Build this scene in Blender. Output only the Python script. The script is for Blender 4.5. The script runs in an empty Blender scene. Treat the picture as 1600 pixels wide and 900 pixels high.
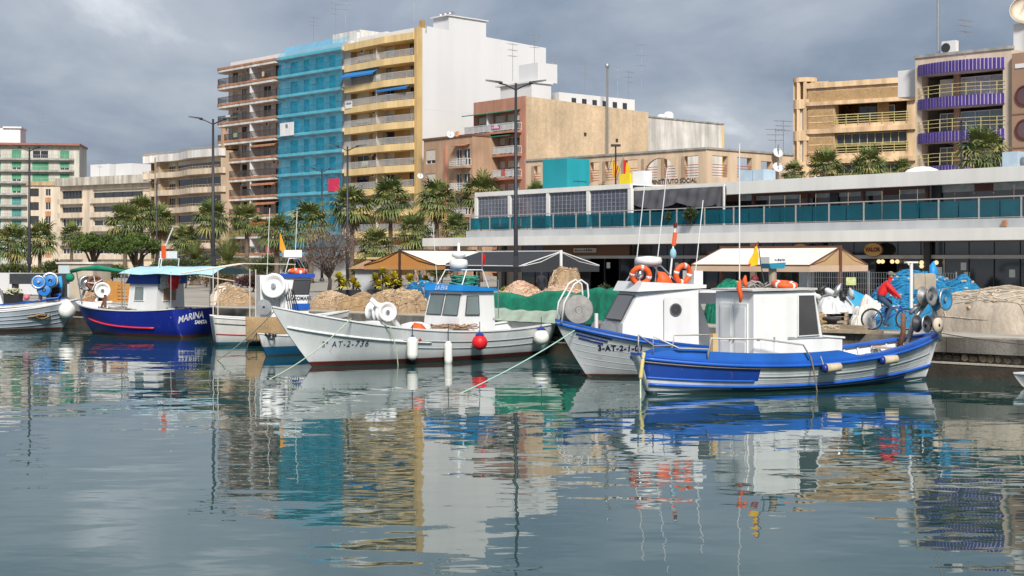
import bpy, bmesh, math, random
from mathutils import Vector, Matrix, noise
R = math.radians
scene = bpy.context.scene
COL = scene.collection
# ------------------------------------------------------------------ camera
CAMH = 3.6; HOR = 403.0; FPX = 2222.0      # eye height above the water, horizon row, focal length in photo pixels
cam = bpy.data.cameras.new('camera'); camo = bpy.data.objects.new('camera', cam)
COL.objects.link(camo); camo.location = (0, 0, CAMH); camo.rotation_euler = (R(90), 0, 0)
cam.lens = 50.0; cam.sensor_width = 36.0; cam.shift_y = -(450 - HOR) / 1600.0
cam.clip_start = 0.5; cam.clip_end = 6000
scene.camera = camo
# ------------------------------------------------------------------ world, sun, exposure
SUN_AZ = R(172); SUN_EL = R(42)            # azimuth clockwise from +Y (view direction)
w = bpy.data.worlds.new('World'); scene.world = w; w.use_nodes = True
nt = w.node_tree; nt.nodes.clear(); N = nt.nodes.new; LK = nt.links.new
wo = N('ShaderNodeOutputWorld')
sky = N('ShaderNodeTexSky'); sky.sky_type = 'NISHITA'; sky.sun_disc = False
sky.sun_elevation = SUN_EL; sky.sun_rotation = SUN_AZ; sky.air_density = 1.2; sky.dust_density = 1.5
bgs = N('ShaderNodeBackground'); bgs.inputs['Strength'].default_value = 0.07; LK(sky.outputs[0], bgs.inputs[0])
tc = N('ShaderNodeTexCoord'); sp = N('ShaderNodeSeparateXYZ'); LK(tc.outputs['Generated'], sp.inputs[0])
# project the view ray on a cloud ceiling so that clouds flatten towards the horizon
mx = N('ShaderNodeMath'); mx.operation = 'MAXIMUM'; LK(sp.outputs['Z'], mx.inputs[0]); mx.inputs[1].default_value = 0.0
ad = N('ShaderNodeMath'); ad.operation = 'ADD'; LK(mx.outputs[0], ad.inputs[0]); ad.inputs[1].default_value = 0.30
dv = N('ShaderNodeVectorMath'); dv.operation = 'DIVIDE'; LK(tc.outputs['Generated'], dv.inputs[0])
cb = N('ShaderNodeCombineXYZ')
for k in range(3): LK(ad.outputs[0], cb.inputs[k])
LK(cb.outputs[0], dv.inputs[1])
def wnoise(scale, detail, rough, off, dist=0.0):
    m = N('ShaderNodeMapping'); m.inputs['Location'].default_value = off; m.inputs['Scale'].default_value = (1, 0.8, 0.7)
    LK(dv.outputs[0], m.inputs[0])
    n = N('ShaderNodeTexNoise'); n.inputs['Scale'].default_value = scale; n.inputs['Detail'].default_value = detail
    n.inputs['Roughness'].default_value = rough; n.inputs['Distortion'].default_value = dist
    LK(m.outputs[0], n.inputs['Vector']); return n
n1 = wnoise(1.15, 5, 0.5, (3.1, 1.7, 0.4), 0.25)
n2 = wnoise(3.1, 7, 0.55, (-2.0, 5.2, 1.0), 0.35)
mxn = N('ShaderNodeMix'); mxn.data_type = 'FLOAT'; mxn.inputs[0].default_value = 0.36
LK(n1.outputs['Fac'], mxn.inputs[2]); LK(n2.outputs['Fac'], mxn.inputs[3])
cr = N('ShaderNodeValToRGB'); LK(mxn.outputs[0], cr.inputs[0])
e = cr.color_ramp.elements
e[0].position = 0.36; e[0].color = (0.118, 0.155, 0.228, 1)
e[1].position = 0.63; e[1].color = (0.74, 0.76, 0.80, 1)
x = e.new(0.45); x.color = (0.225, 0.268, 0.345, 1)
x = e.new(0.55); x.color = (0.36, 0.395, 0.455, 1)
bgc = N('ShaderNodeBackground'); bgc.inputs['Strength'].default_value = 0.74; LK(cr.outputs[0], bgc.inputs[0])
ms = N('ShaderNodeMixShader'); ms.inputs[0].default_value = 0.93      # nearly closed cloud cover
LK(bgs.outputs[0], ms.inputs[1]); LK(bgc.outputs[0], ms.inputs[2]); LK(ms.outputs[0], wo.inputs[0])
sun = bpy.data.lights.new('sun', 'SUN'); sun.energy = 3.1; sun.angle = R(12); sun.color = (1.0, 0.95, 0.87)
suno = bpy.data.objects.new('sun', sun); COL.objects.link(suno)
sd = Vector((math.sin(SUN_AZ) * math.cos(SUN_EL), math.cos(SUN_AZ) * math.cos(SUN_EL), math.sin(SUN_EL)))
suno.rotation_euler = sd.to_track_quat('Z', 'Y').to_euler(); suno.location = sd * 300
scene.view_settings.view_transform = 'Standard'; scene.view_settings.look = 'None'
scene.view_settings.gamma = 1; scene.view_settings.use_curve_mapping = False
scene.view_settings.exposure = 0.82
scene.render.engine = 'CYCLES'
try:
    scene.cycles.max_bounces = 6; scene.cycles.transparent_max_bounces = 16
    scene.cycles.caustics_reflective = False; scene.cycles.caustics_refractive = False
except Exception: pass
random.seed(7)
# ------------------------------------------------------------------ helpers
QZ = 1.2                                   # quay level above the water
def P(px, Z): return Vector(((px - 800) / FPX * Z, Z))
def HZ(py, Z): return CAMH + (HOR - py) / FPX * Z
def line_Z(px, A, B):                      # depth where the ray of column px meets the plan line A-B
    a, b = P(*A), P(*B); d = b - a; k = (px - 800) / FPX
    t = (k * a.y - a.x) / (d.x - k * d.y); return a.y + t * d.y
class MB:
    def __init__(s): s.v = []; s.f = []; s.mi = []; s.cur = 0
    def add(s, vs, fs, M=None):
        o = len(s.v)
        s.v += [tuple(M @ Vector(q)) for q in vs] if M else [tuple(q) for q in vs]
        for f in fs: s.f.append(tuple(i + o for i in f)); s.mi.append(s.cur)
        return s
    def box(s, x0, x1, y0, y1, z0, z1, M=None):
        return s.add([(x0,y0,z0),(x1,y0,z0),(x1,y1,z0),(x0,y1,z0),(x0,y0,z1),(x1,y0,z1),(x1,y1,z1),(x0,y1,z1)],
                     [(0,3,2,1),(4,5,6,7),(0,1,5,4),(1,2,6,5),(2,3,7,6),(3,0,4,7)], M)
    def prism(s, poly, z0, z1, M=None):    # poly counter-clockwise in xy
        n = len(poly)
        return s.add([(x,y,z0) for x,y in poly] + [(x,y,z1) for x,y in poly],
                     [tuple(range(n))[::-1], tuple(range(n, 2*n))] + [(i,(i+1)%n,n+(i+1)%n,n+i) for i in range(n)], M)
    def extr(s, pts, vec):                 # planar 3-D outline pushed along vec
        n = len(pts); v = Vector(vec)
        return s.add([Vector(p) for p in pts] + [Vector(p) + v for p in pts],
                     [tuple(range(n))[::-1], tuple(range(n, 2*n))] + [(i,(i+1)%n,n+(i+1)%n,n+i) for i in range(n)])
    def face(s, pts): return s.add(pts, [tuple(range(len(pts)))])
    def tube(s, pts, r, n=6, closed=False, M=None):
        pts = [Vector(p) for p in pts]; k = len(pts); rs = r if isinstance(r, (list, tuple)) else [r] * k
        vs = []; up = Vector((0, 0, 1)); prev = None
        for i, p in enumerate(pts):
            a = pts[(i-1) % k] if (closed or i) else p; b = pts[(i+1) % k] if (closed or i < k-1) else p
            d = (b - a); d = d.normalized() if d.length > 1e-9 else Vector((1,0,0))
            if prev is None:
                u = d.cross(up)
                if u.length < 0.1: u = d.cross(Vector((1, 0, 0)))
            else: u = prev - d * prev.dot(d)
            u.normalize(); prev = u; w_ = d.cross(u)
            for j in range(n):
                t = 2 * math.pi * j / n; vs.append(p + (u * math.cos(t) + w_ * math.sin(t)) * rs[i])
        fs = []
        for i in range(k if closed else k - 1):
            i2 = (i + 1) % k
            for j in range(n): fs.append((i*n+j, i*n+(j+1)%n, i2*n+(j+1)%n, i2*n+j))
        if not closed: fs += [tuple(range(n))[::-1], tuple(range((k-1)*n, k*n))]
        return s.add(vs, fs, M)
    def lathe(s, prof, n=16, M=None):      # profile (radius, z)
        vs = [(r*math.cos(2*math.pi*j/n), r*math.sin(2*math.pi*j/n), z) for r, z in prof for j in range(n)]
        fs = [(i*n+j, i*n+(j+1)%n, (i+1)*n+(j+1)%n, (i+1)*n+j) for i in range(len(prof)-1) for j in range(n)]
        return s.add(vs, fs, M)
    def ball(s, c, r, n=12, m=8):
        rx, ry, rz = r if isinstance(r, (list, tuple)) else (r, r, r)
        pr = [(math.sin(math.pi*i/m), -math.cos(math.pi*i/m)) for i in range(m+1)]
        pr[0] = (1e-4, -1); pr[-1] = (1e-4, 1)
        return s.lathe(pr, n, Matrix.Translation(c) @ Matrix.Diagonal((rx, ry, rz, 1)))
    def loft(s, rings, closed=True, caps=True):
        n = len(rings[0]); vs = [p for r_ in rings for p in r_]; fs = []
        for i in range(len(rings)-1):
            for j in range(n if closed else n-1):
                fs.append((i*n+j, i*n+(j+1)%n, (i+1)*n+(j+1)%n, (i+1)*n+j))
        if caps and closed: fs += [tuple(range(n))[::-1], tuple(range((len(rings)-1)*n, len(rings)*n))]
        return s.add(vs, fs)
    def mesh(s, name, mats, smooth=False):
        me = bpy.data.meshes.new(name); me.from_pydata(s.v, [], s.f)
        for m in (mats if isinstance(mats, (list, tuple)) else [mats]): me.materials.append(m)
        if any(s.mi): me.polygons.foreach_set('material_index', s.mi)
        if smooth: me.polygons.foreach_set('use_smooth', [True] * len(me.polygons))
        me.update(); return me
    def build(s, name, mats, parent=None, smooth=False, loc=None, rz=0.0):
        return put(s.mesh(name, mats, smooth), name, parent, loc, rz)
def put(me, name, parent=None, loc=None, rz=0.0):
    o = bpy.data.objects.new(name, me); COL.objects.link(o)
    if parent is not None: o.parent = parent
    if loc is not None: o.location = loc
    if rz: o.rotation_euler = (0, 0, rz)
    return o
def tag(o, label, cat, group=None, kind=None):
    o['label'] = label; o['category'] = cat
    if group: o['group'] = group
    if kind: o['kind'] = kind
    return o
def thing(name, label, cat, loc=(0,0,0), rz=0.0, group=None):
    o = bpy.data.objects.new(name, None); COL.objects.link(o); o.empty_display_size = 0.3
    o.location = loc; o.rotation_euler = (0, 0, rz); return tag(o, label, cat, group)
def struct(o): o['kind'] = 'structure'; return o
def stuff(o): o['kind'] = 'stuff'; return o
def dup(o, parent=None, loc=None, rz=None):
    c = o.copy(); COL.objects.link(c)
    if parent is not None: c.parent = parent
    if loc is not None: c.location = loc
    if rz is not None: c.rotation_euler = (0, 0, rz)
    for ch in list(o.children): dup(ch, c)
    return c
def rot_to(d):                             # matrix turning +z to direction d
    return Vector(d).to_track_quat('Z', 'Y').to_matrix().to_4x4()
# ------------------------------------------------------------------ materials
_M = {}
def mat(name, col, rough=0.65, var=0.10, vs=1.5, bump=0.0, bs=25.0, metal=0.0, streak=0.0, spec=0.4, fine=0.0, trans=0.0, ss=0.9):
    """procedural paint/plaster: large blotches (var), rain streaks (streak), fine grain (fine), relief (bump)"""
    if name in _M: return _M[name]
    m = bpy.data.materials.new(name); m.use_nodes = True; t = m.node_tree; b = t.nodes['Principled BSDF']
    b.inputs['Roughness'].default_value = rough; b.inputs['Metallic'].default_value = metal
    b.inputs['Specular IOR Level'].default_value = spec
    c4 = (*col, 1); tc_ = t.nodes.new('ShaderNodeTexCoord'); last = None
    def mul(fac_node_out, amount, lo, hi, prev):
        mr = t.nodes.new('ShaderNodeMapRange'); mr.inputs[1].default_value = lo; mr.inputs[2].default_value = hi
        mr.inputs[3].default_value = 1.0 - amount; mr.inputs[4].default_value = 1.0 + amount * 0.6
        t.links.new(fac_node_out, mr.inputs[0])
        v = t.nodes.new('ShaderNodeVectorMath'); v.operation = 'SCALE'
        if prev is None: v.inputs[0].default_value = col
        else: t.links.new(prev, v.inputs[0])
        t.links.new(mr.outputs[0], v.inputs['Scale']); return v.outputs[0]
    def nz(scale, detail=4, stretch=None, rough_=0.55):
        n = t.nodes.new('ShaderNodeTexNoise'); n.inputs['Scale'].default_value = scale; n.inputs['Detail'].default_value = detail
        n.inputs['Roughness'].default_value = rough_
        if stretch:
            mp = t.nodes.new('ShaderNodeMapping'); mp.inputs['Scale'].default_value = stretch
            t.links.new(tc_.outputs['Object'], mp.inputs[0]); t.links.new(mp.outputs[0], n.inputs['Vector'])
        else: t.links.new(tc_.outputs['Object'], n.inputs['Vector'])
        return n.outputs['Fac']
    if var: last = mul(nz(vs), var, 0.3, 0.7, last)
    if streak: last = mul(nz(1.0, 5, (ss, ss, ss*0.09), 0.6), streak, 0.36, 0.62, last)
    if fine: last = mul(nz(bs, 3), fine, 0.3, 0.7, last)
    if last is not None: t.links.new(last, b.inputs['Base Color'])
    else: b.inputs['Base Color'].default_value = c4
    if bump:
        bp = t.nodes.new('ShaderNodeBump'); bp.inputs['Strength'].default_value = bump; bp.inputs['Distance'].default_value = 0.03
        t.links.new(nz(bs, 5), bp.inputs['Height']); t.links.new(bp.outputs[0], b.inputs['Normal'])
    if trans:                              # thin sheets that let light through
        o = t.nodes['Material Output']; tr = t.nodes.new('ShaderNodeBsdfTransparent'); mixs = t.nodes.new('ShaderNodeMixShader')
        mixs.inputs[0].default_value = trans; t.links.new(b.outputs[0], mixs.inputs[1]); t.links.new(tr.outputs[0], mixs.inputs[2])
        t.links.new(mixs.outputs[0], o.inputs['Surface'])
    _M[name] = m; return m
def glass(name, col, rough=0.06, see=0.0, tint=(0.6, 0.8, 0.85), spec=0.8):
    """window pane: glossy dark body, optionally partly see-through with a tint"""
    if name in _M: return _M[name]
    m = mat(name, col, rough, 0.25, 0.6, spec=spec)
    if see:
        t = m.node_tree; o = t.nodes['Material Output']; b = t.nodes['Principled BSDF']
        tr = t.nodes.new('ShaderNodeBsdfTransparent'); tr.inputs[0].default_value = (*tint, 1)
        x_ = t.nodes.new('ShaderNodeMixShader'); x_.inputs[0].default_value = see
        t.links.new(b.outputs[0], x_.inputs[1]); t.links.new(tr.outputs[0], x_.inputs[2]); t.links.new(x_.outputs[0], o.inputs['Surface'])
    return m
def strokes(fn, w, h, n, m, parent, seed=1):
    """a line of print too small to read: short dark strokes"""
    g = random.Random(seed); b = MB(); x = 0.0
    while x < w:
        d = w/n*g.uniform(.5, 1.0); z0 = h*g.choice((0, 0, .15)); b.face([fn(x, z0), fn(min(x+d, w), z0), fn(min(x+d, w), h*g.choice((.6, .8, 1))), fn(x, h*g.choice((.6, .8, 1)))]); x += d+w/n*.35
    return stuff(b.build('small_print', m, parent))
WHITE = mat('white_paint', (0.68, 0.685, 0.69), 0.55, 0.06, 1.0, streak=0.07)
METAL = mat('galvanised', (0.42, 0.43, 0.44), 0.4, 0.15, 6, metal=0.8)
DARKM = mat('dark_iron', (0.035, 0.037, 0.042), 0.5, 0.2, 4)
BLACK = mat('black_plastic', (0.02, 0.02, 0.022), 0.5, 0.2, 5)
PANE = glass('window_glass', (0.022, 0.026, 0.032))
WOOD = mat('raw_wood', (0.32, 0.23, 0.14), 0.8, 0.3, 5, bump=0.3, fine=0.2)
RUST = mat('rusty_iron', (0.16, 0.075, 0.045), 0.85, 0.35, 8, bump=0.4)
def text_mesh(s, size=1.0, shear=0.0, depth=0.0, spacing=1.0, bold=0.0):
    """lettering as mesh vertices/faces, origin at the text's centre-left baseline"""
    cu = bpy.data.curves.new('letters', 'FONT'); cu.body = s; cu.size = size; cu.shear = shear; cu.extrude = depth
    cu.space_character = spacing; cu.offset = bold; cu.resolution_u = 3
    o = bpy.data.objects.new('letters', cu); COL.objects.link(o)
    dg = bpy.context.evaluated_depsgraph_get(); me = bpy.data.meshes.new_from_object(o.evaluated_get(dg))
    vs = [v.co.copy() for v in me.vertices]; fs = [tuple(p.vertices) for p in me.polygons]
    bpy.data.objects.remove(o); bpy.data.curves.remove(cu); bpy.data.meshes.remove(me)
    return vs, fs
def lettering(s, size, fn, m, parent, name='lettering', shear=0.0, spacing=1.0, bold=0.0):
    """text laid on a surface: fn(u, v) gives the 3-D point for text coordinates"""
    vs, fs = text_mesh(s, size, shear, 0, spacing, bold)
    b = MB(); b.add([fn(v.x, v.y) for v in vs], fs); return b.build(name, m, parent)
# ------------------------------------------------------------------ setting: water, quay, ground
QO = Vector((13.74, 42.5)); QU = Vector((-0.739, 0.674)); QN = Vector((0.674, 0.739))
QANG = math.atan2(QU.y, QU.x)
def Q(a, b, z=QZ): p = QO + QU * a + QN * b; return Vector((p.x, p.y, z))
def q_of(px, Z): d = P(px, Z) - QO; return d.dot(QU), d.dot(QN)
def water_material():
    m = bpy.data.materials.new('harbour_water'); m.use_nodes = True; t = m.node_tree; b = t.nodes['Principled BSDF']
    b.inputs['Base Color'].default_value = (0.014, 0.050, 0.048, 1); b.inputs['Roughness'].default_value = 0.012; b.inputs['Specular Tint'].default_value = (0.74, 0.94, 0.91, 1)
    b.inputs['IOR'].default_value = 1.75; b.inputs['Specular IOR Level'].default_value = 0.5
    tc_ = t.nodes.new('ShaderNodeTexCoord'); prev = None
    for sc, st, stretch, off in ((0.36, 0.033, (0.6, 1.0, 1), 0), (1.1, 0.0135, (0.55, 1.0, 1), 7.3), (3.2, 0.0024, (0.6, 1.0, 1), 3.1)):
        mp = t.nodes.new('ShaderNodeMapping'); mp.inputs['Scale'].default_value = stretch; mp.inputs['Location'].default_value = (off, off, 0)
        mp.inputs['Rotation'].default_value = (0, 0, R(8 + off))
        t.links.new(tc_.outputs['Object'], mp.inputs[0])
        n = t.nodes.new('ShaderNodeTexNoise'); n.inputs['Scale'].default_value = sc; n.inputs['Detail'].default_value = 1.5
        n.inputs['Roughness'].default_value = 0.45; n.inputs['Distortion'].default_value = 0.3; t.links.new(mp.outputs[0], n.inputs['Vector'])
        # calmer and rougher patches (cat's-paws)
        ml = t.nodes.new('ShaderNodeMath'); ml.operation = 'MULTIPLY'; ml.inputs[1].default_value = st
        t.links.new(n.outputs['Fac'], ml.inputs[0])
        if prev is None: prev = ml.outputs[0]
        else:
            a_ = t.nodes.new('ShaderNodeMath'); a_.operation = 'ADD'; t.links.new(prev, a_.inputs[0]); t.links.new(ml.outputs[0], a_.inputs[1]); prev = a_.outputs[0]
    pn = t.nodes.new('ShaderNodeTexNoise'); pn.inputs['Scale'].default_value = 0.09; pn.inputs['Detail'].default_value = 2
    mp = t.nodes.new('ShaderNodeMapping'); mp.inputs['Scale'].default_value = (0.5, 1.3, 1); t.links.new(tc_.outputs['Object'], mp.inputs[0]); t.links.new(mp.outputs[0], pn.inputs['Vector'])
    mr = t.nodes.new('ShaderNodeMapRange'); mr.inputs[1].default_value = 0.35; mr.inputs[2].default_value = 0.65; mr.inputs[3].default_value = 0.45; mr.inputs[4].default_value = 1.15
    t.links.new(pn.outputs['Fac'], mr.inputs[0])
    mm = t.nodes.new('ShaderNodeMath'); mm.operation = 'MULTIPLY'; t.links.new(prev, mm.inputs[0]); t.links.new(mr.outputs[0], mm.inputs[1])
    bp = t.nodes.new('ShaderNodeBump'); bp.inputs['Strength'].default_value = 1.0; bp.inputs['Distance'].default_value = 1.0
    t.links.new(mm.outputs[0], bp.inputs['Height']); t.links.new(bp.outputs[0], b.inputs['Normal'])
    return m
b = MB(); b.face([(-900, -80, 0), (900, -80, 0), (900, 900, 0), (-900, 900, 0)])
struct(b.build('water', water_material()))
# ground inland of the quay edge, one sheet to the horizon
GROUND = mat('promenade_paving', (0.30, 0.275, 0.24), 0.85, 0.22, 0.35, bump=0.25, bs=6, fine=0.12)
b = MB(); b.face([Q(-500, 1.1), Q(900, 1.1), Q(900, 2500), Q(-500, 2500)][::-1])
struct(b.build('ground', GROUND))
CONC = mat('quay_concrete', (0.22, 0.20, 0.175), 0.9, 0.3, 1.2, bump=0.5, bs=14, streak=0.55, fine=0.15)
COPE = mat('coping_concrete', (0.40, 0.365, 0.315), 0.9, 0.25, 1.0, bump=0.4, bs=10, fine=0.15)
ALGAE = mat('algae_wall', (0.055, 0.043, 0.032), 0.7, 0.4, 1.5, bump=0.6, bs=9)
def qbox(mb, a0, a1, b0, b1, z0, z1):
    pts = [Q(a0, b0), Q(a1, b0), Q(a1, b1), Q(a0, b1)]
    if (pts[1]-pts[0]).cross(pts[2]-pts[1]).z < 0: pts = pts[::-1]
    return mb.prism([(p.x, p.y) for p in pts], z0, z1)
quay = qbox(MB(), -60, 260, 0.30, 1.0, -1.5, 0.74).build('quay', CONC); struct(quay)
qbox(MB(), -60, 260, 0.0, 0.31, -1.5, 0.40).build('wall_foot', ALGAE, quay)
qbox(MB(), -60, 260, -0.02, 0.32, 0.40, 0.445).build('ledge', COPE, quay)
a = -24.0; k = 0
while a < 75:                               # cast coping blocks with open joints
    L = 3.1 if a < 60 else 6
    mbk = MB(); qbox(mbk, a + 0.012, a + L - 0.012, 0.0 + 0.012 * math.sin(k * 2.3), 1.12, 0.745, QZ + 0.004)
    mbk.build('coping_block', CONC, quay)
    t_ = MB(); qbox(t_, a + 0.012, a + L - 0.012, 0.02, 1.15, QZ + 0.006, QZ + 0.045); t_.build('coping_slab', COPE, quay)
    a += L; k += 1
STONE = [mat('quay_stone_%d' % i, c, 0.9, 0.35, 6, bump=0.6, bs=18) for i, c in enumerate(((0.20, 0.16, 0.12), (0.30, 0.24, 0.17), (0.11, 0.09, 0.075), (0.36, 0.30, 0.22)))]
rs = random.Random(3); stone_me = []
for i in range(8):
    bm = bmesh.new(); bmesh.ops.create_icosphere(bm, subdivisions=1, radius=1.0)
    for v in bm.verts: v.co = Vector((v.co.x * 0.16, v.co.y * 0.10, v.co.z * 0.145)) * rs.uniform(0.8, 1.15)
    me = bpy.data.meshes.new('stone'); bm.to_mesh(me); bm.free(); me.materials.append(STONE[i % 4]); stone_me.append(me)
a = -16.0; cnt = 0
while a < 34 and cnt < 290:
    o = put(rs.choice(stone_me), 'stone', quay, Q(a, 0.25, 0.585 + rs.uniform(-0.015, 0.02)), QANG + rs.uniform(-0.15, 0.15))
    s_ = rs.uniform(0.75, 1.15); o.scale = (s_ * rs.uniform(0.8, 1.15), 1, rs.uniform(0.75, 1.0)); a += 0.27 * s_ + 0.02; cnt += 1
# ------------------------------------------------------------------ building kit
class Bld:
    """a building standing on a plan line: local x runs along the front from its left end, y goes inland, z up from the ground"""
    def __init__(s, name, label, A, B, cat='building', group=None, zbase=QZ):
        s.a, s.b = P(*A), P(*B); d = s.b - s.a; s.L = d.length; s.d = d / s.L; s.n = Vector((-s.d.y, s.d.x)); s.zb = zbase
        s.rz = math.atan2(s.d.y, s.d.x); s.o = thing(name, label, cat, (s.a.x, s.a.y, zbase), s.rz, group)
    def sx(s, px, y=0.0):                   # local x of picture column px on the plane at depth y
        o = s.a + s.n * y; k = (px - 800) / FPX; return (k * o.y - o.x) / (s.d.x - k * s.d.y)
    def sy(s, px, x):                       # local y of column px on the cross plane at x
        o = s.a + s.d * x; k = (px - 800) / FPX; return (k * o.y - o.x) / (s.n.x - k * s.n.y)
    def sz(s, py, x, y=0.0): Z = (s.a + s.d * x + s.n * y).y; return HZ(py, Z) - s.zb
def wall_holes(mb, x0, x1, z0, z1, holes, y=0.0, depth=0.25):
    """a wall face at y with recessed openings; holes = (x0, x1, z0, z1)"""
    hs = [h for h in holes if h[1] > x0 and h[0] < x1]
    xs = sorted(set([x0, x1] + [min(max(v, x0), x1) for h in hs for v in h[:2]])); zs = sorted(set([z0, z1] + [min(max(v, z0), z1) for h in hs for v in h[2:]]))
    for i in range(len(xs)-1):
        for j in range(len(zs)-1):
            cx, cz = (xs[i]+xs[i+1])/2, (zs[j]+zs[j+1])/2
            if any(h[0] < cx < h[1] and h[2] < cz < h[3] for h in hs): continue
            mb.face([(xs[i], y, zs[j]), (xs[i+1], y, zs[j]), (xs[i+1], y, zs[j+1]), (xs[i], y, zs[j+1])])
    for a, b_, c, d in hs:
        yb = y + depth
        mb.face([(a,y,c),(a,yb,c),(b_,yb,c),(b_,y,c)][::-1]); mb.face([(a,y,d),(a,yb,d),(b_,yb,d),(b_,y,d)])
        mb.face([(a,y,c),(a,yb,c),(a,yb,d),(a,y,d)]); mb.face([(b_,y,c),(b_,yb,c),(b_,yb,d),(b_,y,d)][::-1])
    return mb
def window(o, x0, x1, z0, z1, y, fm, n=2, pane=None, shutter=None, sh=0.0, bar=0.06, name='window', transom=None):
    """frame with mullions set at depth y, a pane behind it, an optional roller shutter let down by sh (0..1)"""
    m = MB()
    m.box(x0, x1, y-0.05, y+0.02, z0, z0+bar).box(x0, x1, y-0.05, y+0.02, z1-bar, z1)
    for k in range(n+1):
        x = x0 + (x1-x0-bar) * k / n; m.box(x, x+bar, y-0.048, y+0.018, z0+bar, z1-bar)
    if transom: m.box(x0+bar, x1-bar, y-0.044, y+0.014, transom, transom+bar)
    f = m.build(name, fm, o)
    MB().box(x0+0.02, x1-0.02, y+0.022, y+0.04, z0+0.02, z1-0.02).build('pane', pane or PANE, f)
    if shutter and sh > 0.02:
        zz = z1 - (z1-z0) * sh; q = MB(); st = 0.14
        z = z1
        while z > zz: q.box(x0+0.03, x1-0.03, y-0.075, y-0.055, max(z-st+0.015, zz), z); z -= st
        q.build('shutter', shutter, f)
    return f
def railing(mb, pts, h, gap=0.18, t=0.018, post=1.5, top=0.03, bottom=0.10):
    """balusters between a top and a bottom rail along plan points at floor height pts[..][2]"""
    for p, q in zip(pts[:-1], pts[1:]):
        p, q = Vector(p), Vector(q); d = q - p; L = d.length
        if L < 0.05: continue
        M = Matrix.Translation(p) @ Matrix.Rotation(math.atan2(d.y, d.x), 4, 'Z')
        mb.box(0, L, -top, top, h - 2*top, h, M).box(0, L, -0.02, 0.02, bottom, bottom+0.04, M)
        n = max(1, int(L / gap))
        for k in range(n+1):
            x = L*k/n; w_ = 0.028 if (k % max(1, int(post/gap)) == 0) else t
            mb.box(x-w_, x+w_, -0.012, 0.012, 0.0 if w_ > t else bottom, h-2*top, M)
    return mb
def body(o, m, L, D, z0, z1, front=False, name='wall'):
    """side, back and roof faces of a building block (front left to the facade)"""
    b = MB(); b.face([(0,0,z0),(0,D,z0),(0,D,z1),(0,0,z1)][::-1]); b.face([(L,0,z0),(L,D,z0),(L,D,z1),(L,0,z1)])
    b.face([(0,D,z0),(L,D,z0),(L,D,z1),(0,D,z1)][::-1]); b.face([(0,0,z1),(L,0,z1),(L,D,z1),(0,D,z1)])
    if front: b.face([(0,0,z0),(L,0,z0),(L,0,z1),(0,0,z1)])
    return b.build(name, m, o)
def antenna(px, Z, z0, h, label, bars=3, mast=0.03, lean=0.0):
    """television aerial: mast with crossed dipole rods"""
    p = P(px, Z); o = thing('television_aerial', label, 'aerial', (p.x, p.y, z0), R(random.uniform(0, 90)), 'television aerials on the roofs')
    MB().tube([(0,0,-0.4), (lean, 0, h)], mast, 5).build('mast', METAL, o)
    for k in range(bars):
        z = h * (0.97 - 0.17 * k); L = 0.9 - 0.12 * k; m = MB().tube([(-L, 0, z), (L, 0, z)], 0.022, 4)
        for j in range(5): m.tube([(-L + j*L/2, -0.35, z), (-L + j*L/2, 0.35, z)], 0.014, 4)
        m.build('dipole_bar', METAL, o)
    return o
def dish(px, Z, z, r, az, label, m=None, post=0.5):
    p = P(px, Z); o = thing('satellite_dish', label, 'satellite dish', (p.x, p.y, z), 0, 'satellite dishes on the roofs')
    M = Matrix.Rotation(az, 4, 'Z') @ Matrix.Rotation(R(62), 4, 'X')
    MB().lathe([(0.01, -0.22*r), (0.5*r, -0.16*r), (r, 0.0), (r*1.03, 0.01), (0.5*r, -0.13*r), (0.01, -0.19*r)], 18, M).build('reflector', m or WHITE, o, True)
    b_ = MB(); b_.tube([M @ Vector((0, r*0.9, 0)), M @ Vector((0, 0, r*0.85))], 0.03, 5); b_.tube([(0, 0, -post), (0, 0, 0)], 0.05, 6); b_.build('feed_arm', METAL, o); return o
# wall colours
YEL = mat('yellow_render', (0.68, 0.50, 0.25), 0.8, 0.08, 0.3, streak=0.14)
OCHRE = mat('ochre_render', (0.40, 0.25, 0.10), 0.8, 0.12, 0.5, streak=0.15)
WRENDER = mat('white_render', (0.63, 0.63, 0.64), 0.8, 0.04, 0.06, streak=0.04, ss=.3)
CREAM = mat('cream_render', (0.58, 0.49, 0.385), 0.8, 0.10, 0.2, streak=0.2)
BEIGE = mat('beige_render', (0.43, 0.33, 0.235), 0.8, 0.12, 0.2, streak=0.2)
OFFW = mat('offwhite_render', (0.62, 0.60, 0.57), 0.8, 0.12, 0.3, streak=0.25)
TERRA = mat('terracotta_edge', (0.42, 0.20, 0.11), 0.8, 0.2, 0.7, streak=0.25)
BRICKR = mat('red_render', (0.42, 0.20, 0.14), 0.85, 0.15, 0.4, streak=0.15)
SANDB = mat('sandy_block', (0.55, 0.415, 0.275), 0.9, 0.2, 0.22, bump=0.3, bs=3, streak=0.12, fine=0.14)
BROWNB = mat('brown_render', (0.41, 0.265, 0.175), 0.85, 0.15, 0.4, streak=0.15)
TILEB = mat('tan_brick_band', (0.40, 0.26, 0.13), 0.85, 0.15, 1.5, fine=0.25, bs=9)
PALEF = mat('pale_fascia', (0.66, 0.47, 0.29), 0.8, 0.12, 0.3, streak=0.28)
GREYF = mat('grey_fascia', (0.32, 0.31, 0.29), 0.8, 0.2, 0.5, streak=0.3)
FRAMEW = mat('white_frame', (0.66, 0.66, 0.66), 0.5, 0.05)
FRAMEB = mat('brown_frame', (0.10, 0.06, 0.04), 0.6, 0.15)
SHUTC = mat('cream_shutter', (0.58, 0.54, 0.47), 0.7, 0.08)
SHUTG = mat('green_shutter', (0.07, 0.30, 0.17), 0.7, 0.2, 0.5)
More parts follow.
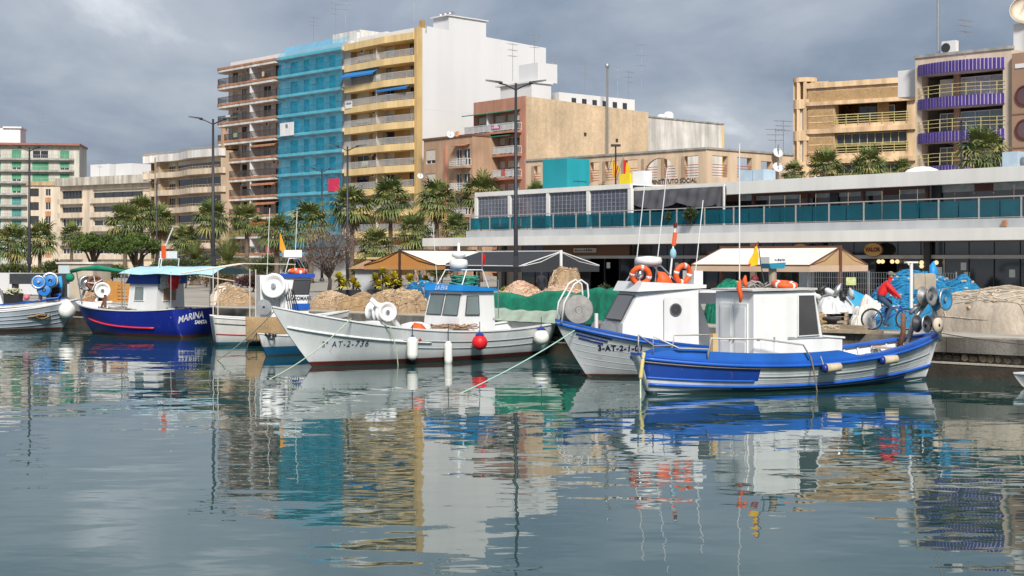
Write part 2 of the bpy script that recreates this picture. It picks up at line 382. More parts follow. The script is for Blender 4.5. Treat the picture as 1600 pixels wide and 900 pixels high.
SHUTT = mat('teal_shutter', (0.05, 0.25, 0.24), 0.7, 0.2, 0.5)
RAILG = mat('grey_railing', (0.50, 0.50, 0.50), 0.45, 0.1)
RAILD = mat('dark_railing', (0.055, 0.05, 0.05), 0.5, 0.1)
RAILY = mat('yellow_railing', (0.52, 0.45, 0.20), 0.5, 0.1)
CURT = mat('net_curtain', (0.42, 0.43, 0.44), 0.9, 0.3, 3.0)
AWNB = mat('blue_awning', (0.02, 0.16, 0.42), 0.8, 0.1, 2); AWNG = mat('green_awning', (0.02, 0.20, 0.14), 0.8, 0.1, 2); AWNO = mat('orange_awning', (0.62, 0.13, 0.03), 0.8, 0.1, 2)
def awning(o, x0, x1, zt, y0, out, drop, m, val=0.25, name='awning'):
    b = MB(); b.extr([(x0, y0, zt), (x0, y0-out, zt-drop), (x0, y0-out, zt-drop-val), (x0, y0-out+0.03, zt-drop-val), (x0, y0-out+0.03, zt-drop-0.02), (x0, y0, zt-0.03)][::-1], (x1-x0, 0, 0))
    return b.build(name, m, o)
rb = random.Random(21)
TEXT_DARK = mat('dark_lettering', (0.03, 0.035, 0.06), 0.6, 0.0)
# ------------------------------------------------------------------ tall apartment block in three parts
FA, FB = (340, 233), (660, 195)
FLOORS = [30.2 - 3.0*k for k in range(10)]           # balcony floor levels above the ground
# yellow block with the white blind side wall
pxl = 548
B = Bld('apartment_block', 'tall yellow apartment block with a big blank white side wall', (pxl, line_Z(pxl, FA, FB)), FB)
o, L = B.o, B.L; D = B.sy(853, L)
m = MB(); m.face([(L,0,0),(L,D,0),(L,D,33.6),(L,0,34.3)]); m.face([(0,0,0),(0,D,0),(0,D,34),(0,0,34)][::-1]); m.face([(0,D,0),(L,D,0),(L,D,33.6),(0,D,34)][::-1]); m.build('side_wall', WRENDER, o)
m = MB(); m.face([(0,0,33.3),(L,0,33.3),(L,D,33.3),(0,D,33.3)]); m.build('roof', OFFW, o)
MB().box(L-0.55, L-0.01, -1.0, 0.0, 0, 34.0).build('corner_pier', mat('pier_ochre', (.52, .36, .16), .8, .1, .4, streak=.15), o)
PATCH = mat('render_patch', (.585, .585, .58), .85, .08, .5)
for y_, z_, w_, h_ in ((3.0, 16.5, 1.6, .9), (4.6, 15.2, .5, .5), (D*.55, 22.0, 3.2, 1.1), (D*.3, 8.5, 2.2, 1.6)): MB().box(L-.01, L+.012, y_, y_+w_, z_, z_+h_).build('render_patch', PATCH, o)
MB().tube([(L+.10, D*.62, 3), (L+.10, D*.62, 33.0)], .06, 6).build('downpipe', WRENDER, o)
for z_ in (12.5, 22.8): MB().box(L-.01, L+.008, .2, D-.2, z_, z_+.07).build('render_joint', PATCH, o)
MB().box(0, L, 0.5, 0.8, 33.3, 34.3).build('parapet', WRENDER, o)
for k, z in enumerate([33.3] + FLOORS):
    prof = [(0.0, 0.8), (0.0, -1.2), (L*0.62, -1.75), (L-0.55, -1.2), (L-0.55, 0.8)]
    MB().prism([(x, y) for x, y in prof], z-0.95, z).build('balcony_slab', YEL, o)
    if k:
        railing(MB(), [(0.05, -1.13, z), (L*0.62, -1.67, z), (L-0.6, -1.13, z)], 0.95, 0.16, 0.02).build('railing', RAILG, o)
holes = []
for z in FLOORS:
    holes += [(0.7, 3.6, z+0.02, z+2.02), (4.3, 6.4, z+0.02, z+2.02), (7.2, 9.4, z+0.02, z+2.02), (L-3.5, L-0.9, z+0.02, z+2.02)]
holes = [h for h in holes if h[1] < L]
wall_holes(MB(), 0, L, 0, 33.3, holes, 0.6, 0.2).build('facade_wall', OCHRE, o)
for i, h in enumerate(holes):
    window(o, *h, 0.72, FRAMEW if i % 3 else FRAMEB, 2, rb.choice((PANE, PANE, CURT)), SHUTC, rb.choice((0, 0, 0.3, 0.6, 1.0)))
for z in FLOORS: MB().box(L*0.46, L*0.46+0.12, -1.2, 0.55, z, z+2.05).build('divider', CREAM, o)
awning(o, 0.4, L*0.50, FLOORS[1]+1.95, -1.0, 1.3, 0.75, AWNB); awning(o, L*0.5, L*0.92, FLOORS[2]+2.0, -1.0, 0.8, 0.35, AWNB)
CLOTH = [mat('cloth_%d' % i, c, .85, .1) for i, c in enumerate(((.55, .55, .56), (.10, .16, .30), (.40, .10, .09), (.22, .30, .20), (.50, .42, .25)))]
def lived_in(o, x0, x1, floors, yr, seed, n=1.0, wall_y=0.0):
    """air conditioners, washing over the rail, plants and chairs, different on every balcony"""
    g = random.Random(seed)
    for z in floors:
        if g.random() < .55*n: x = g.uniform(x0+.3, x1-1.3); u_ = MB().box(x, x+.85, wall_y-.34, wall_y-.02, z+1.75, z+2.35).build('air_conditioner', WHITE, o); MB().lathe([(.01, 0), (.24, 0), (.24, .02)], 12, Matrix.Translation((x+.32, wall_y-.345, z+2.05)) @ Matrix.Rotation(R(90), 4, 'X')).build('fan', DARKM, u_)
        if g.random() < .6*n: x = g.uniform(x0+.3, x1-1.6); w_ = g.uniform(.6, 1.4); MB().box(x, x+w_, yr-.05, yr-.03, z+g.uniform(.1, .4), z+1.0).build('washing', g.choice(CLOTH), o)
        if g.random() < .6*n:
            x = g.uniform(x0+.4, x1-.8); crown_simple(o, (x, yr+.35, z+.5), .38, g.randint(0, 99))
def crown_simple(o, c, r_, seed):
    g = random.Random(seed); m_ = MB()
    for _ in range(60):
        d = Vector((g.gauss(0, 1), g.gauss(0, 1), g.gauss(.3, 1))).normalized(); s_ = Vector(c)+d*r_*g.random(); t_ = d.cross(Vector((g.random(), g.random(), g.random()))).normalized()*.08; m_.add([s_-t_, s_+t_, s_+d*.22], [(0, 1, 2)])
    m_.build('potted_plant', mat('balcony_leaf', (.05, .09, .03), .7, .3, 3), o)
lived_in(o, 0.3, L-.9, FLOORS, -1.15, 4, .8, .6)
# banner on the fourth balcony
bn = MB().box(0.5, 2.1, -1.34, -1.31, FLOORS[2]-0.25, FLOORS[2]+0.75).build('banner', WHITE, o)
strokes(lambda u, v: (0.62+u, -1.345, FLOORS[2]+0.28+v), 1.3, .34, 5, TEXT_DARK, bn, 3)
MB().box(1.2, 3.2, 4, 7, 33.3, 35.4).box(0.6, 1.0, 0.4, 0.9, 33.3, 35.2).build('stair_head', WRENDER, o)
MB().box(L-3.6, L-0.2, 5, 12, 33.3, 36.2).box(L-3.9, L+0.0, 4.6, 12.3, 36.2, 36.35).build('lift_house', WRENDER, o)
m = MB()
for i in range(6): m.tube([(L-3.3+0.5*i, 6, 36.3), (L-3.3+0.5*i, 6, 36.8+0.2*(i%2)), (L-3.0+0.5*i, 6.4, 36.8)], 0.14, 6)
m.build('vent_pipes', METAL, o)
MB().box(L-0.58, L+0.02, -0.1, 0.5, 34.0, 35.0).build('corner_chimney', OCHRE, o)
# terracotta-edged block with rounded balcony ends
zl = line_Z(448, FA, FB)
B = Bld('apartment_block', 'tall white apartment block with dark railings and rounded terracotta balconies', (357, line_Z(357, FA, FB)), (448, zl))
o, L = B.o, B.L
body(o, WRENDER, L, 14, 0, 33.2)
MB().box(0.6, L, 0.0, 0.4, 32.6, 34.0).build('parapet', WRENDER, o)
def round_end(x0, L, out, y1=0.8, n=9):
    r = out; pts = [(x0 + r - r*math.sin(math.pi/2*k/n), -r*math.cos(math.pi/2*k/n)) for k in range(n+1)]
    return pts
for k, z in enumerate([33.0] + FLOORS):
    rim = round_end(-1.6, L, 2.0); poly = [(L-0.03, 0.6), (-1.6, 0.6)] + rim[::-1] + [(L-0.03, -2.0)]
    MB().prism(poly, z-0.34, z-0.03).build('balcony_slab', TERRA, o)
    MB().prism([(p[0]*0.985+0.03, p[1]*0.96) for p in poly], z-0.75, z-0.345).build('slab_soffit', OFFW, o)
    if k:
        path = [(L-0.05, -1.92, z)] + [(p[0]+0.05, p[1]+0.08, z) for p in rim] + [(-1.55, 0.5, z)]
        railing(MB(), path, 1.0, 0.13, 0.022).build('railing', RAILD, o)
        MB().box(L*0.55, L*0.55+0.25, -1.85, 0.1, z, z+2.25).build('divider', WRENDER, o)
holes = []
for z in FLOORS: holes += [(x, x+w_, z+0.02, z+2.15) for x, w_ in ((1.2, 1.6), (4.0, 1.5), (L*0.55+1.0, 2.2), (L-3.0, 1.6))]
wall_holes(MB(), 0, L, 0, 33.2, holes, 0.0, 0.2).build('facade_wall', OFFW, o)
for i, h in enumerate(holes): window(o, *h, 0.12, FRAMEB if i % 2 else FRAMEW, 2, rb.choice((PANE, PANE, CURT)), SHUTC, rb.choice((0, 0, 0.25, 0.5)))
for k in (4, 6, 7): awning(o, L*0.57, L-0.4, FLOORS[k]+2.2, -0.3, 1.7, 0.5, TERRA if k < 7 else TERRA)
awning(o, L*0.56, L-0.2, FLOORS[8]+2.3, -0.3, 1.75, 0.75, AWNO, 0.3)
lived_in(o, 0.2, L-.3, FLOORS, -1.95, 9, 1.1)
# block wrapped in blue netting
B2 = Bld('apartment_block', 'tall apartment block hidden behind blue scaffold netting', (448, zl), (pxl, line_Z(pxl, FA, FB)))
o, L = B2.o, B2.L
body(o, WRENDER, L, 14, 0, 33.2); MB().box(0.05, L-0.05, 0.0, 0.4, 32.6, 34.0).build('parapet', WRENDER, o)
for k, z in enumerate([33.0] + FLOORS):
    MB().box(0.05, L-0.05, -1.45, 0.6, z-0.5, z).build('balcony_slab', OFFW, o)
    if k: railing(MB(), [(0.1, -1.38, z), (L-0.1, -1.38, z)], 1.0, 0.16, 0.025).build('railing', RAILD, o)
holes = []
for z in FLOORS: holes += [(1.0, 3.0, z+0.02, z+2.15), (4.5, 6.0, z+0.02, z+2.15), (7.6, 9.8, z+0.02, z+2.15), (11.0, 12.6, z+0.02, z+2.15)]
holes = [h for h in holes if h[1] < L-0.3]
wall_holes(MB(), 0, L, 0, 33.2, holes, 0.0, 0.2).build('facade_wall', OFFW, o)
for h in holes: window(o, *h, 0.12, FRAMEB, 2, PANE)
MB().box(L*0.52, L-1.0, 2.5, 8, 33.2, 36.0).build('stair_head', OFFW, o)
# the netting itself, a sheet with folds hung in front of the balconies
NET = mat('blue_netting', (0.005, 0.36, 0.58), 0.7, 0.22, 0.25, fine=0.25, bs=2.0, trans=0.58)
net = thing('scaffold_net', 'bright blue translucent scaffold net hung over apartment facade', 'netting', B2.o.location, B2.rz)
nx, nz_ = 46, 90; m = MB(); vs = []
for j in range(nz_+1):
    z = 4.0 + (34.7-4.0)*j/nz_
    for i in range(nx+1):
        x = -0.05 + (L-0.05)*i/nx; fl = min(abs((z - f_) ) for f_ in FLOORS + [33.0])
        y = -1.62 - 0.10*noise.noise((x*0.7, z*0.45, 1.0)) - 0.05*math.sin(x*1.9 + 0.6*math.sin(z)) + 0.22*min(fl/1.5, 1)
        if z > 33.2: y += (z-33.2)*0.9
        vs.append((x, y, z + 0.12*noise.noise((x*0.5, z, 4))))
m.add(vs, [(j*(nx+1)+i, j*(nx+1)+i+1, (j+1)*(nx+1)+i+1, (j+1)*(nx+1)+i) for j in range(nz_) for i in range(nx)]); m.build('net_sheet', NET, net, True)
m = MB()
for z in FLOORS + [33.0]: m.box(-0.05, L-0.1, -1.74, -1.70, z-0.42, z-0.02)
m.build('lighter_seams', mat('pale_blue_seam', (0.10, 0.48, 0.62), 0.8, 0.2, 0.5, trans=0.35), net)
bn = MB().box(0.9, 4.6, -1.86, -1.83, FLOORS[3]-0.3, FLOORS[3]+1.7).build('white_banner', WHITE, net)
MB().ball((2.7, -1.87, FLOORS[3]+1.15), (0.35, 0.01, 0.35)).build('crest', mat('crest_grey', (0.2, 0.2, 0.22)), bn)
MB().box(L-3.0, L-0.3, -1.83, -1.80, FLOORS[6]-0.1, FLOORS[6]+1.75).build('red_patch', mat('pink_red_cloth', (0.55, 0.03, 0.09), 0.8, 0.1), net)
dish(568, 218, 36.4, 1.9, R(-30), 'huge white dish on the roof above the blue netting', None, 1.0)
# ------------------------------------------------------------------ far left: green shutters, cream blocks
B = Bld('apartment_building', 'far off apartment building with rows of green shutters', (-60, 338), (124, 342))
o, L = B.o, B.L; zt = B.sz(228, L); AGED = mat('aged_grey_white', (.47, .455, .40), .85, .12, .2, streak=.2)
body(o, AGED, L, 12, 0, zt)
st = 2.8; fl = [zt - 3.2 - st*k for k in range(10)]; holes = []
cols = [L - v for v in (3.4, 9.0, 14.5, 20.0, 25.5)]
for z in fl: holes += [(c - (1.9 if i % 2 else 1.1), c + (1.9 if i % 2 else 1.1), z+0.1, z+2.05) for i, c in enumerate(cols)]
wall_holes(MB(), 0, L, 0, zt, holes, 0.0, 0.25).build('facade_wall', AGED, o)
for i, h in enumerate(holes): window(o, *h, 0.15, FRAMEW, 2, PANE, SHUTG if (i // 5) < 4 else SHUTT, 0.0 if (i // 5 == 0 and i % 2) else rb.choice((0.7, 1.0, 1.0)), bar=0.12)
for z in fl:
    MB().box(0, L-1.2, -1.0, 0.0, z-0.35, z).build('balcony_slab', GREYF, o)
    railing(MB(), [(0, -0.95, z), (L-1.25, -0.95, z)], 0.9, 0.5, 0.03).build('railing', GREYF, o)
MB().box(-1, L+0.3, -1.2, 12, zt, zt+0.5).build('roof_slab', mat('red_brown_edge', (0.30, 0.13, 0.10), 0.8, 0.2), o)
MB().box(L-32, L-14, 2, 9, zt+0.5, zt+4.2).box(L-18, L-13.7, 1.6, 9, zt+4.2, zt+4.6).build('penthouse', WRENDER, o)
B = Bld('apartment_building', 'plain cream end block with brown window strip, beside green shuttered building', (43, 300), (96, 300))
o, L = B.o, B.L; zt = B.sz(290, L)
body(o, BEIGE, L, 10, 0, zt); st = 2.9; holes = []
for k in range(5):
    z = zt - 3.0 - st*k; holes += [(0.4, 2.4, z+0.7, z+2.4), (L*0.53, L*0.53+1.1, z+0.8, z+2.3)]
wall_holes(MB(), 0, L, 0, zt, holes).build('facade_wall', CREAM, o)
for i, h in enumerate(holes): window(o, *h, 0.15, FRAMEB if i % 2 == 0 else FRAMEW, 2)
for k in range(5): MB().box(L*0.53-0.05, L*0.53+1.15, -0.06, 0.0, zt-3.0-st*k-0.55, zt-3.0-st*k+0.5).build('brown_panel', TERRA, o)
MB().box(-0.2, L+0.2, -0.3, 10, zt, zt+0.9).build('parapet', mat('tan_parapet', (0.45, 0.33, 0.2), 0.85, 0.2, streak=0.2), o)
B = Bld('apartment_building', 'low cream apartment building with glazed corner balconies and white roof huts', (94, 285), (240, 270))
o, L = B.o, B.L; zt = B.sz(289, L*0.4)
body(o, CREAM, L, 14, 0, zt); st = 2.75; holes = []
for k in range(5):
    z = zt - 3.3 - st*k; holes += [(0.5, 6.6, z+0.75, z+2.35), (9.8, L-1.0, z+0.75, z+2.35)]
wall_holes(MB(), 0, L, 0, zt, holes, 0, 0.5).build('facade_wall', CREAM, o)
for i, h in enumerate(holes): window(o, *h, 0.4, FRAMEW if i > 3 else DARKM, 6, PANE, SHUTC, rb.choice((0, 0, 0.35)), bar=0.1)
for k in range(5):
    z = zt - 3.3 - st*k; MB().box(-0.3, 7.0, -0.5, 0.0, z-0.3, z+0.72).box(9.3, L+0.2, -0.4, 0.0, z-0.3, z+0.72).build('balcony_band', CREAM, o)
MB().box(-0.5, L+0.5, -0.8, 14, zt, zt+1.6).build('parapet', mat('weathered_cream', (0.50, 0.46, 0.40), 0.85, 0.25, 0.3, streak=0.4), o)
MB().box(5.5, 11, 3, 9, zt+1.6, zt+4.3).box(13.0, 17.6, 3, 9, zt+1.6, zt+4.2).build('roof_hut', WRENDER, o)
B = Bld('apartment_building', 'beige apartment building with wavy white balcony bands beside the tall block', (236, 246), (345, 226))
o, L = B.o, B.L; zt = B.sz(240, L*0.6)
body(o, BEIGE, L, 14, 0, zt); st = 3.0; holes = []
nfl = 7
for k in range(nfl):
    z = zt - 3.3 - st*k; holes += [(0.6, 3.0, z+0.1, z+2.3), (5.6, 8.2, z+0.1, z+2.3), (9.0, L-0.5, z+0.1, z+2.3)]
wall_holes(MB(), 0, L, 0, zt, holes, 0.6, 0.3).build('facade_wall', BEIGE, o)
for i, h in enumerate(holes): window(o, *h, 0.8, FRAMEW, 3, PANE, SHUTC, rb.choice((0, 0.3, 0.0)))
def wavy(L, out, ph, n=26): return [(L*k/n, -out*(0.65+0.35*math.sin(ph+k/n*9.5))) for k in range(n+1)]
for k in range(nfl+1):
    z = zt - 0.3 - st*k
    for x0, x1 in ((-0.4, 3.5), (5.0, L+0.3)):
        wv = [(x0+p[0], p[1]) for p in wavy(x1-x0, 1.5, 0.7 if x0 < 0 else 2.0)]
        MB().prism([(x1, 0.7)] + [(x0, 0.7)] + wv, z-0.35 if k else z-0.6, z+0.55 if k else z+0.6).build('balcony_band', mat('warm_band', (.56, .46, .35), .8, .12, .3, streak=.25) if k else OFFW, o)
        railing(MB(), [(p[0], p[1]+0.06, z+0.55) for p in wv], 0.42, 0.9, 0.02).build('railing', mat('tan_rail', (0.45, 0.33, 0.2)), o)
MB().box(3.3, 5.2, -0.9, 0.6, 0, zt).build('stair_shaft', BROWNB if False else mat('tan_block', (0.40, 0.30, 0.20), 0.85, 0.15, streak=0.2), o)
MB().box(L-3.6, L-0.4, 2, 6, zt+0.3, zt+1.4).box(L-2.2, L-1.5, 1.2, 1.9, zt+0.3, zt+3.6).build('chimney', mat('terracotta_stack', (0.45, 0.29, 0.18), 0.85, 0.15), o)
# ------------------------------------------------------------------ middle: brown house, red house with sandy side wall, white wall, institute
B = Bld('apartment_house', 'small brown house with white slatted balcony below the big white wall', (662, 192), (738, 184))
o, L = B.o, B.L; zt = B.sz(216, L*0.5)
body(o, BROWNB, L, 10, 0, zt); holes = []
st = 3.2
for k in range(4):
    z = zt - 3.9 - st*k; holes += [(0.5, 2.6, z+0.7, z+2.6), (L-3.4, L-2.2, z+0.1, z+2.3), (L-1.9, L-0.5, z+0.1, z+2.3)]
wall_holes(MB(), 0, L, 0, zt, holes).build('facade_wall', BROWNB, o)
for i, h in enumerate(holes): window(o, *h, 0.15, FRAMEW, 2, PANE, SHUTC, 0.75 if i % 3 == 0 else 0.0)
for k in range(4):
    z = zt - 3.9 - st*k
    MB().box(L-3.7, L-0.15, -1.0, 0, z-0.25, z).build('balcony_slab', BROWNB, o)
    railing(MB(), [(L-3.65, -0.05, z), (L-3.65, -0.95, z), (L-0.2, -0.95, z), (L-0.2, -0.05, z)], 1.0, 0.3, 0.03, 0.9).box(L-3.65, L-0.2, -0.97, -0.93, z+0.35, z+0.42).box(L-3.65, L-0.2, -0.97, -0.93, z+0.62, z+0.69).build('railing', FRAMEW, o)
    MB().box(L*0.47, L*0.47+0.3, -0.3, 0.0, z-0.3, z+2.9).build('pilaster', BRICKR, o)
MB().box(-0.1, L+0.1, -0.15, 3, zt, zt+0.25).build('coping', mat('dark_coping', (0.16, 0.08, 0.06), 0.8, 0.2), o)
awning(o, L-3.5, L-0.4, zt-1.0, -0.02, 0.7, 0.15, TERRA, 0.12)
dish(704, 183, B.sz(217, L*0.55)+QZ+0.2, 0.55, R(10), 'white dish on brown house roof, left of the orange one'); dish(714, 183, B.sz(213, L*0.7)+QZ, 0.42, R(-30), 'small orange satellite dish on the brown house roof', mat('orange_dish', (0.55, 0.25, 0.1)))
dish(657, 187, HZ(275, 187), 0.42, R(20), 'white dish fixed low at the corner of the yellow block')
RA, RB_ = (740, 191), (820, 183)
B = Bld('apartment_house', 'red rendered house with white glazed balconies and sandy blind side wall', RA, RB_)
o, L = B.o, B.L; zt = B.sz(150, L); D = B.sy(1013, L)
m = MB(); m.face([(L,0,0),(L,D,0),(L,D,zt-0.6),(L,0,zt)]); m.build('side_wall', SANDB, o)
MB().box(L-0.7, L+0.01, -0.02, 0.25, 0, zt+0.02).build('corner_pier', BRICKR, o)
m = MB(); m.face([(0,0,0),(0,D,0),(0,D,zt),(0,0,zt)][::-1]); m.face([(0,D,0),(L,D,0),(L,D,zt-0.6),(0,D,zt-0.6)][::-1]); m.face([(0,0,zt-0.7),(L,0,zt-0.7),(L,D,zt-0.7),(0,D,zt-0.7)]); m.build('rear_wall', SANDB, o)
st = 3.02; fl = [B.sz(207, L*0.5) - st*k for k in range(7)]; holes = []
for z in fl:
    if z < 0: continue
    holes += [(0.9, L*0.36, z+0.02, z+2.2), (L*0.42, L*0.62, z+0.02, z+2.2), (L*0.66, L-1.0, z+0.02, z+2.2)]
wall_holes(MB(), 0, L-0.7, 0, zt, holes, 0.0, 0.3).build('facade_wall', BRICKR, o)
for i, h in enumerate(holes): window(o, *h, 0.2, FRAMEW, 3, rb.choice((PANE, CURT, PANE)), SHUTC, rb.choice((0, 0, 0.4)))
GLZ = mat('frosted_balcony_glass', (0.42, 0.44, 0.45), 0.25, 0.2, 2.0, trans=0.25)
for k, z in enumerate(fl):
    if z < 0: continue
    MB().box(-0.6, L-0.55, -1.25, 0, z-0.32, z-0.02).build('balcony_slab', BRICKR, o)
    railing(MB(), [(-0.55, -0.05, z), (-0.55, -1.2, z), (L-0.6, -1.2, z), (L-0.6, -0.05, z)], 1.0, 0.25, 0.02, 1.2).build('railing', FRAMEW, o)
    MB().box(-0.5, L-0.65, -1.17, -1.155, z+0.08, z+0.9).build('glass_panel', GLZ, o)
    MB().box(L*0.39, L*0.39+0.08, -1.1, 0, z, z+2.6).build('divider', FRAMEW, o)
awning(o, -0.7, L-0.8, fl[0]+2.75, 0.0, 1.5, 0.25, AWNG, 0.12); awning(o, 0.0, L*0.4, fl[1]+2.55, 0.0, 1.5, 0.45, AWNG, 0.3); awning(o, L*0.4, L*0.85, fl[1]+2.65, 0.0, 1.4, 0.25, AWNG, 0.1); awning(o, -0.4, L*0.38, fl[2]+2.5, 0.0, 1.5, 0.4, AWNG, 0.35)
lived_in(o, 0.2, L-1.2, [z for z in fl if z > 0], -1.2, 15, .7)
MB().box(L*0.5, L*0.66, -1.235, -1.21, fl[0]+0.25, fl[0]+0.75).build('magenta_banner', mat('magenta_cloth', (0.45, 0.03, 0.22), 0.8), o)
strokes(lambda u, v: (L*0.515+u, -1.24, fl[0]+0.38+v), L*.13, .24, 5, WHITE, o, 5)
MB().box(L*0.35, L-0.5, 1.6, 5.0, zt-0.7, zt+1.9).box(L*0.28, L-0.3, 1.3, 5.2, zt+1.9, zt+2.1).box(L*0.6, L-0.4, 2.6, 6.0, zt+2.1, zt+4.6).build('penthouse', WRENDER, o)
for px, py in ((812, 0),): MB().box(L*0.5, L*0.62, 1.9, 1.98, zt+0.6, zt+1.5).build('penthouse_window', PANE, o)
MB().box(L+0.2, L+0.45, D*0.63, D*0.63+0.25, 3, zt+4.8).build('flue_pipe', METAL, o); MB().ball((L+0.32, D*0.63+0.12, zt+5.1), (0.35, 0.35, 0.4)).build('flue_cowl', METAL, o, True)
for y_, z_ in ((D*0.46, zt-4.5), (D*0.46, zt-9), (D*0.72, zt-5), (D*0.72, zt-9.5)): MB().box(L, L+0.12, y_, y_+0.35, z_, z_+0.4).build('vent_grille', DARKM, o)
MB().box(2.0, L-2.2, D*0.35, D*0.98, zt-0.7, zt+1.3).build('roof_terrace_rooms', WRENDER, o)
for k in range(6): MB().box(L-2.2, L-2.14, D*(0.45+0.085*k), D*(0.45+0.085*k)+0.8, zt-0.4, zt+0.7).build('roof_window', PANE, o)
B = Bld('warehouse', 'pale building with a peeling white side wall right of the sandy wall', (1012, 205), (1131, 219))
o, L = B.o, B.L; z0_, z1_ = B.sz(183, 0), B.sz(195, L)
PEEL = mat('peeling_white', (0.60, 0.57, 0.53), 0.9, 0.25, 0.3, streak=0.25, bump=0.2, bs=4)
m = MB(); m.face([(0,0,0),(L,0,0),(L,0,z1_),(0,0,z0_)]); m.face([(L,0,0),(L,14,0),(L,14,z1_),(L,0,z1_)]); m.face([(0,0,z0_),(L,0,z1_),(L,14,z1_),(0,14,z0_)]); m.build('wall', PEEL, o)
MB().box(L*0.16, L*0.20, -0.05, 0.02, z0_*0.72, z0_*0.72+1.0).build('window', DARKM, o)
MB().box(L-0.6, L+0.02, -0.05, 0.4, 0, z1_-0.1).build('corner_pier', YEL, o)
MB().extr([(0,-0.12,z0_), (L,-0.12,z1_), (L,-0.12,z1_+0.2), (0,-0.12,z0_+0.2)], (0, 0.6, 0)).build('coping', GREYF, o)
MB().lathe([(0.7,z0_-0.5),(0.7,z0_+0.8),(0.5,z0_+1.1),(0.0,z0_+1.2)], 12, Matrix.Translation((L*0.38, 3, 0))).lathe([(0.8,z0_-0.5),(0.8,z0_+1.2),(0.5,z0_+1.6),(0.0,z0_+1.7)], 12, Matrix.Translation((L*0.47, 3, 0))).build('water_tank', WRENDER, o)
# institute with open loggia
IA, IC, IE = (822, 141), (1104, 125), (1240, 133)
B = Bld('institute_building', 'beige institute building with red railed loggia openings and a half arch', IA, IC)
o, L = B.o, B.L; zt = B.sz(233, L); INST = mat('institute_render', (0.58, 0.44, 0.31), 0.85, 0.1, 0.3, streak=0.18, bump=0.1, bs=4)
hz0, hz1 = B.sz(279, L*0.8), B.sz(246, L*0.8); holes = []
for pa, pb in ((833, 845), (921, 936), (944, 966), (974, 996), (1005, 1027), (1036, 1058), (1068, 1091)): holes.append((B.sx(pa), B.sx(pb), hz0, hz1))
wall_holes(MB(), 0, L, 0, zt, holes, 0, 0.6).build('facade_wall', INST, o)
D2 = (P(*IE) - P(*IC)).length
# second face continues round the corner (own frame, parented as a part)
d2 = (P(*IE) - P(*IC)).normalized(); ang = math.atan2(d2.y, d2.x) - B.rz
wing = wall_holes(MB(), 0, D2, 0, zt, [], 0, 0.6)
hs2 = []
def s2(px): a_ = P(*IC); k = (px-800)/FPX; return (k*a_.y-a_.x)/(d2.x-k*d2.y)
for pa, pb in ((1113, 1137), (1152, 1175)): hs2.append((s2(pa), s2(pb), hz0, hz1))
hs2.append((s2(1189), s2(1206), hz1-1.2, hz1-0.2))
wing = wall_holes(MB(), 0, D2, 0, zt, hs2, 0, 0.6).build('wing_wall', INST, o); wing.location = (L, 0, 0); wing.rotation_euler = (0, 0, ang)
m = MB(); m.box(0, L, 0.6, 6, 0, hz0-1.0); m.build('lower_storeys', INST, o); MB().box(0, L, 0.0, 0.6, zt-0.02, zt).build('wall_top', INST, o)
MB().box(-0.2, L+0.05, -0.12, 0.4, zt, zt+0.18).build('cornice', GREYF, o)
c2 = MB().box(0.0, D2, -0.12, 0.4, zt, zt+0.178).build('cornice', GREYF, o); c2.location = (L, 0, 0); c2.rotation_euler = (0, 0, ang)
REDR = mat('red_railing', (0.34, 0.07, 0.05), 0.6, 0.15)
for i, h in enumerate(holes):
    m = MB()
    for k in range(5): z = h[2] + 0.12 + 0.24*k; m.box(h[0], h[1], 0.1, 0.14, z, z+0.06)
    m.build('railing', REDR, o)
    MB().box(h[0]-0.14, h[0]+0.14, -0.08, 0.0, hz0, hz1).build('jamb', mat('dark_beige', (0.36, 0.25, 0.17), 0.85, 0.1), o)
for i, h in enumerate(hs2[:2]):
    m = MB()
    for k in range(5): z = h[2] + 0.12 + 0.24*k; m.box(h[0], h[1], 0.1, 0.14, z, z+0.06)
    r_ = m.build('railing', REDR, o); r_.location = (L, 0, 0); r_.rotation_euler = (0, 0, ang)
# half arch spanning two openings, standing in the wall plane
xa, xb = holes[4][0], holes[5][1]; cx = xb - 0.0; rad = (xb - xa); m = MB(); n_ = 14
ring = [(xa + (xb-xa)*(0.5-0.5*math.cos(math.pi*k/n_)), hz0 + (hz1-hz0)*math.sin(math.pi*k/n_)) for k in range(n_+1)]
for (x0, z0), (x1, z1) in zip(ring[:-1], ring[1:]):
    m.extr([(x0, -0.05, z0), (x1, -0.05, z1), (x1, -0.05, hz1+0.02), (x0, -0.05, hz1+0.02)], (0, 0.25, 0)) if min(z0, z1) < hz1-0.01 else None
m.build('arch_spandrel', INST, o)
fn = lambda u, v: (B.sx(1022)+u, -0.03, B.sz(287, B.sx(1040))+v)
lettering('INSTITUTO SOCIAL', 0.56, fn, TEXT_DARK, o, bold=0.012)
m = MB()
for k in range(4): m.tube([(B.sx(1003)+0.35*k, -0.04, B.sz(290, B.sx(1010))+0.18*math.sin(2*k)), (B.sx(1003)+0.35*k+0.3, -0.04, B.sz(284, B.sx(1010))+0.15*math.cos(2*k)), (B.sx(1003)+0.35*k+0.5, -0.04, B.sz(288, B.sx(1010)))], 0.06, 5)
m.build('emblem', TEXT_DARK, o)
